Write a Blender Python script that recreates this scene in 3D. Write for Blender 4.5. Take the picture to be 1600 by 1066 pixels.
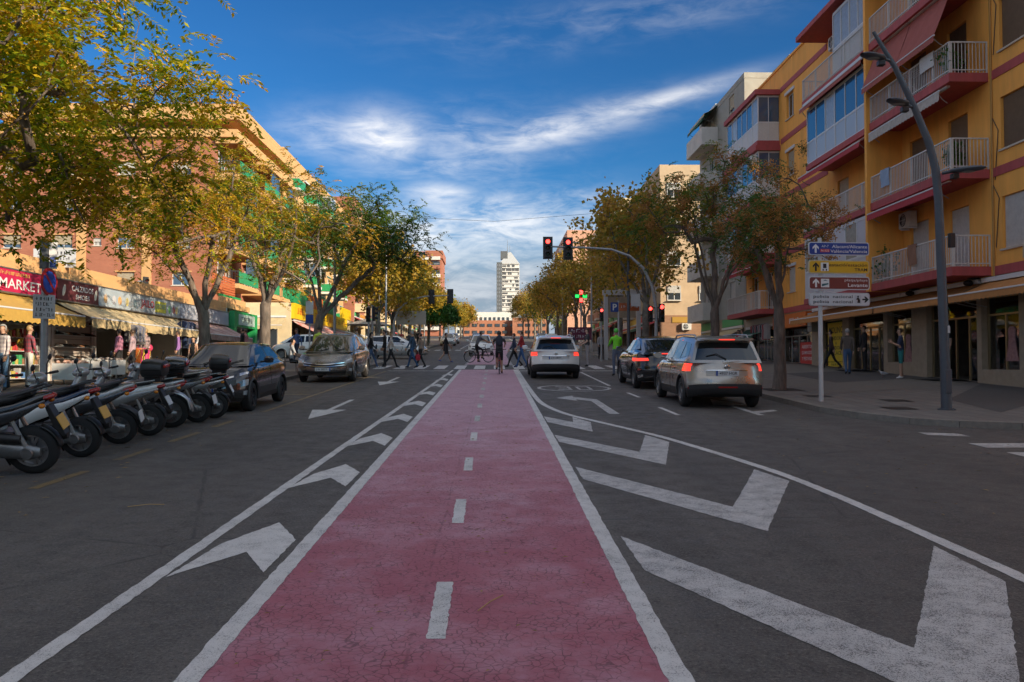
import bpy, bmesh, math, random
import numpy as np
from mathutils import Vector, Matrix

for _o in list(bpy.data.objects):
    bpy.data.objects.remove(_o)
SC = bpy.context.scene
COL = SC.collection
R = math.radians
random.seed(11)
SLOPE = 0.0405          # the street climbs away from the camera
TILT = math.atan(SLOPE)


def gz(y):
    return SLOPE * max(-90.0, min(420.0, y))


# ------------------------------------------------------------------ camera
cam_d = bpy.data.cameras.new('Camera')
cam = bpy.data.objects.new('Camera', cam_d)
COL.objects.link(cam)
cam.location = (0, 0, 1.75)
cam.rotation_euler = (R(90 + 1.675), 0, R(-1.2))
cam_d.sensor_width = 36
cam_d.lens = 30
cam_d.clip_end = 9000
SC.camera = cam

# ------------------------------------------------------------------ sky
SUN_EL, SUN_AZ = R(21), R(52)     # azimuth from straight behind the camera towards the right
sun_dir = Vector((math.sin(SUN_AZ) * math.cos(SUN_EL), -math.cos(SUN_AZ) * math.cos(SUN_EL), math.sin(SUN_EL)))
W = bpy.data.worlds.new('World')
SC.world = W
W.use_nodes = True
wt = W.node_tree
wt.nodes.clear()


class NT:
    """tiny helper for writing node expressions"""
    def __init__(s, t):
        s.t = t

    def n(s, kind, **kw):
        x = s.t.nodes.new(kind)
        for k, v in kw.items():
            setattr(x, k, v)
        return x

    def link(s, a, b):
        if isinstance(a, (int, float)):
            b.default_value = a
        elif isinstance(a, (tuple, list)):
            b.default_value = a
        else:
            s.t.links.new(a, b)

    def m(s, op, a, b=None, c=None):
        x = s.n('ShaderNodeMath', operation=op)
        s.link(a, x.inputs[0])
        if b is not None:
            s.link(b, x.inputs[1])
        if c is not None:
            s.link(c, x.inputs[2])
        return x.outputs[0]

    def comb(s, a, b, c):
        x = s.n('ShaderNodeCombineXYZ')
        for i, q in enumerate((a, b, c)):
            s.link(q, x.inputs[i])
        return x.outputs[0]

    def noise(s, vec, scale, detail=4, rough=.55, dist=0.0):
        x = s.n('ShaderNodeTexNoise')
        if vec is not None:
            s.link(vec, x.inputs['Vector'])
        x.inputs['Scale'].default_value = scale
        x.inputs['Detail'].default_value = detail
        x.inputs['Roughness'].default_value = rough
        x.inputs['Distortion'].default_value = dist
        return x.outputs['Fac']

    def ramp(s, fac, lo, hi, a=0.0, b=1.0, smooth=True):
        x = s.n('ShaderNodeMapRange', interpolation_type='SMOOTHSTEP' if smooth else 'LINEAR')
        s.link(fac, x.inputs['Value'])
        for i, v in ((1, lo), (2, hi), (3, a), (4, b)):
            x.inputs[i].default_value = v
        return x.outputs[0]

    def mix(s, fac, a, b, blend='MIX'):
        x = s.n('ShaderNodeMix', data_type='RGBA', blend_type=blend)
        s.link(fac, x.inputs['Factor'])
        for q, i in ((a, 'A'), (b, 'B')):
            sock = [k for k in x.inputs if k.name == i and k.type == 'RGBA'][0]
            if isinstance(q, (tuple, list)) and len(q) == 3:
                q = (*q, 1)
            s.link(q, sock)
        return [k for k in x.outputs if k.type == 'RGBA'][0]


w = NT(wt)
sky = w.n('ShaderNodeTexSky', sky_type='NISHITA', sun_disc=False)
sky.sun_elevation = SUN_EL
# sky azimuth 0 is +Y, increasing clockwise seen from above (towards +X)
sky.sun_rotation = math.atan2(sun_dir.x, sun_dir.y)
sky.altitude = 20
sky.air_density = 1.0
sky.dust_density = 2.0
sky.ozone_density = 3.0
tc = w.n('ShaderNodeTexCoord')
sp = w.n('ShaderNodeSeparateXYZ')
w.link(tc.outputs['Generated'], sp.inputs[0])
AZ = w.m('MULTIPLY', w.m('ARCTAN2', sp.outputs[0], sp.outputs[1]), 57.2958)
EL = w.m('MULTIPLY', w.m('ARCSINE', sp.outputs[2]), 57.2958)
nz1 = w.noise(w.comb(w.m('MULTIPLY', AZ, 0.10), w.m('MULTIPLY', EL, 0.34), 3.1), 1.0, 4, .55, .5)
nz2 = w.noise(w.comb(w.m('MULTIPLY', AZ, 0.30), w.m('MULTIPLY', EL, 1.0), 7.7), 1.0, 6, .64, .45)
nz3 = w.noise(w.comb(w.m('MULTIPLY', AZ, 0.05), w.m('MULTIPLY', EL, 0.10), 1.3), 1.0, 3, .5, .2)
wob = w.m('MULTIPLY', w.m('SUBTRACT', nz1, .5), 5.0)


def blob(az, el, sa, se, slope=0.0, wobble=1.0, p=1.0):
    da = w.m('SUBTRACT', AZ, az)
    de = w.m('SUBTRACT', w.m('SUBTRACT', EL, el), w.m('MULTIPLY', da, slope))
    de = w.m('ADD', de, w.m('MULTIPLY', wob, wobble * se * .25))
    da = w.m('ADD', da, w.m('MULTIPLY', wob, wobble * sa * .18))
    q = w.m('ADD', w.m('POWER', w.m('ABSOLUTE', w.m('DIVIDE', da, sa)), 2.0),
            w.m('POWER', w.m('ABSOLUTE', w.m('DIVIDE', de, se)), 2.0))
    return w.m('MULTIPLY', w.m('POWER', 2.718, w.m('MULTIPLY', q, -1.0)), p)


clouds = [
    (blob(-7.6, 15.0, 2.9, 1.5, 0, 1.0, 1.05), .20, .70),      # bright tuft, left
    (blob(-10.4, 15.0, 3.6, 1.5, 0, 1.0, .55), .25, .75),      # its frayed tail
    (blob(-3.0, 14.4, 7.5, 2.2, .06, 1.0, .50), .34, .80),      # veil between
    (blob(4.0, 15.6, 7.5, .95, .19, 1.0, .70), .28, .72),        # rising streak
    (blob(10.5, 17.0, 5.5, .55, .215, .8, .72), .18, .66),      # its bright end
    (blob(-3.6, 11.4, 2.6, .8, 0, 1.0, .75), .22, .70),         # small tuft below
    (blob(-1.0, 9.4, 10.5, 2.1, .03, 1.0, .85), .30, .70),       # lower bank
    (blob(10.0, 22.5, 14.0, 1.4, .10, 1.0, .22), .35, .85),     # thin high veil
]
dens = None
for b, lo, hi in clouds:
    nn = w.m('ADD', w.m('MULTIPLY', nz2, .62), w.m('MULTIPLY', nz1, .38))
    c = w.m('MULTIPLY', b, w.ramp(nn, lo, hi))
    dens = c if dens is None else w.m('MAXIMUM', dens, c)
# broken cloud added out of view to lift and neutralise the shade
mpn = w.n('ShaderNodeMapping')
mpn.inputs['Scale'].default_value = (1.5, 1.5, 3.6)
w.link(tc.outputs['Generated'], mpn.inputs[0])
nz4 = w.noise(mpn.outputs[0], 1.0, 5, .58, .5)
# the added cloud is masked off ahead, where the clouds listed above stand
ahead = w.m('MULTIPLY', w.ramp(w.m('ABSOLUTE', AZ), 34, 50, 1, 0), w.ramp(EL, 24, 36, 1, 0))
fill_cloud = w.m('MULTIPLY', w.ramp(nz4, .40, .66), .80)
dens = w.m('MAXIMUM', dens, w.m('MULTIPLY', fill_cloud, w.m('SUBTRACT', 1.0, ahead)))
dens = w.m('MINIMUM', w.m('MULTIPLY', dens, 1.0), .92)
# soft grey bank above the horizon all round
bank = w.m('MULTIPLY', w.ramp(EL, 10.5, 5.5), w.ramp(w.m('ADD', w.m('MULTIPLY', nz1, .6), w.m('MULTIPLY', nz2, .4)), .26, .60, .62, .95))
gm = w.n('ShaderNodeGamma')
w.link(sky.outputs[0], gm.inputs[0])
gm.inputs[1].default_value = 1.4
SKYC = w.mix(1.0, gm.outputs[0], (0.055, 0.137, 0.180), 'MULTIPLY')
bankc = w.mix(w.ramp(nz2, .35, .68), (0.80, 0.96, 1.18), (1.40, 1.52, 1.68))
col1 = w.mix(bank, SKYC, bankc)
col2 = w.mix(dens, col1, (2.85, 2.78, 2.7))
bg = w.n('ShaderNodeBackground')
w.link(col2, bg.inputs['Color'])
bg.inputs['Strength'].default_value = 0.15
wo = w.n('ShaderNodeOutputWorld')
w.link(bg.outputs[0], wo.inputs['Surface'])

# ------------------------------------------------------------------ sun
sun_d = bpy.data.lights.new('Sun', 'SUN')
sun_d.energy = 2.45
sun_d.angle = R(0.53)
sun_d.color = (1.0, 0.82, 0.60)
sun = bpy.data.objects.new('Sun', sun_d)
COL.objects.link(sun)
sun.rotation_euler = sun_dir.to_track_quat('Z', 'Y').to_euler()
sun.location = (60, -40, 60)

SC.view_settings.view_transform = 'Standard'
SC.view_settings.look = 'None'
SC.view_settings.exposure = 1.55
SC.view_settings.gamma = 1.0
SC.render.engine = 'CYCLES'
SC.cycles.adaptive_threshold = 0.02
SC.cycles.max_bounces = 5
SC.cycles.diffuse_bounces = 3
SC.cycles.glossy_bounces = 3
W.cycles.sampling_method = 'MANUAL'
W.cycles.sample_map_resolution = 256
SC.cycles.transparent_max_bounces = 8


# ================================================================== helpers
MATS = {}


def mat(name, col, rough=.6, metal=0.0, var=0.0, scale=3.0, bump=0.0, bscale=30.0, spec=.5, coat=0.0,
        emit=None, col2=None, dirt=0.0, stretch=(1, 1, 1)):
    """plain procedural material: base colour + noise variation + fine bump"""
    if name in MATS:
        return MATS[name]
    m = bpy.data.materials.new(name)
    m.use_nodes = True
    t = NT(m.node_tree)
    bs = m.node_tree.nodes['Principled BSDF']
    bs.inputs['Roughness'].default_value = rough
    bs.inputs['Metallic'].default_value = metal
    bs.inputs['Specular IOR Level'].default_value = spec
    bs.inputs['Coat Weight'].default_value = coat
    bs.inputs['Coat Roughness'].default_value = .06
    c4 = (*col, 1)
    bs.inputs['Base Color'].default_value = c4
    if var or col2 or dirt or bump:
        tcn = t.n('ShaderNodeTexCoord')
        mp = t.n('ShaderNodeMapping')
        mp.inputs['Scale'].default_value = stretch
        t.link(tcn.outputs['Object'], mp.inputs[0])
        v = mp.outputs[0]
        c = c4
        if col2:
            c = t.mix(t.ramp(t.noise(v, scale, 5), .35, .65), c4, (*col2, 1))
        if var:
            f = t.ramp(t.noise(v, scale * 1.7, 6, .65), .25, .75, 1 - var, 1 + var, False)
            cc = t.comb(f, f, f)
            c = t.mix(1.0, c, cc, 'MULTIPLY')
        if dirt:
            d = t.ramp(t.noise(v, scale * .6, 8, .7), .5, .75, 0, dirt)
            c = t.mix(d, c, (.09, .08, .07, 1))
        if not isinstance(c, tuple):
            t.link(c, bs.inputs['Base Color'])
        if bump:
            b = t.n('ShaderNodeBump')
            b.inputs['Strength'].default_value = bump
            b.inputs['Distance'].default_value = .01
            t.link(t.noise(v, bscale, 4), b.inputs['Height'])
            t.link(b.outputs[0], bs.inputs['Normal'])
    if emit:
        bs.inputs['Emission Color'].default_value = (*emit[:3], 1)
        bs.inputs['Emission Strength'].default_value = emit[3]
    MATS[name] = m
    return m


class MB:
    """mesh collector"""
    def __init__(s):
        s.v, s.f, s.m = [], [], []
        s.k = 0

    def add(s, vs, fs):
        o = len(s.v)
        s.v.extend([tuple(p) for p in vs])
        s.f.extend([tuple(i + o for i in f) for f in fs])
        s.m.extend([s.k] * len(fs))
        return s

    def bx(s, x0, x1, y0, y1, z0, z1):
        vs = [(x0, y0, z0), (x1, y0, z0), (x1, y1, z0), (x0, y1, z0), (x0, y0, z1), (x1, y0, z1), (x1, y1, z1), (x0, y1, z1)]
        return s.add(vs, [(3, 2, 1, 0), (4, 5, 6, 7), (0, 1, 5, 4), (1, 2, 6, 5), (2, 3, 7, 6), (3, 0, 4, 7)])

    def obox(s, c, sz, M3):
        vs = []
        for dz in (-.5, .5):
            for dx, dy in ((-.5, -.5), (.5, -.5), (.5, .5), (-.5, .5)):
                vs.append(Vector(c) + M3 @ Vector((dx * sz[0], dy * sz[1], dz * sz[2])))
        return s.add(vs, [(3, 2, 1, 0), (4, 5, 6, 7), (0, 1, 5, 4), (1, 2, 6, 5), (2, 3, 7, 6), (3, 0, 4, 7)])

    def tube(s, pts, rad, n=8, caps=True):
        pts = [Vector(p) for p in pts]
        if isinstance(rad, (int, float)):
            rad = [rad] * len(pts)
        rings = []
        up = None
        for i, p in enumerate(pts):
            d = (pts[min(i + 1, len(pts) - 1)] - pts[max(i - 1, 0)])
            if d.length < 1e-9:
                d = Vector((0, 0, 1))
            d.normalize()
            if up is None:
                a = Vector((1, 0, 0)) if abs(d.x) < .8 else Vector((0, 1, 0))
            else:
                a = up
            u = (a - d * a.dot(d))
            u.normalize()
            up = u
            q = d.cross(u)
            rings.append([p + (u * math.cos(2 * math.pi * j / n) + q * math.sin(2 * math.pi * j / n)) * rad[i] for j in range(n)])
        vs = [v for r in rings for v in r]
        fs = []
        for i in range(len(rings) - 1):
            for j in range(n):
                a, b = i * n + j, i * n + (j + 1) % n
                fs.append((a, b, b + n, a + n))
        if caps:
            fs.append(tuple(range(n - 1, -1, -1)))
            fs.append(tuple((len(rings) - 1) * n + j for j in range(n)))
        return s.add(vs, fs)

    def cyl(s, p0, p1, r0, r1=None, n=10, caps=True):
        return s.tube([p0, p1], [r0, r0 if r1 is None else r1], n, caps)

    def prism(s, poly, axis, a, b):
        """polygon of 2D points extruded along axis from a to b"""
        def pt(p, t):
            return {'x': (t, p[0], p[1]), 'y': (p[0], t, p[1]), 'z': (p[0], p[1], t)}[axis]
        n = len(poly)
        vs = [pt(p, a) for p in poly] + [pt(p, b) for p in poly]
        fs = [tuple(range(n)), tuple(range(2 * n - 1, n - 1, -1))]
        fs += [(i, i + n, (i + 1) % n + n, (i + 1) % n) for i in range(n)]
        return s.add(vs, fs)

    def lathe(s, prof, c, axis='x', n=20, closed=False):
        """profile (t along axis, radius) turned about axis through c"""
        vs, fs = [], []
        m = len(prof)
        for j in range(n):
            a = 2 * math.pi * j / n
            for t, r in prof:
                k, q = r * math.cos(a), r * math.sin(a)
                p = {'x': (t, k, q), 'y': (k, t, q), 'z': (k, q, t)}[axis]
                vs.append((p[0] + c[0], p[1] + c[1], p[2] + c[2]))
        for j in range(n):
            for i in range(m if closed else m - 1):
                a, b = j * m + i, j * m + (i + 1) % m
                c2, d = ((j + 1) % n) * m + (i + 1) % m, ((j + 1) % n) * m + i
                fs.append((a, b, c2, d))
        return s.add(vs, fs)

    def sph(s, c, r, nu=10, nv=7, M3=None):
        if isinstance(r, (int, float)):
            r = (r, r, r)
        vs = [Vector((0, 0, -r[2]))]
        for i in range(1, nv):
            a = -math.pi / 2 + math.pi * i / nv
            for j in range(nu):
                b = 2 * math.pi * j / nu
                vs.append(Vector((r[0] * math.cos(a) * math.cos(b), r[1] * math.cos(a) * math.sin(b), r[2] * math.sin(a))))
        vs.append(Vector((0, 0, r[2])))
        if M3 is not None:
            vs = [M3 @ v for v in vs]
        vs = [v + Vector(c) for v in vs]
        fs = []
        for j in range(nu):
            fs.append((0, 1 + (j + 1) % nu, 1 + j))
            for i in range(nv - 2):
                a = 1 + i * nu + j
                b = 1 + i * nu + (j + 1) % nu
                fs.append((a, b, b + nu, a + nu))
            fs.append((len(vs) - 1, 1 + (nv - 2) * nu + j, 1 + (nv - 2) * nu + (j + 1) % nu))
        return s.add(vs, fs)

    def grid(s, rows, closed=False):
        """rows of points -> quads"""
        n = len(rows[0])
        vs = [p for r in rows for p in r]
        fs = []
        for i in range(len(rows) - 1):
            for j in range(n if closed else n - 1):
                a, b = i * n + j, i * n + (j + 1) % n
                fs.append((a, b, b + n, a + n))
        return s.add(vs, fs)

    def loft(s, rings, n=12, caps=True, sq=2.0):
        """rings: (centre, half width x, half height, axis pitch) superellipses in planes facing y"""
        rows = []
        for c, hw, hh, *rest in rings:
            pt = rest[0] if rest else 0.0
            row = []
            for j in range(n):
                a = 2 * math.pi * j / n
                ca, sa = math.cos(a), math.sin(a)
                x = hw * math.copysign(abs(ca) ** (2 / sq), ca)
                z = hh * math.copysign(abs(sa) ** (2 / sq), sa)
                row.append((c[0] + x, c[1] - z * math.sin(pt), c[2] + z * math.cos(pt)))
            rows.append(row)
        o = len(s.v)
        s.grid(rows, True)
        if caps:
            k = s.k
            s.f.append(tuple(o + j for j in range(n - 1, -1, -1)))
            s.f.append(tuple(o + (len(rows) - 1) * n + j for j in range(n)))
            s.m += [k, k]
        return s

    def mesh(s, name, mats, smooth=None):
        me = bpy.data.meshes.new(name)
        me.from_pydata(s.v, [], s.f)
        for m in (mats if isinstance(mats, (list, tuple)) else [mats]):
            me.materials.append(m)
        if any(s.m):
            me.polygons.foreach_set('material_index', s.m)
        if smooth is not None:
            me.polygons.foreach_set('use_smooth', [True] * len(me.polygons))
            me.set_sharp_from_angle(angle=R(smooth))
        return me

    def build(s, name, mats, parent=None, smooth=None, loc=(0, 0, 0), rot=(0, 0, 0), bevel=0.0):
        return put(name, s.mesh(name, mats, smooth), parent, loc, rot, bevel)


def put(name, me, parent=None, loc=(0, 0, 0), rot=(0, 0, 0), bevel=0.0, scale=None):
    o = bpy.data.objects.new(name, me)
    COL.objects.link(o)
    o.parent = parent
    o.location = loc
    o.rotation_euler = rot
    if scale:
        o.scale = scale
    if bevel:
        b = o.modifiers.new('Bevel', 'BEVEL')
        b.width = bevel
        b.segments = 2
        b.limit_method = 'ANGLE'
        b.angle_limit = R(40)
    return o


def empty(name, label, cat, loc=(0, 0, 0), rot=(0, 0, 0), group=None):
    o = bpy.data.objects.new(name, None)
    COL.objects.link(o)
    o.empty_display_size = .2
    o.location = loc
    o.rotation_euler = rot
    return tag(o, label, cat, group)


def tag(o, label=None, cat=None, group=None, kind=None):
    for k, v in (('label', label), ('category', cat), ('group', group), ('kind', kind)):
        if v:
            o[k] = v
    return o


def kids(o):
    return [c for c in o.children]


def copy_tree(o, parent=None):
    c = o.copy()
    COL.objects.link(c)
    c.parent = parent
    for ch in list(o.children):
        copy_tree(ch, c)
    return c


# ---- lettering, turned to mesh in one go at the end
TEXTS = []


def text(s, parent, loc, theta, height, m, width=None, name='lettering', tilt=0.0, align='CENTER', bold=0.0, spacing=1.0):
    """theta: 0 faces -Y, 90 faces +X, -90 faces -X.  loc in the parent's space"""
    TEXTS.append((s, parent, loc, theta, height, m, width, name, tilt, align, bold, spacing))


def flush_texts():
    made = []
    cache = {}
    for a in TEXTS:
        key = (a[0], a[9], a[10], a[11])
        if key not in cache:
            cu = bpy.data.curves.new('t', 'FONT')
            cu.body = a[0]
            cu.size = 1.0
            cu.align_x = a[9]
            cu.align_y = 'CENTER'
            cu.resolution_u = 2
            cu.offset = a[10]
            cu.space_character = a[11]
            ob = bpy.data.objects.new('t', cu)
            COL.objects.link(ob)
            cache[key] = ob
    dg = bpy.context.evaluated_depsgraph_get()
    mm = {k: bpy.data.meshes.new_from_object(ob.evaluated_get(dg)) for k, ob in cache.items()}
    for k, ob in cache.items():
        bpy.data.objects.remove(ob)
    for (s, parent, loc, theta, height, m, width, name, tilt, align, bold, spacing) in TEXTS:
        me = mm[(s, align, bold, spacing)].copy()
        if not len(me.vertices):
            continue
        xs = [v.co.x for v in me.vertices]
        ys = [v.co.y for v in me.vertices]
        w0 = max(xs) - min(xs)
        nlines = s.count('\n') + 1
        sy = height / .72
        sx = sy if width is None else width / w0
        yc = (max(ys) + min(ys)) / 2
        for v in me.vertices:
            v.co.x *= sx
            v.co.y = (v.co.y - yc) * sy
        me.materials.clear()
        me.materials.append(m)
        put(name, me, parent, loc, (R(90 - tilt), 0, R(theta)))


# ---- modifiers evaluated in one go
PENDING = []


def flush_pending():
    if not PENDING:
        return
    bpy.context.view_layer.update()
    dg = bpy.context.evaluated_depsgraph_get()
    res = []
    for o, cb in PENDING:
        res.append((o, cb, bpy.data.meshes.new_from_object(o.evaluated_get(dg))))
    for o, cb, me in res:
        o.modifiers.clear()
        o.data = me
        if cb:
            cb(o, me)
    PENDING.clear()
# ================================================================== ground, road, pavements
def asphalt():
    m = bpy.data.materials.new('asphalt')
    m.use_nodes = True
    t = NT(m.node_tree)
    bs = m.node_tree.nodes['Principled BSDF']
    v = t.n('ShaderNodeTexCoord').outputs['Object']
    big = t.noise(v, .35, 5, .6)
    mid = t.noise(v, 3.0, 5, .7)
    fine = t.noise(v, 130, 3, .8)
    streak = t.n('ShaderNodeMapping')
    streak.inputs['Scale'].default_value = (1.6, .05, 1)
    t.link(v, streak.inputs[0])
    st = t.noise(streak.outputs[0], 1.0, 5, .6)
    a = t.mix(t.ramp(big, .3, .7), (.070, .064, .060), (.094, .085, .078))
    a = t.mix(t.ramp(st, .35, .7, 0, .75), a, (.128, .115, .103))
    pb = t.n('ShaderNodeTexVoronoi', distance='CHEBYCHEV')
    mpp = t.n('ShaderNodeMapping')
    mpp.inputs['Scale'].default_value = (.45, .14, 1)
    t.link(v, mpp.inputs[0])
    t.link(mpp.outputs[0], pb.inputs['Vector'])
    pb.inputs['Scale'].default_value = 1.0
    s4 = t.n('ShaderNodeSeparateColor')
    t.link(pb.outputs['Color'], s4.inputs[0])
    a = t.mix(t.ramp(s4.outputs[0], .55, .95, 0, .42), a, (.070, .064, .060))
    a = t.mix(t.ramp(mid, .50, .72, 0, .6), a, (.055, .051, .048))
    fine2 = t.noise(v, 46, 5, .8)
    a = t.mix(t.ramp(fine2, .52, .64, 0, .7), a, (.19, .172, .155))
    a = t.mix(t.ramp(fine2, .47, .36, 0, .8), a, (.020, .019, .019))
    a = t.mix(t.ramp(fine, .60, .74, 0, .8), a, (.26, .235, .21))
    a = t.mix(t.ramp(fine, .42, .28, 0, .8), a, (.012, .012, .013))
    # worn tar seams
    vo = t.n('ShaderNodeTexVoronoi', feature='DISTANCE_TO_EDGE')
    t.link(v, vo.inputs['Vector'])
    vo.inputs['Scale'].default_value = .22
    crack = t.ramp(t.m('ADD', vo.outputs['Distance'], t.m('MULTIPLY', t.m('SUBTRACT', mid, .5), .030)), .0, .0035, .55, 0)
    a = t.mix(crack, a, (.02, .02, .02))
    # oil spots, gum
    vs = t.n('ShaderNodeTexVoronoi')
    t.link(v, vs.inputs['Vector'])
    vs.inputs['Scale'].default_value = 1.6
    spot = t.ramp(t.m('ADD', vs.outputs['Distance'], t.m('MULTIPLY', mid, .06)), .065, .045, 0, .55)
    a = t.mix(spot, a, (.022, .022, .024))
    t.link(a, bs.inputs['Base Color'])
    t.link(t.ramp(mid, .3, .7, .62, .85), bs.inputs['Roughness'])
    bs.inputs['Specular IOR Level'].default_value = .35
    b = t.n('ShaderNodeBump')
    b.inputs['Strength'].default_value = .55
    b.inputs['Distance'].default_value = .006
    t.link(fine, b.inputs['Height'])
    t.link(b.outputs[0], bs.inputs['Normal'])
    return m


def redlane():
    m = bpy.data.materials.new('red_lane_coating')
    m.use_nodes = True
    t = NT(m.node_tree)
    bs = m.node_tree.nodes['Principled BSDF']
    v = t.n('ShaderNodeTexCoord').outputs['Object']
    big = t.noise(v, .5, 5, .6)
    mid = t.noise(v, 4.0, 6, .7)
    fine = t.noise(v, 140, 3, .8)
    s3 = t.n('ShaderNodeSeparateXYZ')
    t.link(v, s3.inputs[0])
    warp = t.n('ShaderNodeVectorMath', operation='ADD')
    nt = t.n('ShaderNodeTexNoise')
    t.link(v, nt.inputs['Vector'])
    nt.inputs['Scale'].default_value = 9
    sc = t.n('ShaderNodeVectorMath', operation='SCALE')
    t.link(nt.outputs['Color'], sc.inputs[0])
    sc.inputs['Scale'].default_value = .07
    t.link(v, warp.inputs[0])
    t.link(sc.outputs[0], warp.inputs[1])

    def cr(scale, lo, hi):
        vo = t.n('ShaderNodeTexVoronoi', feature='DISTANCE_TO_EDGE')
        t.link(warp.outputs[0], vo.inputs['Vector'])
        vo.inputs['Scale'].default_value = scale
        return t.ramp(vo.outputs['Distance'], lo, hi, 1, 0)
    c1 = t.m('MULTIPLY', cr(17.0, .015, .065), t.ramp(mid, .34, .56))
    c2 = t.m('MULTIPLY', cr(5.5, .004, .022), t.ramp(big, .48, .66, 0, .55))
    crack = t.m('MAXIMUM', c1, c2)
    # long seam beside the centre line
    seam = t.m('ABSOLUTE', t.m('ADD', t.m('ADD', s3.outputs[0], .47), t.m('MULTIPLY', t.m('SUBTRACT', big, .5), .10)))
    seam = t.m('MULTIPLY', t.ramp(seam, .004, .016, .7, 0), t.ramp(mid, .44, .58))
    crack = t.m('MAXIMUM', crack, seam)
    wear_or_sheen = t.m('ADD', t.ramp(s3.outputs[1], 5, 20, 0, .72), t.ramp(t.noise(v, 1.3, 6, .7), .40, .75, 0, .5))  # patchy wear, plus far sky sheen painted in as paler colour
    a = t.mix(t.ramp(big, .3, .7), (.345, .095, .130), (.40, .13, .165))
    a = t.mix(t.m('MINIMUM', wear_or_sheen, .85), a, (.55, .36, .43))
    a = t.mix(t.ramp(mid, .56, .78, 0, .45), a, (.20, .07, .09))
    a = t.mix(t.ramp(fine, .58, .74, 0, .45), a, (.44, .23, .24))
    a = t.mix(t.ramp(fine, .42, .28, 0, .6), a, (.05, .02, .025))
    a = t.mix(t.m('MULTIPLY', crack, .52), a, (.022, .016, .018))
    t.link(a, bs.inputs['Base Color'])
    bs.inputs['Roughness'].default_value = .72
    bs.inputs['Specular IOR Level'].default_value = .35
    b = t.n('ShaderNodeBump')
    b.inputs['Strength'].default_value = .6
    b.inputs['Distance'].default_value = .006
    t.link(t.m('SUBTRACT', fine, t.m('MULTIPLY', crack, 1.2)), b.inputs['Height'])
    t.link(b.outputs[0], bs.inputs['Normal'])
    return m


def paint(name, col, wear_or_sheen=.5):
    m = bpy.data.materials.new(name)
    m.use_nodes = True
    t = NT(m.node_tree)
    bs = m.node_tree.nodes['Principled BSDF']
    v = t.n('ShaderNodeTexCoord').outputs['Object']
    mid = t.noise(v, 5.0, 7, .75)
    fine = t.noise(v, 95, 4, .8)
    big = t.noise(v, 1.1, 4, .6)
    a = t.mix(t.ramp(mid, .35, .7), col, tuple(c * .84 for c in col))
    a = t.mix(t.ramp(big, .45, .75, 0, .4), a, tuple(c * .66 for c in col))
    th = t.m('ADD', fine, t.m('MULTIPLY', t.m('SUBTRACT', mid, .5), .38))
    hole = t.ramp(th, .66 - .14 * wear_or_sheen, .74 - .14 * wear_or_sheen, 0, 1)
    a = t.mix(t.m('MULTIPLY', hole, .88), a, (.05, .05, .053))
    t.link(a, bs.inputs['Base Color'])
    bs.inputs['Roughness'].default_value = .62
    b = t.n('ShaderNodeBump')
    b.inputs['Strength'].default_value = .4
    b.inputs['Distance'].default_value = .004
    t.link(fine, b.inputs['Height'])
    t.link(b.outputs[0], bs.inputs['Normal'])
    return m


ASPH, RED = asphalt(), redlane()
WPAINT = paint('white_road_paint', (.62, .60, .575), .75)
WPAINT2 = paint('worn_white_paint', (.54, .52, .50), 1.1)
YPAINT = paint('worn_yellow_paint', (.30, .20, .075), 1.35)
GREYP = paint('grey_cover_paint', (.10, .10, .11), .8)

# ground: follows the climb of the street and runs out past the horizon
ys = [-4000, -90, -30, 0, 30, 60, 100, 160, 240, 330, 420, 7000]
mb = MB()
mb.grid([[(x, y, gz(y) - .03) for x in (-4000, -400, -60, 60, 400, 4000)] for y in ys])
tag(mb.build('ground', mat('ground_earth', (.17, .15, .13), .9, var=.2, scale=.4)), kind='structure')

KL, KR = -7.35, 7.05           # kerb lines
SIDE_L = (51.5, 60.5)          # side street on the left
SIDE_R = (64.0, 74.0)          # side street on the right


def ragged(poly):
    """chipped outline for paint near the camera"""
    out = []
    n = len(poly)
    for i in range(n):
        p, q = poly[i], poly[(i + 1) % n]
        L = math.hypot(q[0] - p[0], q[1] - p[1])
        k = min(90, int(L / .05)) if min(p[1], q[1]) < 16 else 1
        out.append((p[0], p[1]))
        for j in range(1, k):
            x, y = p[0] + (q[0] - p[0]) * j / k, p[1] + (q[1] - p[1]) * j / k
            a = math.sin(round(x, 3) * 127.1 + round(y, 3) * 311.7) * 4375.85
            b = math.sin(round(x, 3) * 269.5 + round(y, 3) * 183.3) * 4375.85
            out.append((x + (a - math.floor(a) - .5) * .012, y + (b - math.floor(b) - .5) * .016))
    return out


def sheet(mb, poly, z=0.0):
    """polygon laid on the sloping street"""
    if 0 < z < .02:
        poly = ragged(poly)
    z = z * .5 if z < .02 else z
    vs = [(p[0], p[1], gz(p[1]) + z) for p in poly]
    a = sum(vs[i][0] * vs[(i + 1) % len(vs)][1] - vs[(i + 1) % len(vs)][0] * vs[i][1] for i in range(len(vs)))
    f = tuple(range(len(vs))) if a > 0 else tuple(range(len(vs) - 1, -1, -1))
    mb.add(vs, [f])


road = MB()
ys = [-90, -40, 0, 20, 40, SIDE_L[0], SIDE_L[1], SIDE_R[0], SIDE_R[1], 100, 150, 250, 420]
for a, b in zip(ys, ys[1:]):
    sheet(road, [(-9.0, a), (26, a), (26, b), (-9.0, b)])
sheet(road, [(-70, SIDE_L[0] - .2), (-9.0, SIDE_L[0] - .2), (-9.0, SIDE_L[1] + .2), (-70, SIDE_L[1] + .2)])
sheet(road, [(26, SIDE_R[0] - .2), (80, SIDE_R[0] - .2), (80, SIDE_R[1] + .2), (26, SIDE_R[1] + .2)])
road = tag(road.build('road', ASPH), kind='structure')


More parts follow.
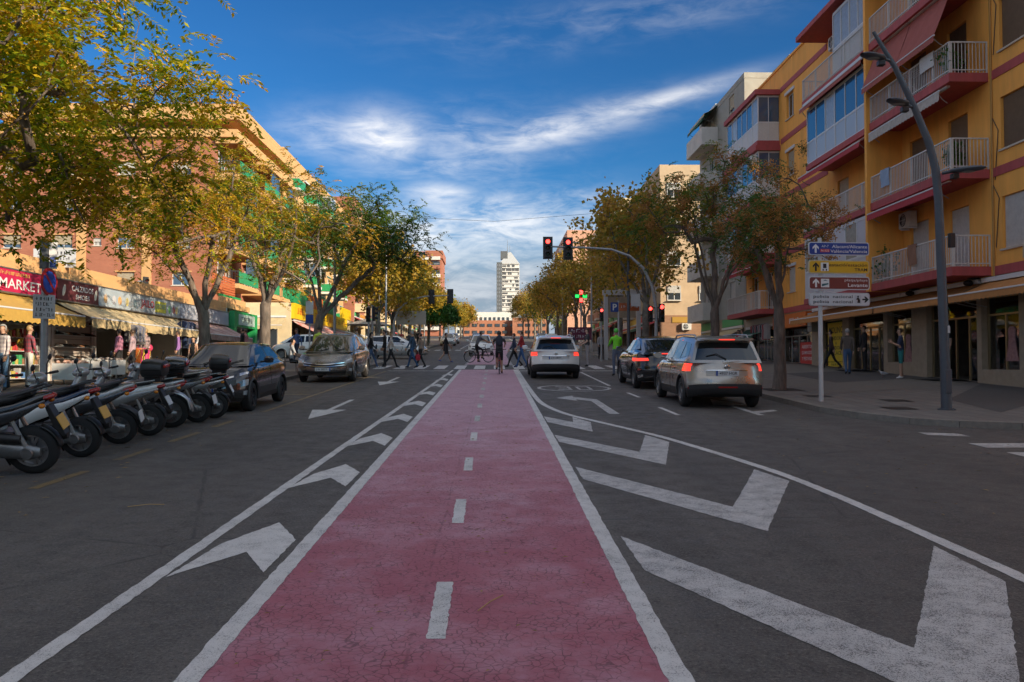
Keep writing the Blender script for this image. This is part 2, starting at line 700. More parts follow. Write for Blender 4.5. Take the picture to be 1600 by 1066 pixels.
def lane_quad(mb, x0, x1, y0, y1, z, X0=None, X1=None, step=6.0):
    """strip from y0 to y1; x may shift to X0/X1 at the far end"""
    X0 = x0 if X0 is None else X0
    X1 = x1 if X1 is None else X1
    n = max(1, int((y1 - y0) / step))
    for i in range(n):
        a, b = y0 + (y1 - y0) * i / n, y0 + (y1 - y0) * (i + 1) / n
        fa, fb = i / n, (i + 1) / n
        sheet(mb, [(x0 + (X0 - x0) * fa, a), (x1 + (X1 - x1) * fa, a), (x1 + (X1 - x1) * fb, b), (x0 + (X0 - x0) * fb, b)], z)


def mark(name, polys, m, z=.008, parent=road):
    mb = MB()
    for p in polys:
        sheet(mb, p, z)
    return mb.build(name, m, parent)


def cline(name, pts, wdt, m, z=.008):
    """painted line along a polyline"""
    P = [Vector((p[0], p[1])) for p in pts]
    # refine with Catmull-Rom
    Q = []
    for i in range(len(P) - 1):
        p0, p1, p2, p3 = P[max(i - 1, 0)], P[i], P[i + 1], P[min(i + 2, len(P) - 1)]
        for k in range(4):
            t = k / 4
            Q.append(.5 * ((2 * p1) + (p2 - p0) * t + (2 * p0 - 5 * p1 + 4 * p2 - p3) * t * t + (3 * p1 - p0 - 3 * p2 + p3) * t ** 3))
    Q.append(P[-1])
    L, Rr = [], []
    for i, p in enumerate(Q):
        d = (Q[min(i + 1, len(Q) - 1)] - Q[max(i - 1, 0)]).normalized()
        nrm = Vector((-d.y, d.x)) * wdt / 2
        L.append(p + nrm)
        Rr.append(p - nrm)
    return mark(name, [[L[i], Rr[i], Rr[i + 1], L[i + 1]] for i in range(len(Q) - 1)], m, z)


# the red cycle lane with its edge lines and centre dashes
mb = MB()
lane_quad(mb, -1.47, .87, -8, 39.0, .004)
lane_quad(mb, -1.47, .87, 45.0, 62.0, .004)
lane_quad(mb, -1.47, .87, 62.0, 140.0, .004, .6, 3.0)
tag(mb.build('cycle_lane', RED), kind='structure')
mb = MB(); lane_quad(mb, -1.60, -1.47, -8, 39, .0085); mb.build('edge_line', WPAINT, road)
mb = MB(); lane_quad(mb, .87, 1.00, -8, 39, .0085); mb.build('edge_line', WPAINT, road)
y = 4.9 - 2.93 * 3
while y < 38:
    mark('centre_dash', [[(-.385, y), (-.275, y), (-.285, y + 1.1), (-.395, y + 1.1)]], WPAINT if y < 14 else WPAINT2, .0085)
    y += 2.93
mb = MB(); lane_quad(mb, -2.62, -2.50, -3, 38.5, .008, -1.90, -1.80); mb.build('lane_line', WPAINT, road)
cline('lane_line', [(1.06, 39.2), (1.06, 33), (1.07, 27.5), (1.12, 21.8), (1.29, 19.5), (1.58, 17.88), (1.96, 16.67), (2.55, 14.88), (2.87, 13.76), (3.46, 10.89), (3.64, 9.17), (3.70, 7.83), (3.73, 6.8), (3.75, 6.0), (3.76, 3), (3.76, -8)], .13, WPAINT)
# chevrons left of the lane (they narrow with the strip)
for i in range(10):
    y0 = 7.88 + i * 3.42
    if y0 > 38:
        break
    f = 1 - .050 * i
    xr = -1.66
    pts = [(-.67, -1.73), (-.58, -.77), (-.30, 0), (.0, -.65), (-.01, -1.62), (-.30, -1.04)]
    mark('chevron', [[(xr + px * f, y0 + py) for px, py in (pts[0], pts[1], pts[2], pts[5])],
                     [(xr + px * f, y0 + py) for px, py in (pts[2], pts[3], pts[4], pts[5])]], WPAINT)
# big chevrons on the right
for A in ([(1.08, 7.31), (2.32, 4.71), (3.59, 6.94), (3.57, 5.93), (2.28, 3.64), (1.10, 6.26)],
          [(1.05, 11.03), (2.38, 8.50), (3.30, 10.79), (3.45, 9.95), (2.39, 7.46), (1.05, 10.12)],
          [(1.02, 14.42), (2.11, 12.38), (2.55, 14.40), (2.77, 13.48), (2.25, 11.17), (1.03, 13.51)],
          [(1.02, 17.56), (1.52, 16.44), (1.60, 17.42), (1.86, 16.44), (1.72, 14.87), (1.03, 16.45)],
          [(1.08, 3.50), (2.32, .90), (3.59, 3.14), (3.57, 2.13), (2.28, -.16), (1.10, 2.46)]):
    mark('chevron', [[A[0], A[1], A[4], A[5]], [A[1], A[2], A[3], A[4]]], WPAINT2)
# left-turn arrow, speed roundel
mark('turn_arrow', [[(2.44, 18.05), (2.66, 18.05), (2.64, 21.9), (2.44, 21.4)], [(2.44, 21.4), (2.64, 21.9), (2.12, 22.75), (2.08, 22.0)],
                    [(1.62, 22.4), (2.10, 21.5), (2.12, 23.2)]], WPAINT2)
ring = []
for k in range(36):
    a, b = 2 * math.pi * k / 36, 2 * math.pi * (k + 1) / 36
    def E(t, s): return (2.46 + 1.14 * s * math.cos(t), 26.3 + 1.42 * s * math.sin(t))
    ring.append([E(a, 1), E(b, 1), E(b, .90), E(a, .90)])
mark('speed_roundel', ring, WPAINT2)
def digit_rects(x, segs):
    o = []
    for (a, b, c, d) in segs:
        o.append([(x + a, c), (x + b, c), (x + b, d), (x + a, d)])
    return o
y0, y1 = 25.55, 27.05
ym = (y0 + y1) / 2
mark('speed_number', digit_rects(1.92, [(0, .44, y0, y0 + .2), (0, .44, y1 - .2, y1), (.08, .44, ym - .1, ym + .1), (.35, .44, y0, y1)])
     + digit_rects(2.54, [(0, .44, y0, y0 + .2), (0, .44, y1 - .2, y1), (.0, .09, y0, y1), (.35, .44, y0, y1)]), WPAINT2, .0085)
for a, b in ((17.8, 19.6), (22.6, 24.3)):
    mark('lane_dash', [[(3.80, a), (3.90, a), (3.86, b), (3.76, b)]], WPAINT)
mb = MB(); lane_quad(mb, 3.66, 3.76, 27.4, 36.5, .008); mb.build('lane_line', WPAINT, road)
# straight arrow partly under the silver car, lane arrows for oncoming traffic
mark('lane_arrow', [[(5.52, 17.75), (5.66, 17.75), (5.66, 20.2), (5.52, 20.2)], [(5.2, 20.2), (5.98, 20.2), (5.59, 22.0)], [(5.66, 18.2), (6.25, 18.7), (6.25, 19.0), (5.66, 18.6)]], WPAINT2)
for y in (17.1, 27.7):
    mark('lane_arrow', [[(-3.72, y + 1.9), (-3.60, y + 1.9), (-3.56, y + 4.8), (-3.68, y + 4.8)], [(-3.70, y), (-3.28, y + 2.0), (-4.04, y + 2.0)]], WPAINT)
# yellow bay edge: broken in front of the scooters, unbroken past the cars
for a, b in ((5.6, 6.8), (7.6, 8.8), (9.6, 10.8), (11.7, 12.8), (13.6, 14.9), (15.7, 16.8)):
    mark('bay_dash', [[(-5.17, a), (-5.05, a), (-5.03, b), (-5.15, b)]], YPAINT)
mb = MB(); lane_quad(mb, -5.05, -4.94, 18.6, 37.6, .008, -4.78, -4.67); mb.build('bay_line', YPAINT, road)
for y in (23.6, 27.2, 33.5):
    mark('bay_line', [[(-7.2, y), (-5.05, y), (-5.05, y + .1), (-7.2, y + .1)]], YPAINT)
for k in range(6):
    mark('bay_line', [[(-7.2, 24.0 + k * .5), (-5.1, 23.75 + k * .5), (-5.1, 23.83 + k * .5), (-7.2, 24.08 + k * .5)]], YPAINT, .0075)
# zebra crossing
for k in range(14):
    x = -5.65 + k * .94
    if -1.9 < x < .9 and False:
        continue
    mark('zebra_bar', [[(x, 39.6), (x + .52, 39.6), (x + .52, 43.6), (x, 43.6)]], WPAINT, .012)
for x0, x1 in ((-4.7, -2.0), (3.9, 6.9), (1.15, 3.6)):
    mark('stop_line', [[(x0, 37.6), (x1, 37.6), (x1, 37.95), (x0, 37.95)]], WPAINT2 if x0 < 0 else WPAINT, .0085)
for k in range(9):
    for x in (-1.55, .82):
        mark('cycle_crossing_dash', [[(x, 44.2 + k * .98), (x + .16, 44.2 + k * .98), (x + .16, 44.7 + k * .98), (x, 44.7 + k * .98)]], WPAINT2)
# zebra bars of the side exit at the right edge, far zebra
for k in range(5):
    y = 12.75 - k * 1.0
    mark('zebra_bar', [[(7.42, y), (9.9, y), (9.9, y + .5), (7.42, y + .5)]], WPAINT2)
mark('zebra_bar', [[(7.35, 14.3), (7.95, 14.1), (7.95, 14.5), (7.35, 14.7)]], WPAINT2)
for k in range(14):
    mark('zebra_bar', [[(-6.4 + k * .94, 77), (-5.9 + k * .94, 77), (-5.9 + k * .94, 80.5), (-6.4 + k * .94, 80.5)]], WPAINT2)
mb = MB(); lane_quad(mb, 3.4, 3.55, 84, 200, .008); mb.build('lane_line', WPAINT2, road)
mb = MB(); lane_quad(mb, -3.4, -3.25, 84, 200, .008); mb.build('lane_line', WPAINT2, road)

# ---------------------------------------------------------------- pavements
def paving():
    m = bpy.data.materials.new('paving')
    m.use_nodes = True
    t = NT(m.node_tree)
    bs = m.node_tree.nodes['Principled BSDF']
    v = t.n('ShaderNodeTexCoord').outputs['Object']
    br = t.n('ShaderNodeTexBrick')
    t.link(v, br.inputs['Vector'])
    br.inputs['Scale'].default_value = 1.0
    br.inputs['Brick Width'].default_value = .40
    br.inputs['Row Height'].default_value = .40
    br.inputs['Mortar Size'].default_value = .012
    br.offset = 0.0
    br.inputs['Color1'].default_value = (.18, .16, .142, 1)
    br.inputs['Color2'].default_value = (.14, .125, .112, 1)
    br.inputs['Mortar'].default_value = (.06, .055, .05, 1)
    n1 = t.noise(v, 1.2, 6, .65)
    n2 = t.noise(v, 60, 3, .7)
    a = t.mix(t.ramp(n1, .4, .75, 0, .6), br.outputs['Color'], (.12, .107, .095))
    vo = t.n('ShaderNodeTexVoronoi')
    t.link(v, vo.inputs['Vector'])
    vo.inputs['Scale'].default_value = 2.3
    a = t.mix(t.ramp(vo.outputs['Distance'], .05, .035, 0, .8), a, (.035, .034, .033))
    a = t.mix(t.ramp(n2, .6, .8, 0, .3), a, (.2, .19, .18))
    t.link(a, bs.inputs['Base Color'])
    bs.inputs['Roughness'].default_value = .75
    return m


PAVE = paving()
KERB = mat('kerb_stone', (.20, .18, .155), .85, var=.25, scale=4, dirt=.4, bump=.3, bscale=60)
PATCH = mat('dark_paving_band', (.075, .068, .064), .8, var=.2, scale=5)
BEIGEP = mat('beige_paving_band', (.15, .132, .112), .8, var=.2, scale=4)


def pavement(name, outline, kerb, far):
    """outline polygon (metres), kerb = polyline of kerb edge"""
    mb = MB()
    sheet(mb, outline, .12)
    o = tag(mb.build(name, PAVE), kind='structure')
    # kerb stones, one metre each
    run = [Vector((p[0], p[1])) for p in kerb]
    acc, seg = [], []
    for a, b in zip(run, run[1:]):
        n = max(1, round((b - a).length / 1.0))
        for i in range(n):
            p, q = a.lerp(b, i / n), a.lerp(b, (i + 1) / n)
            seg.append((p, q))
    for p, q in seg:
        d = (q - p).normalized()
        nrm = Vector((-d.y, d.x)) * .15
        p2, q2 = p + d * .006, q - d * .006
        k = MB()
        top = .124 + random.uniform(-.004, .004)
        base = [(p2, -.02), (q2, -.02), (q2 + nrm, -.02), (p2 + nrm, -.02)]
        vs = [(a.x, a.y, gz(a.y) + h) for a, h in base]
        c = nrm * .12
        tp = [p2 + c, q2 + c, q2 + nrm, p2 + nrm]
        vs += [(a.x, a.y, gz(a.y) + top - (.012 if i < 2 else 0)) for i, a in enumerate([p2, q2])]
        vs += [(a.x, a.y, gz(a.y) + top) for a in tp]
        # 0-3 base, 4-5 front top edge, 6-9 top
        k.add(vs, [(0, 1, 5, 4), (4, 5, 7, 6), (6, 7, 8, 9), (1, 2, 8, 7), (1, 7, 5), (0, 6, 9, 3), (0, 4, 6), (2, 3, 9, 8)])
        k.build('kerb_stone', KERB, o)
    return o


# left side, near block
kl = [(KL, -20), (KL, 37.0), (-6.2, 38.6), (-5.9, 39.5), (-5.9, 46.0), (-6.6, 49.0), (-8.2, 50.8), (-10, 51.2), (-34, 51.2)]
pave_l = pavement('pavement_left', [(-34, -20), (KL, -20)] + kl[1:], [(p[0] - .0, p[1]) for p in kl], 0)
kl2 = [(-40, 60.8), (-10, 60.8), (-8.0, 61.4), (-7.0, 63.5), (-6.8, 70), (-6.8, 150)]
pavement('pavement_left_far', kl2 + [(-40, 150)], kl2, 0)
kr = [(26, 15.0), (11.5, 15.0), (9.44, 15.1), (8.5, 15.45), (7.85, 16.0), (7.33, 17.1), (7.05, 18.4), (KR, 20), (KR, 36), (6.7, 38), (6.6, 46), (KR, 49), (KR, 60.5), (7.9, 62.8), (9.5, 63.7), (40, 63.7)]
pave_r = pavement('pavement_right', kr + [(40, 15.0)], kr[::-1], 0)
for o in ():
    pass
kr2 = [(40, 74.3), (10, 74.3), (8.2, 75.2), (7.4, 77.5), (7.3, 84), (7.3, 150)]
pavement('pavement_right_far', kr2 + [(40, 150)], kr2[::-1], 0)
pavement('pavement_right_near', [(9.9, -40), (26, -40), (26, 10.5), (11.0, 10.5), (10.2, 10.0), (9.9, 9)],
         [(26, 10.5), (11.0, 10.5), (10.2, 10.0), (9.9, 9), (9.9, -40)][::-1], 0)
# darker and paler bands in the right-hand paving, tree pits, drain covers
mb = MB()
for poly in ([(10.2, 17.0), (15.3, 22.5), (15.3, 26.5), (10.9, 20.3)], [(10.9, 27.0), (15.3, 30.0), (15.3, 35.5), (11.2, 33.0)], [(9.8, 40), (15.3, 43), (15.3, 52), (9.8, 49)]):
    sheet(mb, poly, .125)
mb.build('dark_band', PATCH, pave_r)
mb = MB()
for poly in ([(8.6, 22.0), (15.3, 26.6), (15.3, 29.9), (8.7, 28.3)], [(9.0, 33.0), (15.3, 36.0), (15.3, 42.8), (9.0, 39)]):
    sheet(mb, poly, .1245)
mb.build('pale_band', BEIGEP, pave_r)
mb = MB(); lane_quad(mb, KL - 6.5, KL - .2, 8, 50, .125); mb.build('dark_band', mat('left_paving', (.125, .105, .09), .85, var=.3, scale=3, dirt=.3), pave_l)
EARTH = mat('pit_earth', (.045, .034, .026), .95, var=.4, scale=8, bump=.8, bscale=25)
for x, y in ((8.05, 23.8), (8.05, 31.7)):
    mb = MB(); sheet(mb, [(x - .5, y - .5), (x + .5, y - .5), (x + .5, y + .5), (x - .5, y + .5)], .129); mb.build('tree_pit', EARTH, pave_r)
for x, y in ((8.6, 18.0), (8.15, 21.4), (9.5, 20.0)):
    mb = MB(); sheet(mb, [(x - .3, y - .3), (x + .3, y - .3), (x + .3, y + .3), (x - .3, y + .3)], .129); mb.build('drain_cover', mat('cover_iron', (.05, .042, .035), .6, .5, var=.3, scale=9), pave_r)
# fallen leaves and straw on the road
LEAFD = mat('dry_leaf', (.34, .22, .08), .8, var=.3, scale=9)
mb = MB()
rr = random.Random(5)
for i in range(900):
    if i < 190:
        x, y = rr.uniform(-1.4, .8), rr.uniform(3.8, 18)
    elif i < 700:
        x, y = rr.uniform(-7.2, -4.4), rr.uniform(7, 37)
    else:
        x, y = rr.uniform(4, 8.5), rr.uniform(6, 24)
    a, l = rr.uniform(0, 6.28), rr.uniform(.008, .03) * (1.7 if 190 <= i and rr.random() < .5 else 1)
    z = gz(y) + .012 + rr.uniform(0, .006)
    if x > KR or x < KL: z += .12
    dx, dy = math.cos(a) * l, math.sin(a) * l
    mb.add([(x - dx, y - dy, z), (x + dy * .35, y - dx * .35, z + .004), (x + dx, y + dy, z), (x - dy * .35, y + dx * .35, z + .006)], [(0, 1, 2, 3)])
tag(mb.build('fallen_leaves', LEAFD), 'small dry leaves and grit scattered over the roadway', 'leaves', kind='stuff')
STRAW = mat('straw', (.42, .27, .11), .8)
def stalk(pts, label):
    mb = MB()
    mb.tube([(x, y, gz(y) + .014 + h) for x, y, h in pts], .004, 5)
    tag(mb.build('straw_stalk', STRAW), label, 'straw')
stalk([(-.10, 5.35, 0), (-.02, 5.5, .012), (.06, 5.66, 0)], 'thin dry stalk lying on the red cycle lane beside a centre dash')
stalk([(-3.62, 8.55, 0), (-3.45, 8.62, .01), (-3.30, 8.66, 0)], 'dry straw on the dark asphalt left of the large white chevron')
# ================================================================== building kit
def glass_mat(name, tint=(.75, .8, .8), mixf=.25):
    m = bpy.data.materials.new(name)
    m.use_nodes = True
    t = NT(m.node_tree)
    m.node_tree.nodes.remove(m.node_tree.nodes['Principled BSDF'])
    out = m.node_tree.nodes['Material Output']
    tr = t.n('ShaderNodeBsdfTransparent')
    tr.inputs[0].default_value = (*tint, 1)
    gl = t.n('ShaderNodeBsdfGlossy')
    gl.inputs['Roughness'].default_value = .03
    gl.inputs['Color'].default_value = (.9, .9, .9, 1)
    lw = t.n('ShaderNodeFresnel')
    lw.inputs['IOR'].default_value = 1.5
    mx = t.n('ShaderNodeMixShader')
    t.link(t.m('ADD', t.m('MULTIPLY', lw.outputs[0], .9), mixf * .3), mx.inputs[0])
    t.link(tr.outputs[0], mx.inputs[1])
    t.link(gl.outputs[0], mx.inputs[2])
    t.link(mx.outputs[0], out.inputs['Surface'])
    return m


SHOPGLASS = glass_mat('shop_glass', (.70, .74, .73), .2)
PANE = mat('window_pane', (.035, .045, .055), .06, spec=.9)
PANEB = mat('sky_window_pane', (.05, .10, .17), .05, spec=1.0)
CURTAIN = mat('curtained_pane', (.34, .33, .30), .25, var=.25, scale=4, spec=.8)
WFRAME = mat('white_frame', (.62, .62, .62), .45)
DFRAME = mat('dark_frame', (.06, .055, .05), .45)
ALU = mat('aluminium', (.42, .42, .41), .35, .8)
GOLDALU = mat('bronze_aluminium', (.34, .26, .15), .38, .8)
def slat_mat(name, c, pitch=22):
    m = mat(name, c, .6, var=.15, scale=4)
    t = NT(m.node_tree)
    bs = m.node_tree.nodes['Principled BSDF']
    v = t.n('ShaderNodeTexCoord').outputs['Object']
    s3 = t.n('ShaderNodeSeparateXYZ')
    t.link(v, s3.inputs[0])
    b = t.n('ShaderNodeBump')
    b.inputs['Strength'].default_value = .8
    b.inputs['Distance'].default_value = .02
    t.link(t.m('FRACT', t.m('MULTIPLY', s3.outputs[2], pitch)), b.inputs['Height'])
    t.link(b.outputs[0], bs.inputs['Normal'])
    return m


SH_BROWN = slat_mat('brown_roller_shutter', (.16, .105, .065))
SH_WHITE = slat_mat('white_roller_shutter', (.60, .57, .53))
SH_BEIGE = slat_mat('beige_roller_shutter', (.46, .38, .27))
MAROON = mat('maroon_render', (.40, .075, .075), .75, var=.18, scale=2, dirt=.30, stretch=(1.5, 1.5, .3))
YELLOW = mat('ochre_render', (.88, .40, .080), .85, var=.14, scale=.9, dirt=.22, bump=.15, bscale=50, stretch=(1.6, 1.6, .28))
BEIGE_STONE = mat('beige_stone', (.34, .27, .19), .6, var=.18, scale=2.5)
GREYW = mat('grey_render', (.34, .33, .29), .85, var=.14, scale=.8, dirt=.2)
CREAM = mat('cream_render', (.62, .49, .30), .85, var=.12, scale=.8, dirt=.15)
BUFF = mat('buff_render', (.58, .33, .14), .85, var=.10, scale=.8, dirt=.1)
WHITER = mat('white_render', (.62, .59, .54), .85, var=.12, scale=.7, dirt=.2)
PINKR = mat('salmon_render', (.56, .30, .20), .85, var=.12, scale=.8, dirt=.15)
RAILW = mat('white_railing', (.60, .58, .55), .5, var=.1, scale=6)
RAILD = mat('dark_railing', (.05, .05, .055), .5)
GREENP = mat('green_balcony_panel', (.018, .26, .10), .4)
TERRA = mat('terracotta_ceiling', (.50, .19, .05), .8)
REDAWN = mat('faded_red_awning', (.33, .085, .065), .85, var=.14, scale=3)
REDAWN2 = mat('bright_red_awning', (.40, .035, .045), .8, var=.1, scale=3)
WHITEAWN = mat('weathered_white_awning', (.42, .38, .34), .9, var=.25, scale=5, dirt=.3)
GREENAWN = mat('dark_green_awning', (.03, .11, .07), .85, var=.12, scale=3)
ORANGEAWN = mat('orange_awning', (.44, .19, .055), .85, var=.12, scale=3)
BEIGEAWN = mat('beige_awning', (.52, .40, .22), .85, var=.10, scale=3)
BLACKP = mat('black_plastic', (.016, .016, .017), .45)
DARKIN = mat('dim_interior', (.16, .13, .11), .8, var=.3, scale=2)


def brick_mat(name, c1, c2, mortar, w_=.26, h_=.075, axis='xz'):
    m = bpy.data.materials.new(name)
    m.use_nodes = True
    t = NT(m.node_tree)
    bs = m.node_tree.nodes['Principled BSDF']
    v = t.n('ShaderNodeTexCoord').outputs['Object']
    s3 = t.n('ShaderNodeSeparateXYZ')
    t.link(v, s3.inputs[0])
    br = t.n('ShaderNodeTexBrick')
    t.link(t.comb(t.m('ADD', s3.outputs[0], s3.outputs[1]), s3.outputs[2], 0.0), br.inputs['Vector'])
    br.inputs['Scale'].default_value = 1
    br.inputs['Brick Width'].default_value = w_
    br.inputs['Row Height'].default_value = h_
    br.inputs['Mortar Size'].default_value = .008
    br.inputs['Color1'].default_value = (*c1, 1)
    br.inputs['Color2'].default_value = (*c2, 1)
    br.inputs['Mortar'].default_value = (*mortar, 1)
    n1 = t.noise(v, .6, 5, .6)
    # courses weather in rows
    rows = t.noise(t.comb(0.0, 0.0, t.m('MULTIPLY', s3.outputs[2], 3.0)), 1.0, 3, .6)
    a = t.mix(t.ramp(n1, .35, .7, 0, .35), br.outputs['Color'], tuple(c * .7 for c in c1))
    a = t.mix(t.ramp(rows, .5, .66, 0, .40), a, tuple(c * .62 for c in c1))
    t.link(a, bs.inputs['Base Color'])
    bs.inputs['Roughness'].default_value = .85
    return m


BRICK = brick_mat('red_brick', (.42, .142, .080), (.36, .115, .066), (.31, .17, .115))
BRICK2 = brick_mat('brown_brick', (.33, .17, .095), (.27, .14, .08), (.28, .2, .14))


def wall_holes(mb, u0, u1, z0, z1, holes, depth=.16, d=0.0, zfun=None):
    """front wall in facade space (u right, y into the building) with real openings and reveals"""
    us = sorted({u0, u1, *[min(max(h[i], u0), u1) for h in holes for i in (0, 1)]})
    zs = sorted({z0, z1, *[min(max(h[i], z0), z1) for h in holes for i in (2, 3)]})
    idx = {}
    vs, fs = [], []

    def vi(u, z):
        if (u, z) not in idx:
            idx[(u, z)] = len(vs)
            vs.append((u, d, z))
        return idx[(u, z)]
    for a, b in zip(us, us[1:]):
        for c, e in zip(zs, zs[1:]):
            um, zm = (a + b) / 2, (c + e) / 2
            if any(h[0] < um < h[1] and h[2] < zm < h[3] for h in holes):
                continue
            fs.append((vi(a, c), vi(b, c), vi(b, e), vi(a, e)))
    mb.add(vs, fs)
    for h in holes:
        a, b, c, e = h[:4]
        D = d + depth
        mb.add([(a, d, c), (a, D, c), (a, D, e), (a, d, e)], [(0, 1, 2, 3)])
        mb.add([(b, d, c), (b, D, c), (b, D, e), (b, d, e)], [(3, 2, 1, 0)])
        mb.add([(a, d, c), (b, d, c), (b, D, c), (a, D, c)], [(0, 1, 2, 3)])
        mb.add([(a, d, e), (b, d, e), (b, D, e), (a, D, e)], [(3, 2, 1, 0)])


WCACHE = {}


def window(root, u0, u1, z0, z1, style='white', depth=.16, shutter=0.0, pane=None, sill=True, mull=1, name='window'):
    """window part with frame mesh; pane, shutter and sill as sub-parts; meshes shared between equal windows"""
    w_, h_ = round(u1 - u0, 3), round(z1 - z0, 3)
    fm = {'white': WFRAME, 'dark': DFRAME, 'alu': ALU, 'gold': GOLDALU}[style]
    pm = pane or PANE
    key = (w_, h_, style, mull)
    if key not in WCACHE:
        b = MB()
        t = .055
        b.bx(0, w_, .0, .05, 0, t); b.bx(0, w_, 0, .05, h_ - t, h_)
        b.bx(0, t, .0, .05, t, h_ - t); b.bx(w_ - t, w_, 0, .05, t, h_ - t)
        for k in range(mull):
            x = w_ * (k + 1) / (mull + 1)
            b.bx(x - t * .5, x + t * .5, .002, .048, t, h_ - t)
        WCACHE[key] = b.mesh('window_frame', fm)
    o = put(name, WCACHE[key], root, (u0, depth - .06, z0))
    k2 = ('p', w_, h_, pm.name)
    if k2 not in WCACHE:
        WCACHE[k2] = MB().bx(.02, w_ - .02, .018, .026, .02, h_ - .02).mesh('pane', pm)
    put('pane', WCACHE[k2], o)
    if shutter:
        f, sm = shutter
        k3 = ('s', w_, h_, f, sm.name)
        if k3 not in WCACHE:
            WCACHE[k3] = MB().bx(.01, w_ - .01, -.045, -.02, h_ * (1 - f), h_ - .01).mesh('roller_shutter', sm)
        put('roller_shutter', WCACHE[k3], o)
    if sill:
        k4 = ('sill', w_)
        if k4 not in WCACHE:
            WCACHE[k4] = MB().bx(-.06, w_ + .06, -.20, .0, -.06, -.003).mesh('sill', mat('sill_stone', (.52, .45, .36), .7, var=.1, scale=3))
        put('sill', WCACHE[k4], o)
    return o


def railing_mb(u0, u1, dep, h=1.0, pitch=.11, ends=(True, True), bar=.012):
    """baluster railing: front from u0 to u1 at y=-dep and returns to the wall"""
    b = MB()
    def run(p, q):
        p, q = Vector(p), Vector(q)
        L = (q - p).length
        d = (q - p) / L
        M3 = Matrix(((d.x, -d.y, 0), (d.y, d.x, 0), (0, 0, 1)))
        mid = (p + q) / 2
        b.obox((mid.x, mid.y, h - .02), (L, .05, .04), M3)
        b.obox((mid.x, mid.y, .10), (L, .035, .03), M3)
        n = int(L / pitch)
        for i in range(n + 1):
            c = p + d * (L * i / n)
            big = i in (0, n) or (i % 14 == 0)
            sz = .045 if big else bar * 1.5
            b.obox((c.x, c.y, (h if big else h - .03) / 2), (sz, sz, h if big else h - .05), M3)
    run((u0, -dep, 0), (u1, -dep, 0))
    if ends[0]:
        run((u0, -dep + .05, 0), (u0, -.02, 0))
    if ends[1]:
        run((u1, -dep + .05, 0), (u1, -.02, 0))
    return b


def balcony(root, u0, u1, z, dep=1.2, slab=MAROON, rail=RAILW, th=.26, style='bars', ends=(True, True), pitch=.11, panel=None):
    o = MB().bx(u0 - .04, u1 + .04, -dep - .04, -.003, z, z + th).build('balcony', slab, root)
    if style == 'bars':
        r = railing_mb(u0, u1, dep, 1.0, pitch, ends).build('railing', rail, o, loc=(0, 0, z + th))
    elif style == 'panel':
        r = MB()
        r.bx(u0, u1, -dep, -dep + .03, .06, .92)
        for e, u in zip(ends, (u0, u1)):
            if e:
                r.bx(u - .015, u + .015, -dep + .035, -.01, .06, .92)
        r.build('railing_panel', panel or rail, o, loc=(0, 0, z + th))
        t = MB().tube([(u0, -.01, .97), (u0, -dep + .015, .97), (u1, -dep + .015, .97), (u1, -.01, .97)], .022, 6)
        t.build('handrail', RAILW, o, loc=(0, 0, z + th))
    elif style == 'solid':
        r = MB().bx(u0 - .03, u1 + .03, -dep - .03, -dep + .09, 0, .95)
        r.bx(u0 - .03, u0 + .09, -dep + .09, -.005, 0, .95).bx(u1 - .09, u1 + .03, -dep + .09, -.005, 0, .95)
        r.build('parapet', panel or slab, o, loc=(0, 0, z + th + .001))
    return o


def gallery(root, u0, u1, z0, z1, dep=1.2, n=5, sillh=.95, low=RAILW, pane=PANEB, side=True, name='glazed_gallery'):
    """glass enclosure of a balcony, standing on the slab"""
    b = MB()
    h = z1 - z0
    t = .05
    b.bx(u0, u1, -dep, -dep + t, 0, .06); b.bx(u0, u1, -dep, -dep + t, h - .07, h); b.bx(u0, u1, -dep + .002, -dep + t - .002, sillh - .04, sillh + .04)
    for i in range(n + 1):
        u = u0 + (u1 - u0) * i / n
        b.bx(u - t / 2, u + t / 2, -dep - .004, -dep + t + .004, 0, h)
    for e, u in ((0, u0), (1, u1)):
        b.bx(u - t / 2, u + t / 2, -dep + t, -.01, 0, .06); b.bx(u - t / 2, u + t / 2, -dep + t, -.01, h - .07, h)
        b.bx(u - t / 2, u + t / 2, -dep + t, -.01, sillh - .04, sillh + .04)
        b.bx(u - t / 2 - .002, u + t / 2 + .002, -dep / 2 - .02, -dep / 2 + .02, 0, h)
    o = b.build(name, WFRAME, root, loc=(0, 0, z0))
    for i in range(n):
        a, c = u0 + (u1 - u0) * i / n + .02, u0 + (u1 - u0) * (i + 1) / n - .02
        MB().bx(a, c, -dep + .018, -dep + .028, sillh + .03, h - .05).build('pane', pane if (i * 7 + int(z0)) % 4 else CURTAIN, o)
        MB().bx(a, c, -dep + .016, -dep + .030, .05, sillh - .03).build('lower_panel', low, o)
    for u in (u0, u1):
        MB().bx(u - .006, u + .006, -dep + .05, -.02, sillh + .03, h - .05).build('pane', pane, o)
        MB().bx(u - .008, u + .008, -dep + .05, -.02, .05, sillh - .03).build('lower_panel', low, o)
    MB().bx(u0, u1, -dep, -.01, h + .002, h + .05).build('gallery_roof', WFRAME, o)
    return o


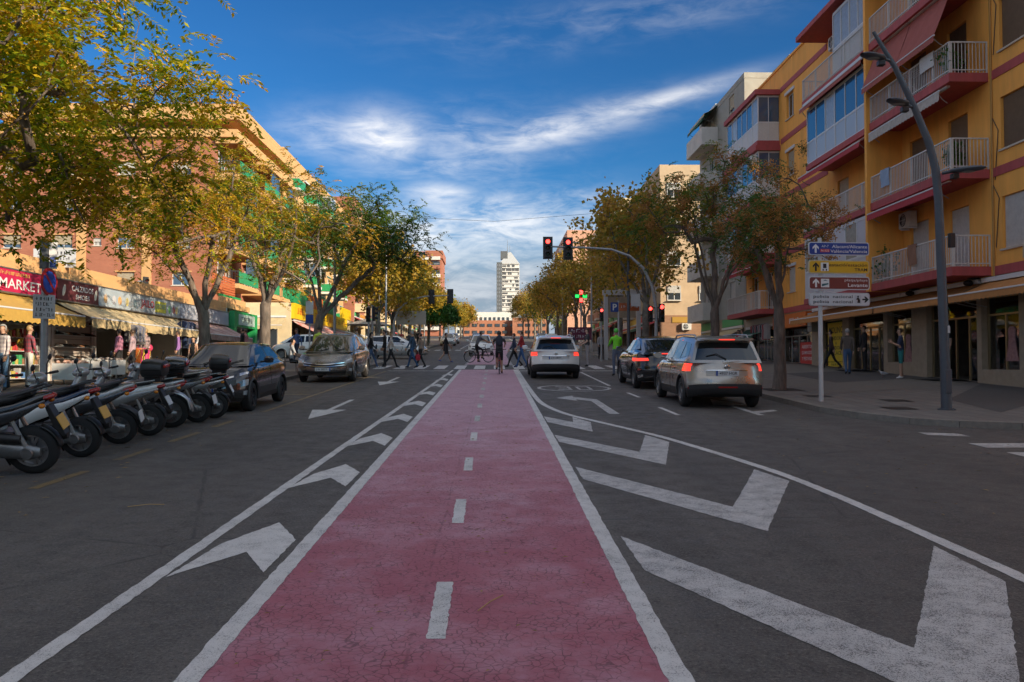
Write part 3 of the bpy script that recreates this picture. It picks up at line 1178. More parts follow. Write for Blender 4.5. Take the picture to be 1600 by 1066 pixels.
def awning(root, u0, u1, z, out, drop, m, valance=.22, scallop=.16, d=0.0, name='awning', arms=True):
    """sloping cloth from (y=d, z) to (y=d-out, z-drop) with a scalloped valance"""
    b = MB()
    n = max(4, int((u1 - u0) / .16))
    nv = 6
    rows = []
    for j in range(nv + 1):
        f = j / nv
        rows.append([(u0 + (u1 - u0) * i / n, d - out * f, z - drop * f - .05 * math.sin(math.pi * f) - .012 * math.sin(i * 1.3 + j)) for i in range(n + 1)])
    b.grid(rows)
    rows2 = [[(p[0], p[1] - .004, p[2] - .003) for p in rows[-1]]]
    ns = max(4, int((u1 - u0) / scallop)) * 4
    top, bot = [], []
    for i in range(ns + 1):
        u = u0 + (u1 - u0) * i / ns
        top.append((u, d - out - .004, z - drop))
        bot.append((u, d - out - .02, z - drop - valance + .045 * abs(math.cos(math.pi * i / 4)) - .045))
    b.grid([top, bot])
    o = b.build(name, m, root)
    s = o.modifiers.new('Solid', 'SOLIDIFY')
    s.thickness = .008
    MB().tube([(u0, d - out, z - drop), (u1, d - out, z - drop)], .03, 7).build('front_bar', WFRAME, o)
    if arms:
        for u in (u0 + .15, u1 - .15):
            a = MB().tube([(u, d - .02, z - drop - .35), (u, d - out * .55, z - drop - .02 - .2), (u, d - out + .02, z - drop - .03)], .016, 5)
            a.build('folding_arm', ALU, o)
    MB().bx(u0, u1, d - .12, d - .004, z + .0, z + .14).build('roller_box', WFRAME, o)
    return o


def aircon(root, u, z, d=0.0, wd=.82):
    b = MB().bx(u - wd / 2, u + wd / 2, d - .36, d - .06, z, z + .58)
    o = b.build('air_conditioner', mat('aircon_casing', (.60, .58, .54), .5, var=.1, scale=5), root, bevel=.02)
    g = MB().lathe([(-.012, .0), (-.012, .21), (.0, .235)], (u - .08, d - .362, z + .29), 'y', 18)
    g.build('fan_grille', BLACKP, o)
    g = MB()
    for r in (.07, .13, .19):
        g.lathe([(-.02, r), (-.012, r + .012)], (u - .08, d - .362, z + .29), 'y', 18)
    g.bx(u - .09, u - .07, d - .386, d - .378, z + .07, z + .51).bx(u - .30, u + .14, d - .386, d - .378, z + .28, z + .30)
    g.build('fan_guard', WFRAME, o)
    br = MB().bx(u - .3, u - .26, d - .34, d - .002, z - .05, z - .003).bx(u + .26, u + .3, d - .34, d - .002, z - .05, z - .003)
    br.build('bracket', WFRAME, o)
    return o


def shell(mb, u0, u1, dp, z0, z1, front=False):
    """side walls, back and roof of a box building in facade space"""
    vs = [(u0, 0, z0), (u1, 0, z0), (u1, dp, z0), (u0, dp, z0), (u0, 0, z1), (u1, 0, z1), (u1, dp, z1), (u0, dp, z1)]
    fs = [(4, 5, 6, 7), (1, 2, 6, 5), (2, 3, 7, 6), (3, 0, 4, 7)]
    if front:
        fs.append((0, 1, 5, 4))
    mb.add(vs, fs)


def block(name, label, x, y, theta, L, dp, z0, zs, wallm, slabm=None, bal='panel', panel=None, seed=0, bays=None, gfm=None, roof=1.0,
          gable=None, shop=True, rail=RAILW, balw=3.0, cat='building', group=None, dep=1.1, band=None, bstyle=None):
    """apartment house: zs = floor levels (first one is the top of the shop floor, last the eaves)"""
    rnd = random.Random(seed)
    root = empty(name, label, cat, (x, y, 0), (0, 0, R(theta)), group)
    nb = bays or max(2, int(L / 4.2))
    bw = L / nb
    holes, wins, bals = [], [], []
    for k, z in enumerate(zs[:-1]):
        h = zs[k + 1] - z
        for i in range(nb):
            c = (i + .5) * bw
            if (i + seed) % 2 == 0:
                hl = (c - balw * .36, c - balw * .36 + .95, z + .3, z + 2.35)
                hr = (c + .1, c + .1 + 1.1, z + .3, z + 2.35)
                holes += [hl, hr]
                wins += [(hl, 'door'), (hr, 'door')]
                bals.append((c - balw / 2, c + balw / 2, z))
            else:
                hw = (c - .6, c + .6, z + 1.1, z + 2.3)
                holes.append(hw)
                wins.append((hw, 'win'))
    mb = MB()
    wall_holes(mb, 0, L, zs[0], zs[-1], holes)
    shell(mb, 0, L, dp, z0, zs[-1])
    mb.bx(-.02, L + .02, -.02, .25, zs[-1] + .002, zs[-1] + roof)
    mb.bx(-.02, .25, .25, dp, zs[-1] + .002, zs[-1] + roof).bx(L - .25, L + .02, .25, dp, zs[-1] + .002, zs[-1] + roof)
    mb.build('wall', wallm, root)
    for (a, b_, c, e), kd in wins:
        sh = rnd.choice([0, (.45, SH_WHITE), (.7, SH_BEIGE), (1.0, SH_WHITE), (.3, SH_BROWN)])
        window(root, a, b_, c, e, 'white', shutter=sh, sill=(kd == 'win'), pane=rnd.choice([PANE, PANE, CURTAIN]), name='window' if kd == 'win' else 'balcony_door')
    for a, b_, z in bals:
        balcony(root, a, b_, z, dep, slabm or wallm, rail, style=bal, panel=panel, pitch=.14)
        if rnd.random() < .45:
            awning(root, a + .1, b_ - .1, z + 2.75, .9, .55, rnd.choice([GREENAWN, REDAWN, WHITEAWN, BEIGEAWN]), name='balcony_awning', arms=False)
        elif rnd.random() < .3:
            gallery(root, a + .08, b_ - .08, z + .27, z + 2.7, dep - .02, 3)
    if band:
        for z in zs[:-1]:
            MB().bx(-.03, L + .03, -.03, -.002, z - .02, z + .24).build('floor_band', band, root)
    # shop floor
    if shop:
        nb2 = max(2, int(L / 5))
        sw = L / nb2
        gh = [((i + .08) * sw, (i + .92) * sw, z0, zs[0] - 1.15) for i in range(nb2)]
        g = MB()
        wall_holes(g, 0, L, z0, zs[0] - .002, gh, .3, d=0.0)
        g.build('shop_floor_wall', gfm or BEIGE_STONE, root)
        for i, (a, b_, c, e) in enumerate(gh):
            window(root, a, b_, c, e, 'alu', .3, sill=False, mull=3, name='shop_window')
            cc = rnd.choice([REDAWN2, ORANGEAWN, BEIGEAWN, GREENAWN, WHITEAWN])
            awning(root, a, b_, zs[0] - .75, 1.0, .5, cc, name='shop_awning', arms=False)
            sg = mat('sign_%d' % rnd.randrange(6), rnd.choice([(.5, .02, .03), (.6, .45, .05), (.05, .2, .5), (.55, .55, .55), (.05, .35, .12), (.5, .2, .03)]), .5)
            MB().bx(a + .1, b_ - .1, -.09, -.004, zs[0] - .58, zs[0] - .08).build('shop_sign', sg, root)
    if gable:
        # windows on the end wall that faces the camera (u side)
        side, cols = gable
        for z in zs[:-1]:
            for c in cols:
                if side > 0:
                    o = window(root, 0, 1.1, z + 1.0, z + 2.2, 'white', .0, name='window')
                    o.location = (L + .05, c, z + 1.0)
                    o.rotation_euler = (0, 0, R(90))
                else:
                    o = window(root, 0, 1.1, z + 1.0, z + 2.2, 'white', .0, name='window')
                    o.location = (-.05, c + 1.1, z + 1.0)
                    o.rotation_euler = (0, 0, R(-90))
    return root


def antenna(root, u, d, z, h=3.2):
    b = MB().cyl((u, d, z), (u, d, z + h), .03, .02, 6)
    for k, zz in enumerate((.95, .82)):
        b.cyl((u - .6, d, z + h * zz), (u + .6, d, z + h * zz), .014, n=5)
        for i in range(6):
            x = u - .55 + .22 * i
            b.cyl((x, d - .25, z + h * zz), (x, d + .25, z + h * zz), .009, n=4)
    return b.build('antenna', ALU, root)


def scribble(parent, loc, theta, width, height, m, seed=1, name='printed_marks'):
    """print too small to read: a row of letter-like strokes"""
    rnd = random.Random(seed)
    b = MB()
    x = -width / 2
    t = height * .16
    while x < width / 2 - height * .3:
        wl = height * rnd.uniform(.35, .65)
        for _ in range(rnd.choice((2, 3))):
            if rnd.random() < .5:
                q = x + rnd.random() * (wl - t)
                b.bx(q, q + t, -.004, 0, -height / 2, height / 2)
            else:
                z = rnd.choice((-.5, -.08, .34)) * height
                b.bx(x, x + wl, -.0035, 0, z, z + t)
        x += wl + height * rnd.choice((.18, .18, .5))
    return tag(b.build(name, m, parent, loc=loc, rot=(0, 0, R(theta))), kind='stuff')


# ================================================================== right-hand row
# --- ochre apartment house: facade space u = 52 - Y, depth into +X
ZS = [4.57, 7.62, 10.67, 13.72, 16.8]
yel = empty('apartment_house', 'ochre apartment house with maroon bands and white balcony railings over shops', 'building', (15.5, 52, 0), (0, 0, R(-90)))
holes, wins = [], []
UW = [(7.4, 8.5, 'white', None), (26.4, 28.7, 'dark', None), (30.6, 32.9, 'dark', None)]
for k, z in enumerate(ZS[:-1]):
    for (a, b, st, _) in UW:
        lo, hi = (z + 1.05, z + 2.35) if a < 20 else (z + .75, z + 2.35)
        holes.append((a, b, lo, hi))
        if a < 20:
            sh = [(1.0, SH_WHITE), (.9, SH_WHITE), (.75, SH_BEIGE), 0][k]
        else:
            sh = [(1.0, SH_WHITE), (1.0, SH_BROWN), (1.0, SH_BROWN), (.92, SH_BEIGE)][k]
        wins.append(((a, b, lo, hi), 'white' if k == 0 or a < 20 else 'dark', sh, True, None))
    # balcony doors
    for (a, b) in ((20.7, 22.0), (23.4, 24.6)):
        holes.append((a, b, z + .27, z + 2.45))
        sh = [(1.0, SH_WHITE), (1.0, SH_BROWN), (.55, SH_BROWN), 0][k]
        wins.append(((a, b, z + .27, z + 2.45), 'white', sh, False, 'balcony_door'))
    for (a, b) in ((14.0, 15.2), (17.0, 18.3)):
        holes.append((a, b, z + .27, z + 2.45))
        wins.append(((a, b, z + .27, z + 2.45), 'white', [0, (.8, SH_BEIGE), 0, (.5, SH_WHITE)][k], False, 'balcony_door'))
    for (a, b) in ((1.2, 2.4), (3.6, 5.0)):
        holes.append((a, b, z + .27, z + 2.45))
        wins.append(((a, b, z + .27, z + 2.45), 'white', [0, (.5, SH_WHITE), 0, 0][k], False, 'balcony_door'))
mb = MB()
wall_holes(mb, 0, 35, ZS[0] - .02, 17.9, holes, .2)
shell(mb, 0, 35, 13, .2, 17.9)
mb.bx(0, 35, -.06, .30, 17.902, 18.02)
mb.build('wall', YELLOW, yel)
for (a, b, c, e), st, sh, sl, nm in wins:
    window(yel, a, b, c, e, st, .2, sh, sill=sl, name=nm or 'window')
# white hood strip over the small windows, maroon bands
for k, z in enumerate(ZS[:-1]):
    MB().bx(7.25, 8.65, -.05, -.003, z + 2.37, z + 2.52).build('window_hood', WFRAME, yel)
    for (a, b) in ((6.55, 12.95), (25.95, 35.02)):
        MB().bx(a, b, -.03, -.002, z - .02, z + .26).build('floor_band', MAROON, yel)
MB().bx(6.55, 12.95, -.03, -.002, 16.5, 16.78).build('floor_band', MAROON, yel)
# pilaster between the balcony stacks
MB().bx(19.92, 20.10, -1.36, -.003, 4.57, 17.0).build('pilaster', YELLOW, yel)
# stack A (nearest): plain railings
for k, z in enumerate(ZS[:-1]):
    balcony(yel, 20.14, 25.75, z, 1.2, MAROON, RAILW, .28, ends=(False, True))
awning(yel, 20.2, 22.9, 13.70, .55, 1.45, REDAWN, .2, d=-1.0)
awning(yel, 22.95, 25.5, 13.70, .55, 1.45, REDAWN, .2, d=-1.0)
awning(yel, 20.3, 25.4, 10.62, .35, .12, WHITEAWN, .30, .2, d=-1.0)
awning(yel, 20.3, 25.4, 7.58, .45, .14, REDAWN2, .22, d=-1.0)
awning(yel, 20.3, 22.6, 16.75, .45, .3, REDAWN2, .22, d=-1.0)
aircon(yel, 20.9, 6.85)
# stack B: partly glazed in
for k, z in enumerate(ZS[:-1]):
    if k != 2:
        balcony(yel, 13.1, 19.88, z, 1.2, MAROON, RAILW, .24, ends=(True, False), style='bars' if k in (1, 3) else 'none')
    else:
        balcony(yel, 13.5, 19.88, z, 1.2, MAROON, RAILW, .24, style='none')
WHPANEL = mat('white_lilac_panel', (.55, .53, .56), .5)
gallery(yel, 13.15, 19.85, 4.82, 7.5, 1.19, 6, 1.2, WHPANEL, WHPANEL)
gallery(yel, 13.55, 19.85, 10.92, 13.4, 1.19, 6, .98, mat('frosted_panel', (.40, .43, .45), .3), PANEB)
gallery(yel, 16.6, 19.85, 13.98, 16.6, 1.19, 4, 1.1, WFRAME, CURTAIN)
awning(yel, 13.2, 19.8, 10.62, .5, .25, REDAWN2, .2, d=-1.0)
awning(yel, 13.2, 19.8, 13.66, .25, .10, REDAWN, .18, d=-1.15)
aircon(yel, 14.4, 16.0)
aircon(yel, 13.2, 11.9, d=.0, wd=.7)
MB().bx(12.9, 20.0, -1.45, -.003, 16.82, 17.05).build('eave_slab', MAROON, yel)
MB().bx(20.15, 26.0, -1.35, -.003, 16.82, 17.05).build('eave_slab', MAROON, yel)
# plants on a balcony
mb = MB()
rr = random.Random(3)
for i in range(220):
    c = Vector((13.25 + rr.gauss(0, .18), -1.25 + rr.gauss(0, .12), 11.75 + rr.gauss(0, .18)))
    v = Vector((rr.uniform(-1, 1), rr.uniform(-1, 1), rr.uniform(-1, .5))).normalized() * .09
    s = v.cross(Vector((0, 0, 1))) * .35
    mb.add([c, c + v * .5 + s, c + v, c + v * .5 - s], [(0, 1, 2, 3)])
mb.build('balcony_plant', mat('ivy_leaf', (.04, .09, .03), .6, var=.3, scale=20), yel)
# stack C: glazed galleries
for k, z in enumerate(ZS[:-1]):
    balcony(yel, .2, 6.3, z, 1.2, MAROON, RAILW, .26, style='bars' if k == 0 else 'none')
    if k > 0:
        gallery(yel, .25, 6.25, z + .27, z + 2.72, 1.18, 6, 1.0, RAILW, PANEB)
    MB().bx(.1, 6.45, -1.36, -.003, z + 2.76 if k else z + 2.70, z + 3.03).build('slab_fascia', MAROON, yel)
aircon(yel, 6.0, 12.6, -1.2)
awning(yel, .4, 6.1, 7.60, .5, .5, REDAWN2, .2, d=-1.1)
antenna(yel, 9.5, 3, 17.9, 2.6)
antenna(yel, 12.5, 5, 17.9, 3.0)
MB().tube([(25.98, -.03, 18.0), (25.98, -.03, 3.9)], .035, 6).build('downpipe', mat('ochre_pipe', (.42, .22, .05), .6), yel)
b = MB()
for z in (6.9, 9.0, 12.9, 15.6):
    b.tube([(26.1, -.02, z - 1.5), (26.3, -.025, z), (25.9, -.02, z + .6)], .012, 5)
b.build('loose_cable', BLACKP, yel)
b = MB().bx(27.6, 27.85, -.14, -.003, 4.9, 5.25)
b.build('meter_box', ALU, yel)
# ---- shop floor: piers and openings
SHOP_R = [(.4, 5.0), (6.1, 10.6), (11.7, 14.3), (15.0, 18.3), (18.65, 20.6), (21.7, 24.9), (25.15, 27.1), (27.6, 30.2), (31, 34.2)]
gh = [(a, b, .2 if (a, b) != (25.15, 27.1) and (a, b) != (18.65, 20.6) else gz(52 - a) + .55, 3.95 if a > 14 else 3.9) for a, b in SHOP_R]
mb = MB()
wall_holes(mb, 0, 35, .2, 4.55, gh, .35, d=.02)
mb.build('shop_pier_wall', BEIGE_STONE, yel)
b = MB().bx(.2, 34.8, 4.9, 5.0, .2, 4.5).bx(.2, 34.8, .4, 4.9, 4.2, 4.3)
for u in (5.5, 11.1, 14.6, 21.1, 27.3):
    b.bx(u - .06, u + .06, .4, 4.9, .2, 4.2)
b.build('shop_interior', DARKIN, yel)
b = MB()
for a_, b_ in zip(range(0, 35, 5), range(5, 36, 5)):
    za, zb = gz(52 - a_) + .14, gz(52 - b_) + .14
    b.add([(a_, .02, za), (b_, .02, zb), (b_, 4.9, zb), (a_, 4.9, za)], [(0, 1, 2, 3)])
b.build('shop_floor', mat('shop_floor_tile', (.20, .17, .14), .35), yel)
for (a, b, c, e), nm, style in zip(gh, ['window'] * 9, ['alu', 'alu', 'gold', 'gold', 'gold', 'gold', 'gold', 'gold', 'alu']):
    zb = gz(52 - b) + .13
    z0 = c if c > .3 else zb
    fr = MB()
    t = .07
    mul = 3 if b - a > 2.5 else 1
    D = .22
    fr.bx(a, b, D, D + .07, e - t, e).bx(a, a + t, D, D + .07, z0, e - t).bx(b - t, b, D, D + .07, z0, e - t).bx(a + t, b - t, D, D + .07, e - .62, e - .56)
    for k in range(mul):
        x = a + (b - a) * (k + 1) / (mul + 1)
        fr.bx(x - .03, x + .03, D, D + .07, z0, e - .62)
    fo = fr.build('shop_front', GOLDALU if style == 'gold' else ALU, yel)
    for k in range(mul + 1):
        xa, xb = a + (b - a) * k / (mul + 1) + .03, a + (b - a) * (k + 1) / (mul + 1) - .03
        if (a, b) == (21.7, 24.9) and k in (1, 2):
            continue        # the open doorway
        MB().bx(xa, xb, D + .03, D + .038, z0 + .02, e - .62).build('pane', SHOPGLASS, fo)
    MB().bx(a + t, b - t, D + .03, D + .038, e - .56, e - t).build('pane', SHOPGLASS, fo)
# printed panels in the windows
def poster(u0, u1, z0, z1, col, name='poster', d=.20):
    return MB().bx(u0, u1, d, d + .012, z0, z1).build(name, mat('print_%02x%02x%02x' % tuple(int(c * 255) for c in col), col, .5), yel)
INKB, INKW, INKR, INKY = mat('black_ink', (.012, .012, .013), .5), mat('white_ink', (.68, .68, .68), .5), mat('red_ink', (.45, .02, .02), .5), mat('yellow_ink', (.65, .48, .03), .5)
p = poster(12.2, 14.1, 1.95, 3.75, (.68, .50, .02))
for s, z, h, wd in (('MOLINO', 3.40, .30, 1.6), ('BENIDORM', 3.02, .17, 1.5), ('&', 2.80, .12, .14), ('BENIDORM', 2.58, .17, 1.5), ('PALACE', 2.34, .17, 1.2)):
    text(s, p, (13.15, .197, z), 0, h, INKB, wd, bold=.01)
p2 = poster(12.2, 14.1, 1.72, 1.92, (.70, .52, .03))
scribble(p2, (13.15, .197, 1.82), 0, 1.2, .10, INKB, 5)
p = poster(8.55, 10.4, 1.85, 2.95, (.52, .03, .03), 'sale_panel')
for s, z in (('ABIERTO', 2.72), ('DOMINGOS', 2.42), ('Y FESTIVOS', 2.12)):
    text(s, p, (9.47, .197, z), 0, .17, INKW, 1.35, bold=.012)
for (a, b) in ((18.75, 20.5), (25.25, 27.0)):
    p = poster(a, b, gz(52 - a) + .62, 3.30, (.030, .022, .026), 'window_display', .30)
    for k, s in enumerate('REGALOS'):
        text(s, p, (a + .28, .297, 3.12 - k * .235), 0, .19, mat('pink_ink', (.62, .36, .36), .5), bold=.01)
    MB().bx(a + .55, b - .05, .293, .299, 3.0, 3.26).build('yellow_strip', INKY, p)
    # dress on show
    g = MB().loft([((a + 1.1, .19, 1.95), .26, .05, 0), ((a + 1.1, .19, 2.2), .20, .05, 0)], 10)
    rows = []
    for zz, hw in ((1.9, .34), (2.1, .27), (2.35, .21), (2.6, .16), (2.85, .20), (2.95, .10)):
        rows.append([(a + 1.15 + hw * math.cos(t_), .24 + .05 * math.sin(t_), zz) for t_ in [2 * math.pi * i / 14 for i in range(14)]])
    g = MB().grid(rows, True)
    g.build('display_dress', mat('rose_dress', (.34, .18, .17), .8, var=.4, scale=8), p, smooth=50)
# awnings and fascia over the shops
AW = [(11.2, 20.1), (20.2, 25.3), (25.5, 31.0), (31.1, 34.8)]
for a, b in AW:
    awning(yel, a, b, 4.36, 1.15, .42, ORANGEAWN, .20, .20, d=-.05, name='shop_awning')
ORS = mat('orange_sign', (.60, .13, .015), .45)
o = MB().bx(5.9, 10.8, -.34, -.003, 3.72, 4.42).build('shop_sign', ORS, yel)
scribble(o, (9.2, -.345, 4.05), 0, 1.4, .26, INKW, 6)
scribble(o, (7.0, -.345, 4.05), 0, 1.6, .24, INKW, 7)
b = MB().bx(10.95, 11.5, -.30, -.003, 3.4, 4.3)
b.build('roller_housing', GREYW, yel)
MB().bx(.1, 5.7, -.10, -.003, 3.98, 4.50).build('shop_sign', mat('pale_sign', (.40, .37, .33), .5), yel)
awning(yel, .2, 5.4, 3.95, 1.3, .5, GREENAWN, .22, d=-.02, name='shop_awning')
b = MB()
for u in (21.2, 25.05):
    b.bx(u - .10, u + .10, -.30, -.01, 4.50, 4.56).sph((u, -.32, 4.40), (.13, .16, .10), 10, 6)
b.build('wall_lamp', BLACKP, yel, smooth=40)

# --- taller grey house beyond it
gry = block('apartment_house', 'grey rendered apartment house with set-back roof floor beside the ochre house', 15.5, 63.6, -90, 11.5, 13, .3,
            [4.9, 7.95, 11.0, 14.05, 17.1, 19.6], GREYW, WHITER, 'solid', seed=4, bays=2, roof=.35, balw=4.6, gfm=BEIGE_STONE)
MB().bx(6.5, 11.0, 3.0, 9, 19.602, 21.3).build('roof_floor', GREYW, gry)
awning(gry, .6, 5.2, 19.8, 1.0, .8, GREENAWN, .2, d=-.05, name='terrace_awning')
# beyond the right-hand side street
pk = block('apartment_house', 'sand-coloured corner apartment house behind the plane trees on the right', 14.6, 97.5, -90, 23, 16, 1.2,
           [6.6, 9.65, 12.7, 15.75, 18.5], mat('sand_render', (.50, .36, .23), .85, var=.12, scale=.8, dirt=.2), WHITER, 'solid', seed=7, bays=5, roof=1.0, gfm=BRICK2, gable=None, panel=CREAM)
# its end wall: brown brick shop floor with ventilation units, plain storeys above
b = MB()
b.bx(23.002, 23.10, .0, 15, 1.2, 6.2)
b.build('end_wall_brick', BRICK2, pk)
for c in (2.2, 4.4):
    o = aircon(pk, 0, 4.9)
    o.location = (23.1, c, 0)
    o.rotation_euler = (0, 0, R(90))
o = MB().bx(23.102, 23.16, 1.0, 4.6, 5.55, 6.05).build('end_sign', mat('ochre_sign', (.40, .22, .03), .5), pk)
for z in (6.6, 9.65, 12.7, 15.7):
    for c in (.6, 3.4, 7.0, 11.0):
        o = window(pk, 0, 1.2, z + .9, z + 2.2, 'white', .0, (.5, SH_WHITE))
        o.location = (23.08, c, z + .9)
        o.rotation_euler = (0, 0, R(90))
block('apartment_house', 'cream apartment house past the sand-coloured corner house', 14.6, 128, -90, 30, 16, 2.2, [7.8, 10.9, 14, 17.1, 20.2], CREAM, WHITER, 'solid', seed=9, panel=PINKR)
block('apartment_house', 'farthest orange apartment slab with white balconies on the right of the avenue', 16.5, 232, -90, 40, 30, 6, [13, 16, 19, 22, 25, 28, 31.5], PINKR, WHITER, 'solid', seed=12, panel=WHITER, bays=8)
# the row goes on behind the camera
block('apartment_house', 'tall ochre house of the same row, out of view behind the camera', 15.5, 9.0, -90, 34, 13, -2.2, [2.6, 5.65, 8.7, 11.75, 14.7], YELLOW, MAROON, 'bars', seed=3)
block('apartment_house', 'grey apartment house far out of view behind the camera', 15.5, -26, -90, 40, 13, -4.2, [1.6, 4.65, 7.7, 10.75, 13.8, 17.0], GREYW, WHITER, 'solid', seed=5)
# ================================================================== left-hand side
def brick_gable():
    # end wall facing the camera (facade space u = X + 60)
    zs = [5.2, 7.4, 10.25, 13.1, 15.95, 18.8]
    br = empty('brick_apartment_house', 'red brick apartment house with buff bands and green balcony panels', 'building', (-60, 66, 0))
    holes, wins = [], []
    cols = [(3, 1.4), (8, 1.4), (12, 1.4), (17, 1.4), (22.3, 1.4), (26.2, 1.4), (29.15, .65), (31.0, 1.35), (35.2, 1.4)]
    rnd = random.Random(4)
    for z in zs[:-1]:
        for u, w_ in cols:
            h = (u, u + w_, z + .55, z + 1.55) if w_ > 1 else (u, u + w_, z + .75, z + 1.35)
            holes.append(h)
            wins.append(h)
    mb = MB()
    wall_holes(mb, 0, 38.5, 1.5, 19.4, holes, .2)
    mb.add([(38.5, 0, 1.5), (38.5, 18, 1.5), (38.5, 18, 19.4), (38.5, 0, 19.4)], [(0, 1, 2, 3)])
    mb.add([(0, 0, 1.5), (0, 18, 1.5), (0, 18, 19.4), (0, 0, 19.4)], [(0, 3, 2, 1)])
    mb.add([(0, 0, 19.4), (38.5, 0, 19.4), (38.5, 18, 19.4), (0, 18, 19.4)], [(0, 1, 2, 3)])
    mb.build('wall', BRICK, br)
    for h in wins:
        window(br, *h, 'white', .2, rnd.choice([0, (.5, SH_WHITE), (.7, SH_BEIGE), 0]), pane=rnd.choice([PANE, CURTAIN, PANEB]))
    for z in zs[:-1]:
        for u, w_ in cols:
            if w_ > 1:
                MB().bx(u - .12, u + w_ + .12, -.06, -.003, z + 1.57, z + 1.67).build('lintel', BUFF, br)
    for u in (27.9, 32.9, 14.5):
        MB().bx(u, u + .75, -.05, -.003, 1.5, 18.5).build('buff_pilaster', BUFF, br)
    # top floor terrace and roof parapet
    MB().bx(20.0, 40.2, -.3, 18, 19.402, 20.0).build('terrace_slab', BUFF, br)
    MB().bx(20.5, 37.4, 1.2, 17, 20.002, 20.7).build('roof_floor', DARKIN, br)
    MB().bx(22, 40.4, -.5, 18.2, 20.702, 21.9).build('roof_parapet', BUFF, br)
    # street side: balconies in facade space turned 90
    st = []
    for k, z in enumerate((16.3, 13.45, 10.6, 7.75)):
        for (y0, y1) in ((.0, 5.4), (7.2, 12.4), (13.6, 17.6)):
            o = MB().bx(38.503, 40.4, y0 - .2, y1, z, z + .34).build('balcony', BUFF, br)
            MB().bx(40.34, 40.38, y0, y1 - .1, .42, 1.3).build('railing_panel', GREENP, o, loc=(0, 0, z))
            r = MB().bx(38.52, 40.33, y0 - .12, y0 - .09, 1.28, 1.33).bx(38.52, 40.33, y0 - .12, y0 - .09, .42, .46)
            for i in range(9):
                r.bx(38.6 + i * .21, 38.62 + i * .21, y0 - .12, y0 - .10, .46, 1.28)
            r.build('railing', RAILD, o, loc=(0, 0, z))
            MB().bx(38.503, 40.5, y0 - .25, y1 + .1, 2.62, 2.95 if k == 0 else 2.84).build('hood_slab', BUFF, o, loc=(0, 0, z))
            MB().bx(38.6, 40.3, y0 - .1, y1, 2.60, 2.616).build('soffit', TERRA, o, loc=(0, 0, z))
            for (a, b) in ((y0 + .5, y0 + 1.9), (y0 + 2.5, y0 + 4.0)):
                w_ = window(br, 0, b - a, z + .36, z + 2.4, 'white', 0, name='balcony_door', sill=False)
                w_.location = (38.57, a, z + .36)
                w_.rotation_euler = (0, 0, R(90))
            if (k + int(y0)) % 2:
                g = MB().bx(40.2, 40.30, y0 + 2.4, y1 - .15, 1.32, 2.58).build('glazing', PANEB, o, loc=(0, 0, z))
        for y in (6.0,):
            w_ = window(br, 0, .8, z + 1.0, z + 2.2, 'white', 0)
            w_.location = (38.57, y, z + 1.0)
            w_.rotation_euler = (0, 0, R(90))
    antenna(br, 30, 8, 21.9, 3)
    return br


brick_gable()
block('apartment_house', 'cream apartment house with green panels next along from the brick house', -21, 85, 90, 34, 14, 2.6,
      [7.4, 10.4, 13.4, 16.4, 19.4, 22.4], BUFF, WHITER, 'panel', panel=GREENP, seed=2, bays=8, dep=1.4, roof=1.2)
block('apartment_house', 'brick and cream apartment house half hidden by golden trees on the left', -20, 122, 90, 46, 14, 4,
      [9.5, 12.6, 15.7, 18.8, 21.9, 25], BRICK, CREAM, 'solid', panel=CREAM, seed=6, bays=10, dep=1.4)
block('apartment_house', 'last long apartment house on the left of the avenue', -20, 172, 90, 60, 14, 6,
      [11.5, 14.6, 17.7, 20.8, 23.9], CREAM, WHITER, 'solid', panel=BUFF, seed=8, bays=12, dep=1.4)

# ---- single-storey shops: facade space u = Y - y0, depth into -X
XS = -14.5
SIGNZ = (3.95, 4.62)


def shop(name, label, y0, y1, sign_m, parapet_m=BUFF, back=None, roofz=4.9, par=True):
    L = y1 - y0
    zb = gz(y0) + .10
    root = empty(name, label, 'shop', (XS, y0, 0), (0, 0, R(90)))
    b = MB()
    b.bx(0.002, .16, 0, 6.5, zb - .6, roofz - .3).bx(L - .16, L - .002, 0, 6.5, zb - .6, roofz - .3)
    b.bx(.16, L - .16, 6.3, 6.5, zb - .6, roofz - .3)
    b.build('wall', back or WHITER, root)
    MB().bx(.16, L - .16, .02, 6.3, 3.86, 3.93).build('ceiling', mat('shop_ceiling', (.45, .43, .4), .8), root)
    za, zc = gz(y0) + .128, gz(y1) + .128
    MB().add([(.16, -.3, za), (L - .16, -.3, zc), (L - .16, 6.3, zc), (.16, 6.3, za)], [(0, 1, 2, 3)]).build('floor', mat('shop_tiles', (.22, .18, .14), .5, var=.2, scale=4), root)
    b = MB().bx(.002, L - .002, 0.0, 6.5, roofz - .298, roofz)
    if par:
        b.bx(.002, L - .002, .25, .45, roofz + .002, roofz + .35)
    b.build('roof', parapet_m, root)
    s = MB().bx(.02, L - .02, -.16, -.003, *SIGNZ).build('sign_board', sign_m, root)
    b = MB()
    b.bx(.0, L, -.18, -.10, SIGNZ[1] + .002, SIGNZ[1] + .04).bx(.0, L, -.18, -.10, SIGNZ[0] - .04, SIGNZ[0] - .002)
    b.build('sign_trim', ALU, s)
    return root, s


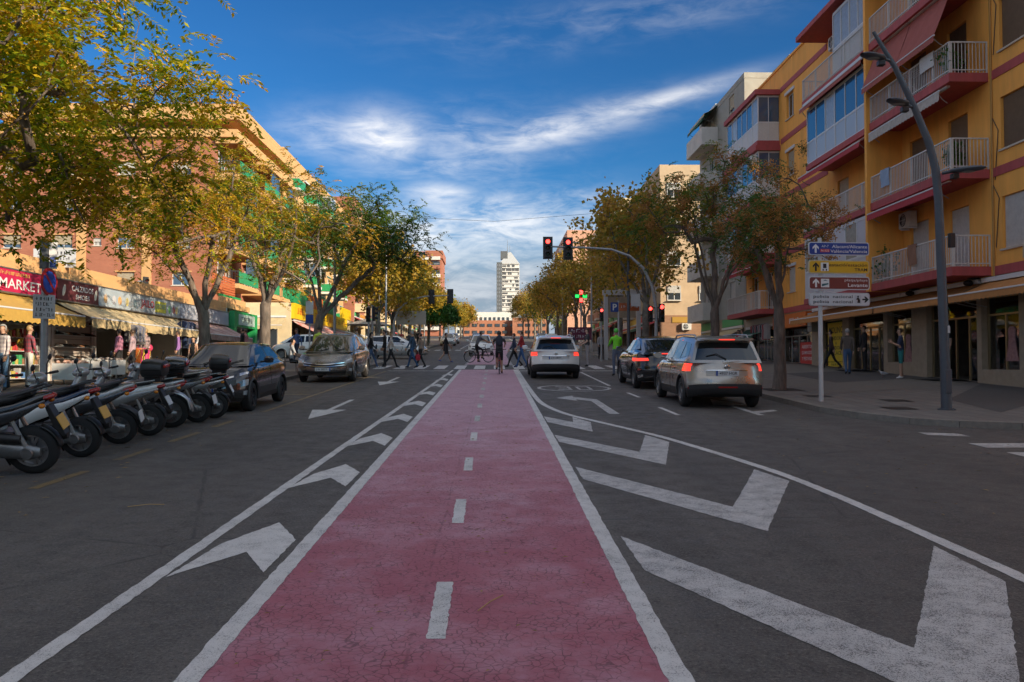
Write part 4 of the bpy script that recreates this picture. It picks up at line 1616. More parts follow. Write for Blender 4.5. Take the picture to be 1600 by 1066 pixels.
MARKS = mat('magenta_sign', (.46, .018, .075), .4, var=.12, scale=1)
CALS = mat('maroon_sign', (.115, .028, .035), .4)
JAIS = mat('pale_printed_sign', (.46, .50, .52), .4, col2=(.34, .40, .46), scale=.5)
BLUS = mat('grey_blue_sign', (.22, .28, .40), .4, col2=(.38, .40, .46), scale=.6)
GRNS = mat('green_shop_paint', (.02, .30, .09), .45)
mk, ms = shop('market_shop', 'corner market shop with magenta sign and golden scalloped awning', 18.0, 28.2, MARKS)
text('MARKET', ms, (8.1, -.165, 4.20), 0, .30, INKW, 2.3, bold=.01)
scribble(ms, (7.4, -.165, 4.50), 0, 2.3, .10, mat('gold_ink', (.6, .42, .1), .5), 11)
b = MB()
for i in range(5):
    b.sph((9.55 + .13 * (i % 3), -.165, 4.15 + .16 * (i // 3)), (.07, .006, .10), 8, 5)
b.build('printed_bottles', INKW, ms)
GOLDAWN = mat('golden_awning', (.46, .28, .06), .8, var=.14, scale=4)
awning(mk, .2, 5.0, 3.90, 1.2, .55, GOLDAWN, .34, .3, name='shop_awning')
awning(mk, 5.1, 10.0, 3.90, 1.2, .55, GOLDAWN, .34, .3, name='shop_awning')
cz, cs = shop('shoe_shop', 'shoe shop with dark maroon sign and wall racks of shoes', 28.25, 31.2, CALS, back=mat('slat_wall', (.50, .42, .38), .6))
text('CALZADOS', cs, (1.75, -.165, 4.40), 0, .19, INKW, 1.55, bold=.012)
text('SHOES', cs, (1.75, -.165, 4.12), 0, .17, INKW, 1.0, bold=.012)
b = MB()
for u in (.45, 2.72):
    b.sph((u, -.164, 4.28), (.10, .006, .21), 10, 6, Matrix.Rotation(.35, 3, 'Y'))
b.build('printed_shoe', mat('cream_ink', (.62, .58, .5), .5), cs)
awning(cz, .1, 2.9, 3.92, 1.25, .58, BEIGEAWN, .30, .9, name='shop_awning')
jl, js = shop('bazaar_shop', 'bazaar with long pale printed sign in red letters over two beige awnings', 31.25, 39.2, JAIS)
text('JAILO', js, (4.35, -.165, 4.27), 0, .30, INKR, 1.35, bold=.02)
MB().bx(5.12, 6.28, -.172, -.162, 4.04, 4.50).build('sign_panel', mat('lime_panel', (.62, .60, .08), .5), js)
text('STORE', js, (5.7, -.176, 4.29), 0, .22, mat('teal_ink', (.05, .25, .35), .5), 1.0, bold=.01)
PIC = [((.55, .3, .1), .5), ((.5, .5, .56), 1.2), ((.62, .30, .05), 1.7), ((.65, .5, .05), 2.35), ((.12, .25, .30), 3.1), ((.10, .42, .12), 6.7), ((.5, .05, .05), 7.2), ((.65, .5, .1), 7.55)]
for c, u in PIC:
    MB().sph((u, -.164, 4.24), (.16, .006, .17), 10, 6).build('printed_picture', mat('pic_%d' % int(u * 10), c, .5, col2=tuple(min(1, x * .4 + .3) for x in c), scale=9), js)
awning(jl, .1, 3.9, 3.92, 1.15, .58, BEIGEAWN, .30, .9, name='shop_awning')
awning(jl, 4.0, 7.8, 3.92, 1.15, .58, BEIGEAWN, .30, .9, name='shop_awning')
bl, bs_ = shop('corner_bazaar', 'shop with grey-blue sign and striped canopy behind the forked tree', 39.25, 46.4, BLUS)
scribble(bs_, (3.2, -.165, 4.28), 0, 2.6, .28, INKW, 12)
STRIPE = mat('pinkish_canopy', (.46, .34, .30), .85, col2=(.30, .16, .14), scale=2)
awning(bl, .2, 6.9, 3.92, 1.5, .7, STRIPE, .24, .3, name='shop_awning')
gr, gs = shop('green_corner_shop', 'bright green framed corner shop with pale fascia', 46.45, 50.9, GRNS, roofz=5.2)
b = MB().bx(.0, .45, -.45, -.003, 1.9, 3.9).bx(4.0, 4.45, -.45, -.003, 1.9, 3.9).bx(.0, 4.45, -.45, -.17, 3.902, 4.75)
b.build('green_frame', GRNS, gr)
s2 = MB().bx(.7, 3.8, -.48, -.452, 4.02, 4.62).build('fascia', mat('pale_green_fascia', (.40, .52, .46), .5), gr)
scribble(s2, (2.2, -.485, 4.33), 0, 2.0, .28, INKB, 13)
# wing of the green corner shop that faces the camera side: red slatted panel over a green fence on the roof
b = MB()
for i in range(8):
    b.bx(.2, 4.2, .8 + .002 * i, .86, 5.75 + i * .14, 5.86 + i * .14)
b.build('roof_slats', mat('rust_red_slat', (.48, .12, .04), .7), gr)
MB().bx(.2, 4.2, .45, .5, 5.21, 5.72).build('roof_fence', GRNS, gr)
# podium with the long yellow sign across the side street
YS = mat('yellow_long_sign', (.75, .48, .01), .4)
pod = empty('shop_arcade', 'arcade across the side street with long yellow sign above red and white awnings', 'shop', (-14.5, 61.0, 0), (0, 0, R(90)))
b = MB().bx(0, 40, .8, 7, 2.4, 3.0).bx(0, .4, 0, 7, 2.2, 6.0).bx(39.6, 40, 0, 7, 2.2, 6.0).bx(.4, 39.6, 5, 5.2, 2.2, 6.0).bx(.4, 39.6, 0, 5, 6.0, 6.3)
for u in range(5, 40, 5):
    b.bx(u - .2, u + .2, .0, .4, 2.2, 6.0)
b.build('wall', CREAM, pod)
s = MB().bx(.2, 22, -.25, -.003, 5.15, 6.25).build('long_sign', YS, pod)
for u in range(1, 22, 3):
    scribble(s, (u + 1.2, -.256, 5.75), 0, 2.3, .45, INKR if u % 2 else INKB, 14 + u)
RW = mat('red_white_canopy', (.62, .5, .46), .8, col2=(.5, .1, .08), scale=2.5)
for u in (.5, 8, 15.5, 23, 31):
    awning(pod, u, u + 7, 5.0, 1.6, .8, RW if u < 20 else BEIGEAWN, .25, .3, name='shop_awning')
for u in range(0, 40, 5):
    window(pod, u + .4, u + 4.6, 3.0, 4.6, 'alu', .9, mull=2, sill=False, name='shop_window')
GA = [(.3, GREENP), (6, mat('orange_panel', (.55, .14, .03), .6)), (12, GREENP), (20, YS)]
for k, xx in enumerate((.9, 3.9)):
    o = window(pod, 0, 2.2, 2.9, 4.7, 'alu', 0, mull=1, sill=False, name='end_window')
    o.location = (-.06, xx + 2.2, 2.95)
    o.rotation_euler = (0, 0, R(-90))
o = awning(pod, .3, 6.6, 5.2, 1.2, .6, BEIGEAWN, .25, .3, name='end_awning', arms=False)
o.rotation_euler = (0, 0, R(-90))
o.location = (0, 6.9, 0)
for u, m_ in GA:
    MB().bx(u, u + 5, -.1, .1, 6.31, 7.3).build('terrace_panel', m_, pod)

# ================================================================== far end of the avenue
# white residential tower, left flank painted dark for its shade, and pitched cap
tw = empty('white_tower', 'tall white tower with left flank in painted shade and pointed cap closing the avenue', 'tower', (8.5, 700, 0))
b = MB().bx(-6.0, 12.2, 0, 17, 14, 86)
b.build('wall', mat('tower_white', (.60, .57, .53), .8, var=.1, scale=.2), tw)
MB().bx(-6.5, -2.0, -.6, 16.5, 14, 87).build('shade_flank', mat('tower_dark', (.10, .105, .11), .6), tw)
b = MB().add([(-4, -.2, 86.1), (12.2, -.2, 86.1), (12.2, 17, 86.1), (-4, 17, 86.1), (3.2, 5, 96), (5.5, 5, 96), (5.5, 11, 96), (3.2, 11, 96)],
             [(0, 1, 5, 4), (1, 2, 6, 5), (2, 3, 7, 6), (3, 0, 4, 7), (4, 5, 6, 7)])
b.build('pitched_cap', mat('cap_grey', (.42, .42, .42), .7), tw)
MB().bx(-3.2, 2.6, 2, 8, 90, 96.5).build('plant_room', mat('tower_dark', (.1, .1, .1)), tw)
b = MB().cyl((2.5, 5, 96), (2.5, 5, 106), .35, .12, 6).cyl((4.4, 5, 96), (4.4, 5, 102), .25, .1, 6)
b.build('mast', ALU, tw)
rnd = random.Random(2)
TD = mat('tower_recess', (.085, .085, .09), .4)
for k in range(22):
    z = 16 + k * 3.2
    x = -1.6
    while x < 11.4:
        wd = rnd.choice([1.2, 2.2, 3.0, 4.2])
        if rnd.random() < .72:
            MB().bx(x, min(x + wd, 11.8), -.25, -.01, z, z + rnd.choice([1.3, 1.6, 2.0])).build('window_band', TD, tw)
        x += wd + rnd.choice([.5, .9, 1.6])
    MB().bx(-1.9, 12.4, -.9, -.02, z + 2.2, z + 2.55).build('balcony_edge', mat('tower_white', (.6, .57, .53)), tw)
    for q in range(3):
        MB().bx(-5.9 + q * 1.35, -5.2 + q * 1.35, -.75, -.61, z + .4, z + 2.1).build('window', mat('tower_glass', (.22, .23, .25), .2), tw)
# brick tower on the left
bt = empty('brick_tower', 'red brick and white banded apartment tower rising above the left trees', 'tower', (-25.0, 292, 0))
MB().bx(-12, 7.0, 0, 18, 12, 41).build('wall', BRICK, bt)
for k in range(9):
    z = 14 + k * 3
    for (a, c) in ((-11.5, -7), (-6.5, -1.5), (-.5, 2.6), (3.4, 6.6)):
        o = MB().bx(a, c, -1.2, -.02, z + .0, z + 1.15).build('balcony', WHITER if k % 4 != 3 else BRICK, bt)
        MB().bx(a + .2, c - .2, -.1, -.01, z + 1.3, z + 2.6).build('window', PANE, bt)
MB().bx(1.5, 7.4, -1.0, 18, 38.5, 41.2).build('roof_cap', BRICK, bt)
# low brick block and white block closing the view
lb = empty('brick_block', 'long low red brick block closing the far end of the avenue', 'building', (-12, 330, 0))
MB().bx(0, 32, 0, 20, 10, 19.4).bx(0, 16, -3, -.02, 10, 18.2).bx(19, 32, -5, -.02, 10, 20.2).build('wall', mat('far_brick', (.36, .15, .085), .85, var=.15, scale=.3), lb)
for k in range(3):
    for i in range(11):
        MB().bx(.8 + i * 2.9, 2.6 + i * 2.9, -5.25 if i > 6 else -3.25, -5.01 if i > 6 else -3.01, 11.6 + k * 2.6, 12.7 + k * 2.6).build('window', PANE, lb)
wb = empty('white_block', 'white flat-roofed block with dotted windows behind the low brick block', 'building', (-18, 400, 0))
MB().bx(0, 26, 0, 20, 14, 27.0).build('wall', WHITER, wb)
for k in range(3):
    for i in range(12):
        MB().bx(.8 + i * 2.1, 1.9 + i * 2.1, -.2, -.01, 17.0 + k * 3, 18.6 + k * 3).build('window', PANE, wb)
# ================================================================== trees
def leaf_mat(name, stops, trans=.45, clump=.55):
    """colour differs from leaf to leaf and from bough to bough"""
    m = bpy.data.materials.new(name)
    m.use_nodes = True
    t = NT(m.node_tree)
    m.node_tree.nodes.remove(m.node_tree.nodes['Principled BSDF'])
    out = m.node_tree.nodes['Material Output']
    ge = t.n('ShaderNodeNewGeometry')
    v = t.n('ShaderNodeTexCoord').outputs['Object']
    n1 = t.noise(v, .75, 3, .6)
    f = t.m('ADD', t.m('MULTIPLY', ge.outputs['Random Per Island'], 1 - clump), t.m('MULTIPLY', t.ramp(n1, .28, .72), clump))
    r = t.n('ShaderNodeValToRGB')
    el = r.color_ramp.elements
    while len(el) < len(stops):
        el.new(.5)
    for e, (p, c) in zip(el, stops):
        e.position = p
        e.color = (*c, 1)
    t.link(f, r.inputs[0])
    di = t.n('ShaderNodeBsdfPrincipled')
    t.link(r.outputs[0], di.inputs['Base Color'])
    di.inputs['Roughness'].default_value = .5
    di.inputs['Specular IOR Level'].default_value = .3
    tr = t.n('ShaderNodeBsdfTranslucent')
    t.link(r.outputs[0], tr.inputs[0])
    mx = t.n('ShaderNodeMixShader')
    mx.inputs[0].default_value = trans
    t.link(di.outputs[0], mx.inputs[1])
    t.link(tr.outputs[0], mx.inputs[2])
    t.link(mx.outputs[0], out.inputs['Surface'])
    return m


LF_MELIA = leaf_mat('melia_leaf_golden', [(0, (.07, .15, .010)), (.30, (.19, .28, .012)), (.52, (.44, .40, .015)), (.76, (.70, .46, .018)), (1, (.74, .42, .025))])
LF_MELIA2 = leaf_mat('melia_leaf_autumn', [(0, (.12, .17, .015)), (.3, (.36, .30, .018)), (.55, (.62, .37, .025)), (.8, (.66, .33, .035)), (1, (.5, .22, .035))])
LF_GREEN = leaf_mat('melia_leaf_green', [(0, (.06, .11, .016)), (.5, (.13, .20, .02)), (.8, (.26, .25, .02)), (1, (.5, .33, .025))])
LF_DARK = leaf_mat('melia_leaf_dark', [(0, (.045, .10, .025)), (.6, (.085, .165, .035)), (1, (.17, .20, .045))])
LF_BROWN = leaf_mat('melia_dry_berry', [(0, (.36, .15, .035)), (.5, (.5, .24, .055)), (1, (.25, .09, .03))], .1)
LF_PLANE = leaf_mat('plane_leaf', [(0, (.09, .13, .02)), (.3, (.26, .21, .03)), (.6, (.5, .33, .05)), (.85, (.52, .26, .055)), (1, (.34, .14, .035))], .45)
LF_PINE = leaf_mat('pine_needles', [(0, (.02, .07, .012)), (1, (.07, .16, .02))], .1)
BERRY = mat('melia_berry', (.50, .27, .045), .5, var=.25, scale=8)
BARK = mat('grey_brown_bark', (.17, .132, .105), .9, var=.55, scale=7, bump=1.6, bscale=16, stretch=(1, 1, .22), col2=(.11, .088, .072))
BARKP = mat('plane_bark', (.21, .19, .155), .9, var=.35, scale=3, col2=(.11, .095, .08))


def skeleton(rng, fork_h, targets, lean=(0, 0), limbs=5, step=.38):
    """trunk + limbs reaching to the targets; returns node positions and parents"""
    pos, par = [np.zeros(3)], [-1]
    n = max(3, int(fork_h / .45))
    for i in range(1, n + 1):
        f = i / n
        pos.append(np.array([lean[0] * f ** 1.5 + rng.normal(0, .015), lean[1] * f ** 1.5 + rng.normal(0, .015), fork_h * f]))
        par.append(len(pos) - 2)
    fork = len(pos) - 1
    fp = pos[fork]
    d = np.linalg.norm(targets - fp, axis=1)
    # main limbs: far targets picked evenly round the compass
    cen = targets.mean(0)
    ang = np.arctan2(targets[:, 1] - fp[1], targets[:, 0] - fp[0])
    order = []
    a0 = rng.uniform(0, 6.28)
    for k in range(limbs):
        dd = np.abs(np.angle(np.exp(1j * (ang - (a0 + k * 2 * np.pi / limbs)))))
        cand = np.where((dd < .5) & (d > np.quantile(d, .45)))[0]
        if len(cand):
            order.append(int(cand[rng.integers(len(cand))]))
    rest = [i for i in np.argsort(d) if i not in order]
    order += rest
    for q, i in enumerate(order):
        t = targets[i]
        P = np.array(pos[fork:])
        dist = np.linalg.norm(P - t, axis=1)
        depth = np.linalg.norm(P - fp, axis=1)
        cost = dist - .35 * depth + 2.0 * np.maximum(0, depth - d[i] * .96)
        j = 0 if q < limbs else int(np.argmin(cost))
        s = fork + j
        p0 = pos[s]
        L = np.linalg.norm(t - p0)
        m = max(2, int(L / step))
        up = np.array([0, 0, .14 * L]) if q >= limbs else np.array([0, 0, .10 * L])
        side = rng.normal(0, .07 * L, 3)
        prev = s
        for k in range(1, m + 1):
            f = k / m
            c = p0 * (1 - f) + t * f + (up + side) * math.sin(math.pi * f) * .6 + rng.normal(0, .03, 3) * (f < 1)
            pos.append(c)
            par.append(prev)
            prev = len(pos) - 1
    return np.array(pos), np.array(par), fork


def branch_mesh(pos, par, r_trunk, r_tip, fork):
    n = len(pos)
    cnt = np.zeros(n)
    child = [[] for _ in range(n)]
    for i in range(n - 1, 0, -1):
        if not child[i]:
            cnt[i] += 1
        cnt[par[i]] += cnt[i]
        child[par[i]].append(i)
    rad = r_tip * cnt ** .5
    k = r_trunk / max(rad[fork], 1e-6)
    rad = np.where(rad > r_tip * 1.01, r_tip + (rad - r_tip) * max((r_trunk - r_tip) / max(rad[fork] - r_tip, 1e-6), .1), r_tip)
    for i in range(fork + 1):
        rad[i] = r_trunk * (1.0 + .30 * max(0, 1 - i / 3.0) ** 2)
    mb = MB()
    done = set()
    # follow chains
    starts = [(0, None)]
    while starts:
        s, p = starts.pop()
        chain, rr = ([pos[p]], [min(rad[p], rad[s] * 1.25)]) if p is not None else ([], [])
        c = s
        while True:
            chain.append(pos[c])
            rr.append(rad[c])
            if not child[c]:
                break
            ks = sorted(child[c], key=lambda q: -cnt[q])
            for q in ks[1:]:
                starts.append((q, c))
            c = ks[0]
        if len(chain) > 1:
            mb.tube(chain, rr, 9 if rr[0] > .06 else (6 if rr[0] > .025 else 4), caps=False)
    return mb


def fronds(rng, tips, dirs, per, length, leafl, pairs=7, droop=.35, spread=.30):
    """pinnate leaves: returns vertex array (N*4,3)"""
    n = len(tips) * per
    base = np.repeat(tips, per, 0) + rng.normal(0, spread, (n, 3))
    d = np.repeat(dirs, per, 0) * .5 + rng.normal(0, .7, (n, 3))
    d[:, 2] = d[:, 2] * .6 - .05
    d /= np.linalg.norm(d, axis=1, keepdims=True)
    l = length * rng.uniform(.6, 1.15, n)
    side = np.cross(d, [0, 0, 1.0])
    side /= np.maximum(np.linalg.norm(side, axis=1, keepdims=True), 1e-6)
    s = np.linspace(.18, 1, pairs)
    P = base[:, None, :] + d[:, None, :] * (l[:, None] * s)[:, :, None]
    P[:, :, 2] -= (droop * l[:, None] * s ** 2)
    quads = []
    for sg in (-1, 1):
        dirn = side[:, None, :] * sg + d[:, None, :] * .55 + rng.normal(0, .22, (n, pairs, 3))
        dirn[:, :, 2] -= .35
        dirn /= np.linalg.norm(dirn, axis=2, keepdims=True)
        wv = np.cross(dirn, side[:, None, :] * .4 + np.array([0, 0, 1.0]) + rng.normal(0, .35, (n, pairs, 3)))
        wv /= np.maximum(np.linalg.norm(wv, axis=2, keepdims=True), 1e-6)
        ll = leafl * rng.uniform(.7, 1.2, (n, pairs, 1))
        q = np.stack([P, P + dirn * ll * .45 + wv * ll * .22, P + dirn * ll, P + dirn * ll * .45 - wv * ll * .22], 2)
        quads.append(q.reshape(-1, 3))
    return np.concatenate(quads)


def broad(rng, tips, per, size, spread):
    n = len(tips) * per
    c = np.repeat(tips, per, 0) + rng.normal(0, spread, (n, 3))
    a = rng.normal(0, 1, (n, 3))
    a[:, 2] -= .4
    a /= np.linalg.norm(a, axis=1, keepdims=True)
    b = np.cross(a, rng.normal(0, 1, (n, 3)))
    b /= np.linalg.norm(b, axis=1, keepdims=True)
    s = size * rng.uniform(.6, 1.2, (n, 1))
    return np.stack([c, c + a * s * .5 + b * s * .45, c + a * s, c + a * s * .5 - b * s * .45], 1).reshape(-1, 3)


def quad_mesh(name, V, m):
    n = len(V) // 4
    me = bpy.data.meshes.new(name)
    me.vertices.add(len(V))
    me.vertices.foreach_set('co', V.astype(np.float32).ravel())
    me.loops.add(n * 4)
    me.loops.foreach_set('vertex_index', np.arange(n * 4, dtype=np.int32))
    me.polygons.add(n)
    me.polygons.foreach_set('loop_start', np.arange(0, n * 4, 4, dtype=np.int32))
    me.polygons.foreach_set('loop_total', np.full(n, 4, dtype=np.int32))
    me.materials.append(m)
    me.update(calc_edges=True)
    return me


OCT_F = np.array([[0, 2, 4], [2, 1, 4], [1, 3, 4], [3, 0, 4], [2, 0, 5], [1, 2, 5], [3, 1, 5], [0, 3, 5]])
OCT_V = np.array([[1, 0, 0], [-1, 0, 0], [0, 1, 0], [0, -1, 0], [0, 0, 1], [0, 0, -1]], float)


def octa_mesh(name, C, r, m):
    n = len(C)
    rr = r * np.random.default_rng(1).uniform(.75, 1.2, (n, 1, 1))
    V = (C[:, None, :] + OCT_V[None] * rr).reshape(-1, 3)
    Fc = (OCT_F[None] + (np.arange(n) * 6)[:, None, None]).reshape(-1)
    me = bpy.data.meshes.new(name)
    me.vertices.add(len(V))
    me.vertices.foreach_set('co', V.astype(np.float32).ravel())
    me.loops.add(len(Fc))
    me.loops.foreach_set('vertex_index', Fc.astype(np.int32))
    me.polygons.add(n * 8)
    me.polygons.foreach_set('loop_start', np.arange(0, n * 24, 3, dtype=np.int32))
    me.polygons.foreach_set('loop_total', np.full(n * 8, 3, dtype=np.int32))
    me.materials.append(m)
    me.update(calc_edges=True)
    return me


def crown_points(rng, n, cen, rad, zmin=-9, power=2.0, lumps=9, lump_r=.42, low=False):
    """points crowded into lumps inside an ellipsoid: boughs with gaps between"""
    cen, rad = np.array(cen, float), np.array(rad, float)
    L = rng.normal(0, 1, (lumps, 3))
    L /= np.linalg.norm(L, axis=1, keepdims=True)
    L[:, 2] = rng.uniform(-.75, .75, lumps) if low else np.abs(L[:, 2]) * .9 - .25
    L *= rng.uniform(.45, .85, (lumps, 1))
    out = []
    while len(out) < n:
        if rng.random() < .7:
            p = L[rng.integers(lumps)] + rng.normal(0, lump_r * .6, 3)
        else:
            p = rng.normal(0, 1, 3)
            p *= rng.random() ** (1 / power) / np.linalg.norm(p)
        if np.linalg.norm(p) > 1.05:
            continue
        q = cen + p * rad
        if q[2] > zmin:
            out.append(q)
    return np.array(out)


def tree(name, label, x, y, fork_h, r_trunk, cen, rad, n, seed, kind='melia', leafs=(LF_MELIA,), per=12, leafl=.075, length=.36,
         berries=0, berry_m=BERRY, zmin=2.2, lean=(0, 0), limbs=5, group=None, on_kerb=True, bark=BARK, lumps=9, low=False, berry_r=.016, pairs=7, split=None, spread=.3):
    rng = np.random.default_rng(seed)
    T = crown_points(rng, n, cen, rad, zmin, lumps=lumps, low=low)
    pos, par, fork = skeleton(rng, fork_h, T, lean, limbs)
    root = empty(name, label, 'tree', (x, y, gz(y) + (.12 if on_kerb else 0)), (0, 0, 0), group)
    branch_mesh(pos, par, r_trunk, .010, fork).build('trunk', bark, root, smooth=60)
    tipmask = np.ones(len(pos), bool)
    tipmask[par[par >= 0]] = False
    ti = np.where(tipmask)[0]
    tips, dirs = pos[ti], pos[ti] - pos[par[ti]]
    # leaves also along the last stretch of each twig
    p2 = pos[par[ti]]
    tips = np.concatenate([tips, p2])
    dirs = np.concatenate([dirs, dirs])
    dirs = dirs / np.maximum(np.linalg.norm(dirs, axis=1, keepdims=True), 1e-6)
    sel = rng.integers(0, len(leafs), len(tips)) if split is None else split(tips)
    for k, m in enumerate(leafs):
        if m is None or not (sel == k).any():
            continue
        if kind == 'melia':
            V = fronds(rng, tips[sel == k], dirs[sel == k], per, length, leafl, pairs, spread=spread)
        else:
            V = broad(rng, tips[sel == k], per, leafl, spread)
        put('crown', quad_mesh('crown', V, m), root)
    if berries:
        bt = tips[rng.integers(0, len(tips), berries)] + rng.normal(0, .12, (berries, 3))
        c = np.repeat(bt, 34, 0) + rng.normal(0, 1, (berries * 34, 3)) * np.array([.075, .075, .11])
        put('berries', octa_mesh('berries', c, berry_r, berry_m), root)
    return root


GL = 'kerbside trees on the left'
tree('chinaberry_tree', 'large golden-green tree overhanging the scooters, its trunk off to the left', -8.9, 12.6, 3.0, .21, (.2, .6, 6.0), (4.3, 4.1, 3.6), 640, 3,
     leafs=(LF_MELIA, LF_MELIA), per=13, leafl=.118, length=.46, berries=420, berry_r=.019, limbs=6, group=GL, zmin=2.5, lumps=24, pairs=8, low=True)
tree('chinaberry_tree', 'golden autumn tree with forked trunk behind the black hatchback', -8.55, 25.4, 2.15, .165, (.0, 0, 5.0), (2.6, 2.7, 2.1), 155, 8,
     leafs=(LF_MELIA2, LF_MELIA), per=12, leafl=.10, length=.36, berries=130, group=GL, zmin=2.6, lumps=12)
tree('chinaberry_tree', 'tree with thick leaning trunk between the two parked cars on the left', -8.6, 32.2, 2.6, .20, (.7, .3, 5.6), (3.0, 3.0, 2.4), 150, 12,
     leafs=(LF_GREEN, LF_MELIA2), per=13, leafl=.115, length=.40, berries=70, group=GL, zmin=2.8)
tree('chinaberry_tree', 'dense dark-green tree behind the grey people carrier', -8.3, 39.6, 2.3, .19, (1.4, .6, 5.9), (3.9, 3.3, 2.8), 215, 15,
     leafs=(LF_GREEN, LF_DARK), per=14, leafl=.135, length=.46, group=GL, zmin=2.7, lean=(.25, 0))
# right pair
def half(tips):
    return np.where(tips[:, 0] < .1, 0, np.where(np.random.default_rng(2).random(len(tips)) < .22, 0, 1))
GRR = 'kerbside trees on the right'
tree('chinaberry_tree', 'half-bare tree with brown berry bunches beside the direction signs', 8.0, 23.8, 2.05, .155, (.15, 0, 4.75), (1.95, 2.2, 1.8), 80, 21,
     leafs=(LF_DARK, None), split=half, per=9, leafl=.10, length=.42, berries=330, berry_m=LF_BROWN, berry_r=.022, group=GRR, zmin=2.6, lumps=10)
tree('chinaberry_tree', 'feathery green tree with two trunks rising behind the silver car', 8.2, 31.6, 2.3, .165, (-.2, 0, 5.9), (3.1, 3.0, 2.6), 100, 25,
     leafs=(LF_DARK, LF_GREEN, None), per=13, leafl=.115, length=.50, berries=240, berry_m=LF_BROWN, berry_r=.023, group=GRR, zmin=2.9, lumps=11)
# plane trees beyond the crossing
PG = 'plane trees along the far avenue'
pl_lab = ['nearest russet plane tree beyond the right mast-arm signal', 'second russet plane tree along the right kerb past the crossing',
          'third plane tree on the right, thinning and brown', 'fourth plane tree along the right kerb', 'fifth plane tree on the right, small in the distance',
          'sixth plane tree on the right far along the avenue', 'seventh plane tree on the right, past the parked grey car', 'eighth plane tree on the right', 'ninth plane tree on the right',
          'tenth plane tree on the right', 'last plane tree on the right, nearest the low brick block']
protos = []
for k, (sd, n) in enumerate(((31, 135), (35, 135))):
    protos.append(tree('plane_tree', pl_lab[k], 0, 0, 3.0, .19, (0, 0, 6.6), (3.5, 3.5, 3.6), n, sd, kind='broad', leafs=(LF_PLANE,), per=36, leafl=.23, spread=.34,
                       group=PG, bark=BARKP, limbs=5, zmin=3.0, lumps=12))
spots = [(8.3, 46.5, 1.02), (8.5, 57.5, 1.05), (8.4, 79, .95), (8.6, 89, 1.0), (8.4, 101, 1.0), (8.6, 116, 1.0), (8.5, 135, 1.05), (8.6, 156, 1.05), (8.6, 180, 1.1), (8.4, 208, 1.15), (8.2, 242, 1.2)]
for k, (x, y, s) in enumerate(spots):
    o = protos[k] if k < 2 else copy_tree(protos[k % 2])
    o.location = (x, y, gz(y) + .12)
    o.rotation_euler = (0, 0, 1.9 * k)
    o.scale = (s, s, s)
    o['label'] = pl_lab[k]
ll = ['golden plane tree past the left side street', 'second golden plane tree on the left beyond the arcade sign', 'third golden tree on the left of the avenue',
      'fourth golden tree on the left, in front of the brick tower', 'fifth golden tree on the left, small in the distance', 'sixth golden tree on the left along the avenue', 'seventh golden tree on the left', 'eighth golden tree on the left', 'last golden tree on the left, nearest the low brick block']
LF_GOLD = leaf_mat('golden_plane_leaf', [(0, (.10, .12, .015)), (.4, (.34, .25, .025)), (.75, (.50, .30, .03)), (1, (.40, .2, .03))], .4)
gp = tree('plane_tree', ll[0], 0, 0, 2.8, .18, (0, 0, 6.0), (3.6, 3.6, 3.3), 170, 44, kind='broad', leafs=(LF_GOLD,), per=52, leafl=.24, spread=.36,
          group='golden trees along the far left', bark=BARKP, zmin=2.8, lumps=11)
for k, (x, y, s) in enumerate([(-8.6, 63.5, 1.0), (-8.7, 73, .95), (-8.4, 85, .88), (-8.6, 99, .85), (-9, 118, .85), (-9, 142, .88), (-9, 168, .85), (-9, 198, .85), (-8.6, 236, .9)]):
    o = gp if k == 0 else copy_tree(gp)
    o.location = (x, y, gz(y) + .12)
    o.rotation_euler = (0, 0, 2.3 * k)
    o.scale = (s, s, s)
    o['label'] = ll[k]
# round-headed umbrella pine on the left of the crossing, dark bushes at the far end
rng = np.random.default_rng(50)
pine = empty('umbrella_pine', 'small green umbrella pine with rounded flat crown left of the avenue', 'tree', (-7.6, 98, gz(98) + .1))
MB().tube([(0, 0, 0), (.1, 0, 1.8), (0, 0, 3.2)], [.16, .13, .10], 8).build('trunk', BARK, pine, smooth=60)
T = rng.normal(0, 1, (700, 3))
T /= np.linalg.norm(T, axis=1, keepdims=True)
T[:, 2] = np.abs(T[:, 2])
T = T * np.array([3.4, 3.2, 2.3]) * rng.uniform(.8, 1.03, (700, 1)) + np.array([0, 0, 2.9])
put('crown', quad_mesh('crown', broad(rng, T, 22, .26, .20), LF_PINE), pine)
far_l = ['dark rounded tree at the far end, left of the avenue', 'brown tree at the far end near the low brick block', 'dark green tree at the far end right of the avenue', 'russet tree at the far end beside the orange slab']
for k, (x, y, m, s) in enumerate([(-10, 170, LF_GREEN, 1.0), (-8, 205, LF_PLANE, 1.2), (10, 160, LF_GREEN, 1.1), (10, 190, LF_PLANE, 1.3)]):
    tree('street_tree', far_l[k], x, y, 2.6, .2, (0, 0, 5.4 * s), (3.4 * s, 3.4 * s, 3.0 * s), 60, 60 + k, kind='broad', leafs=(m,), per=40, leafl=.4, spread=.5, zmin=2)
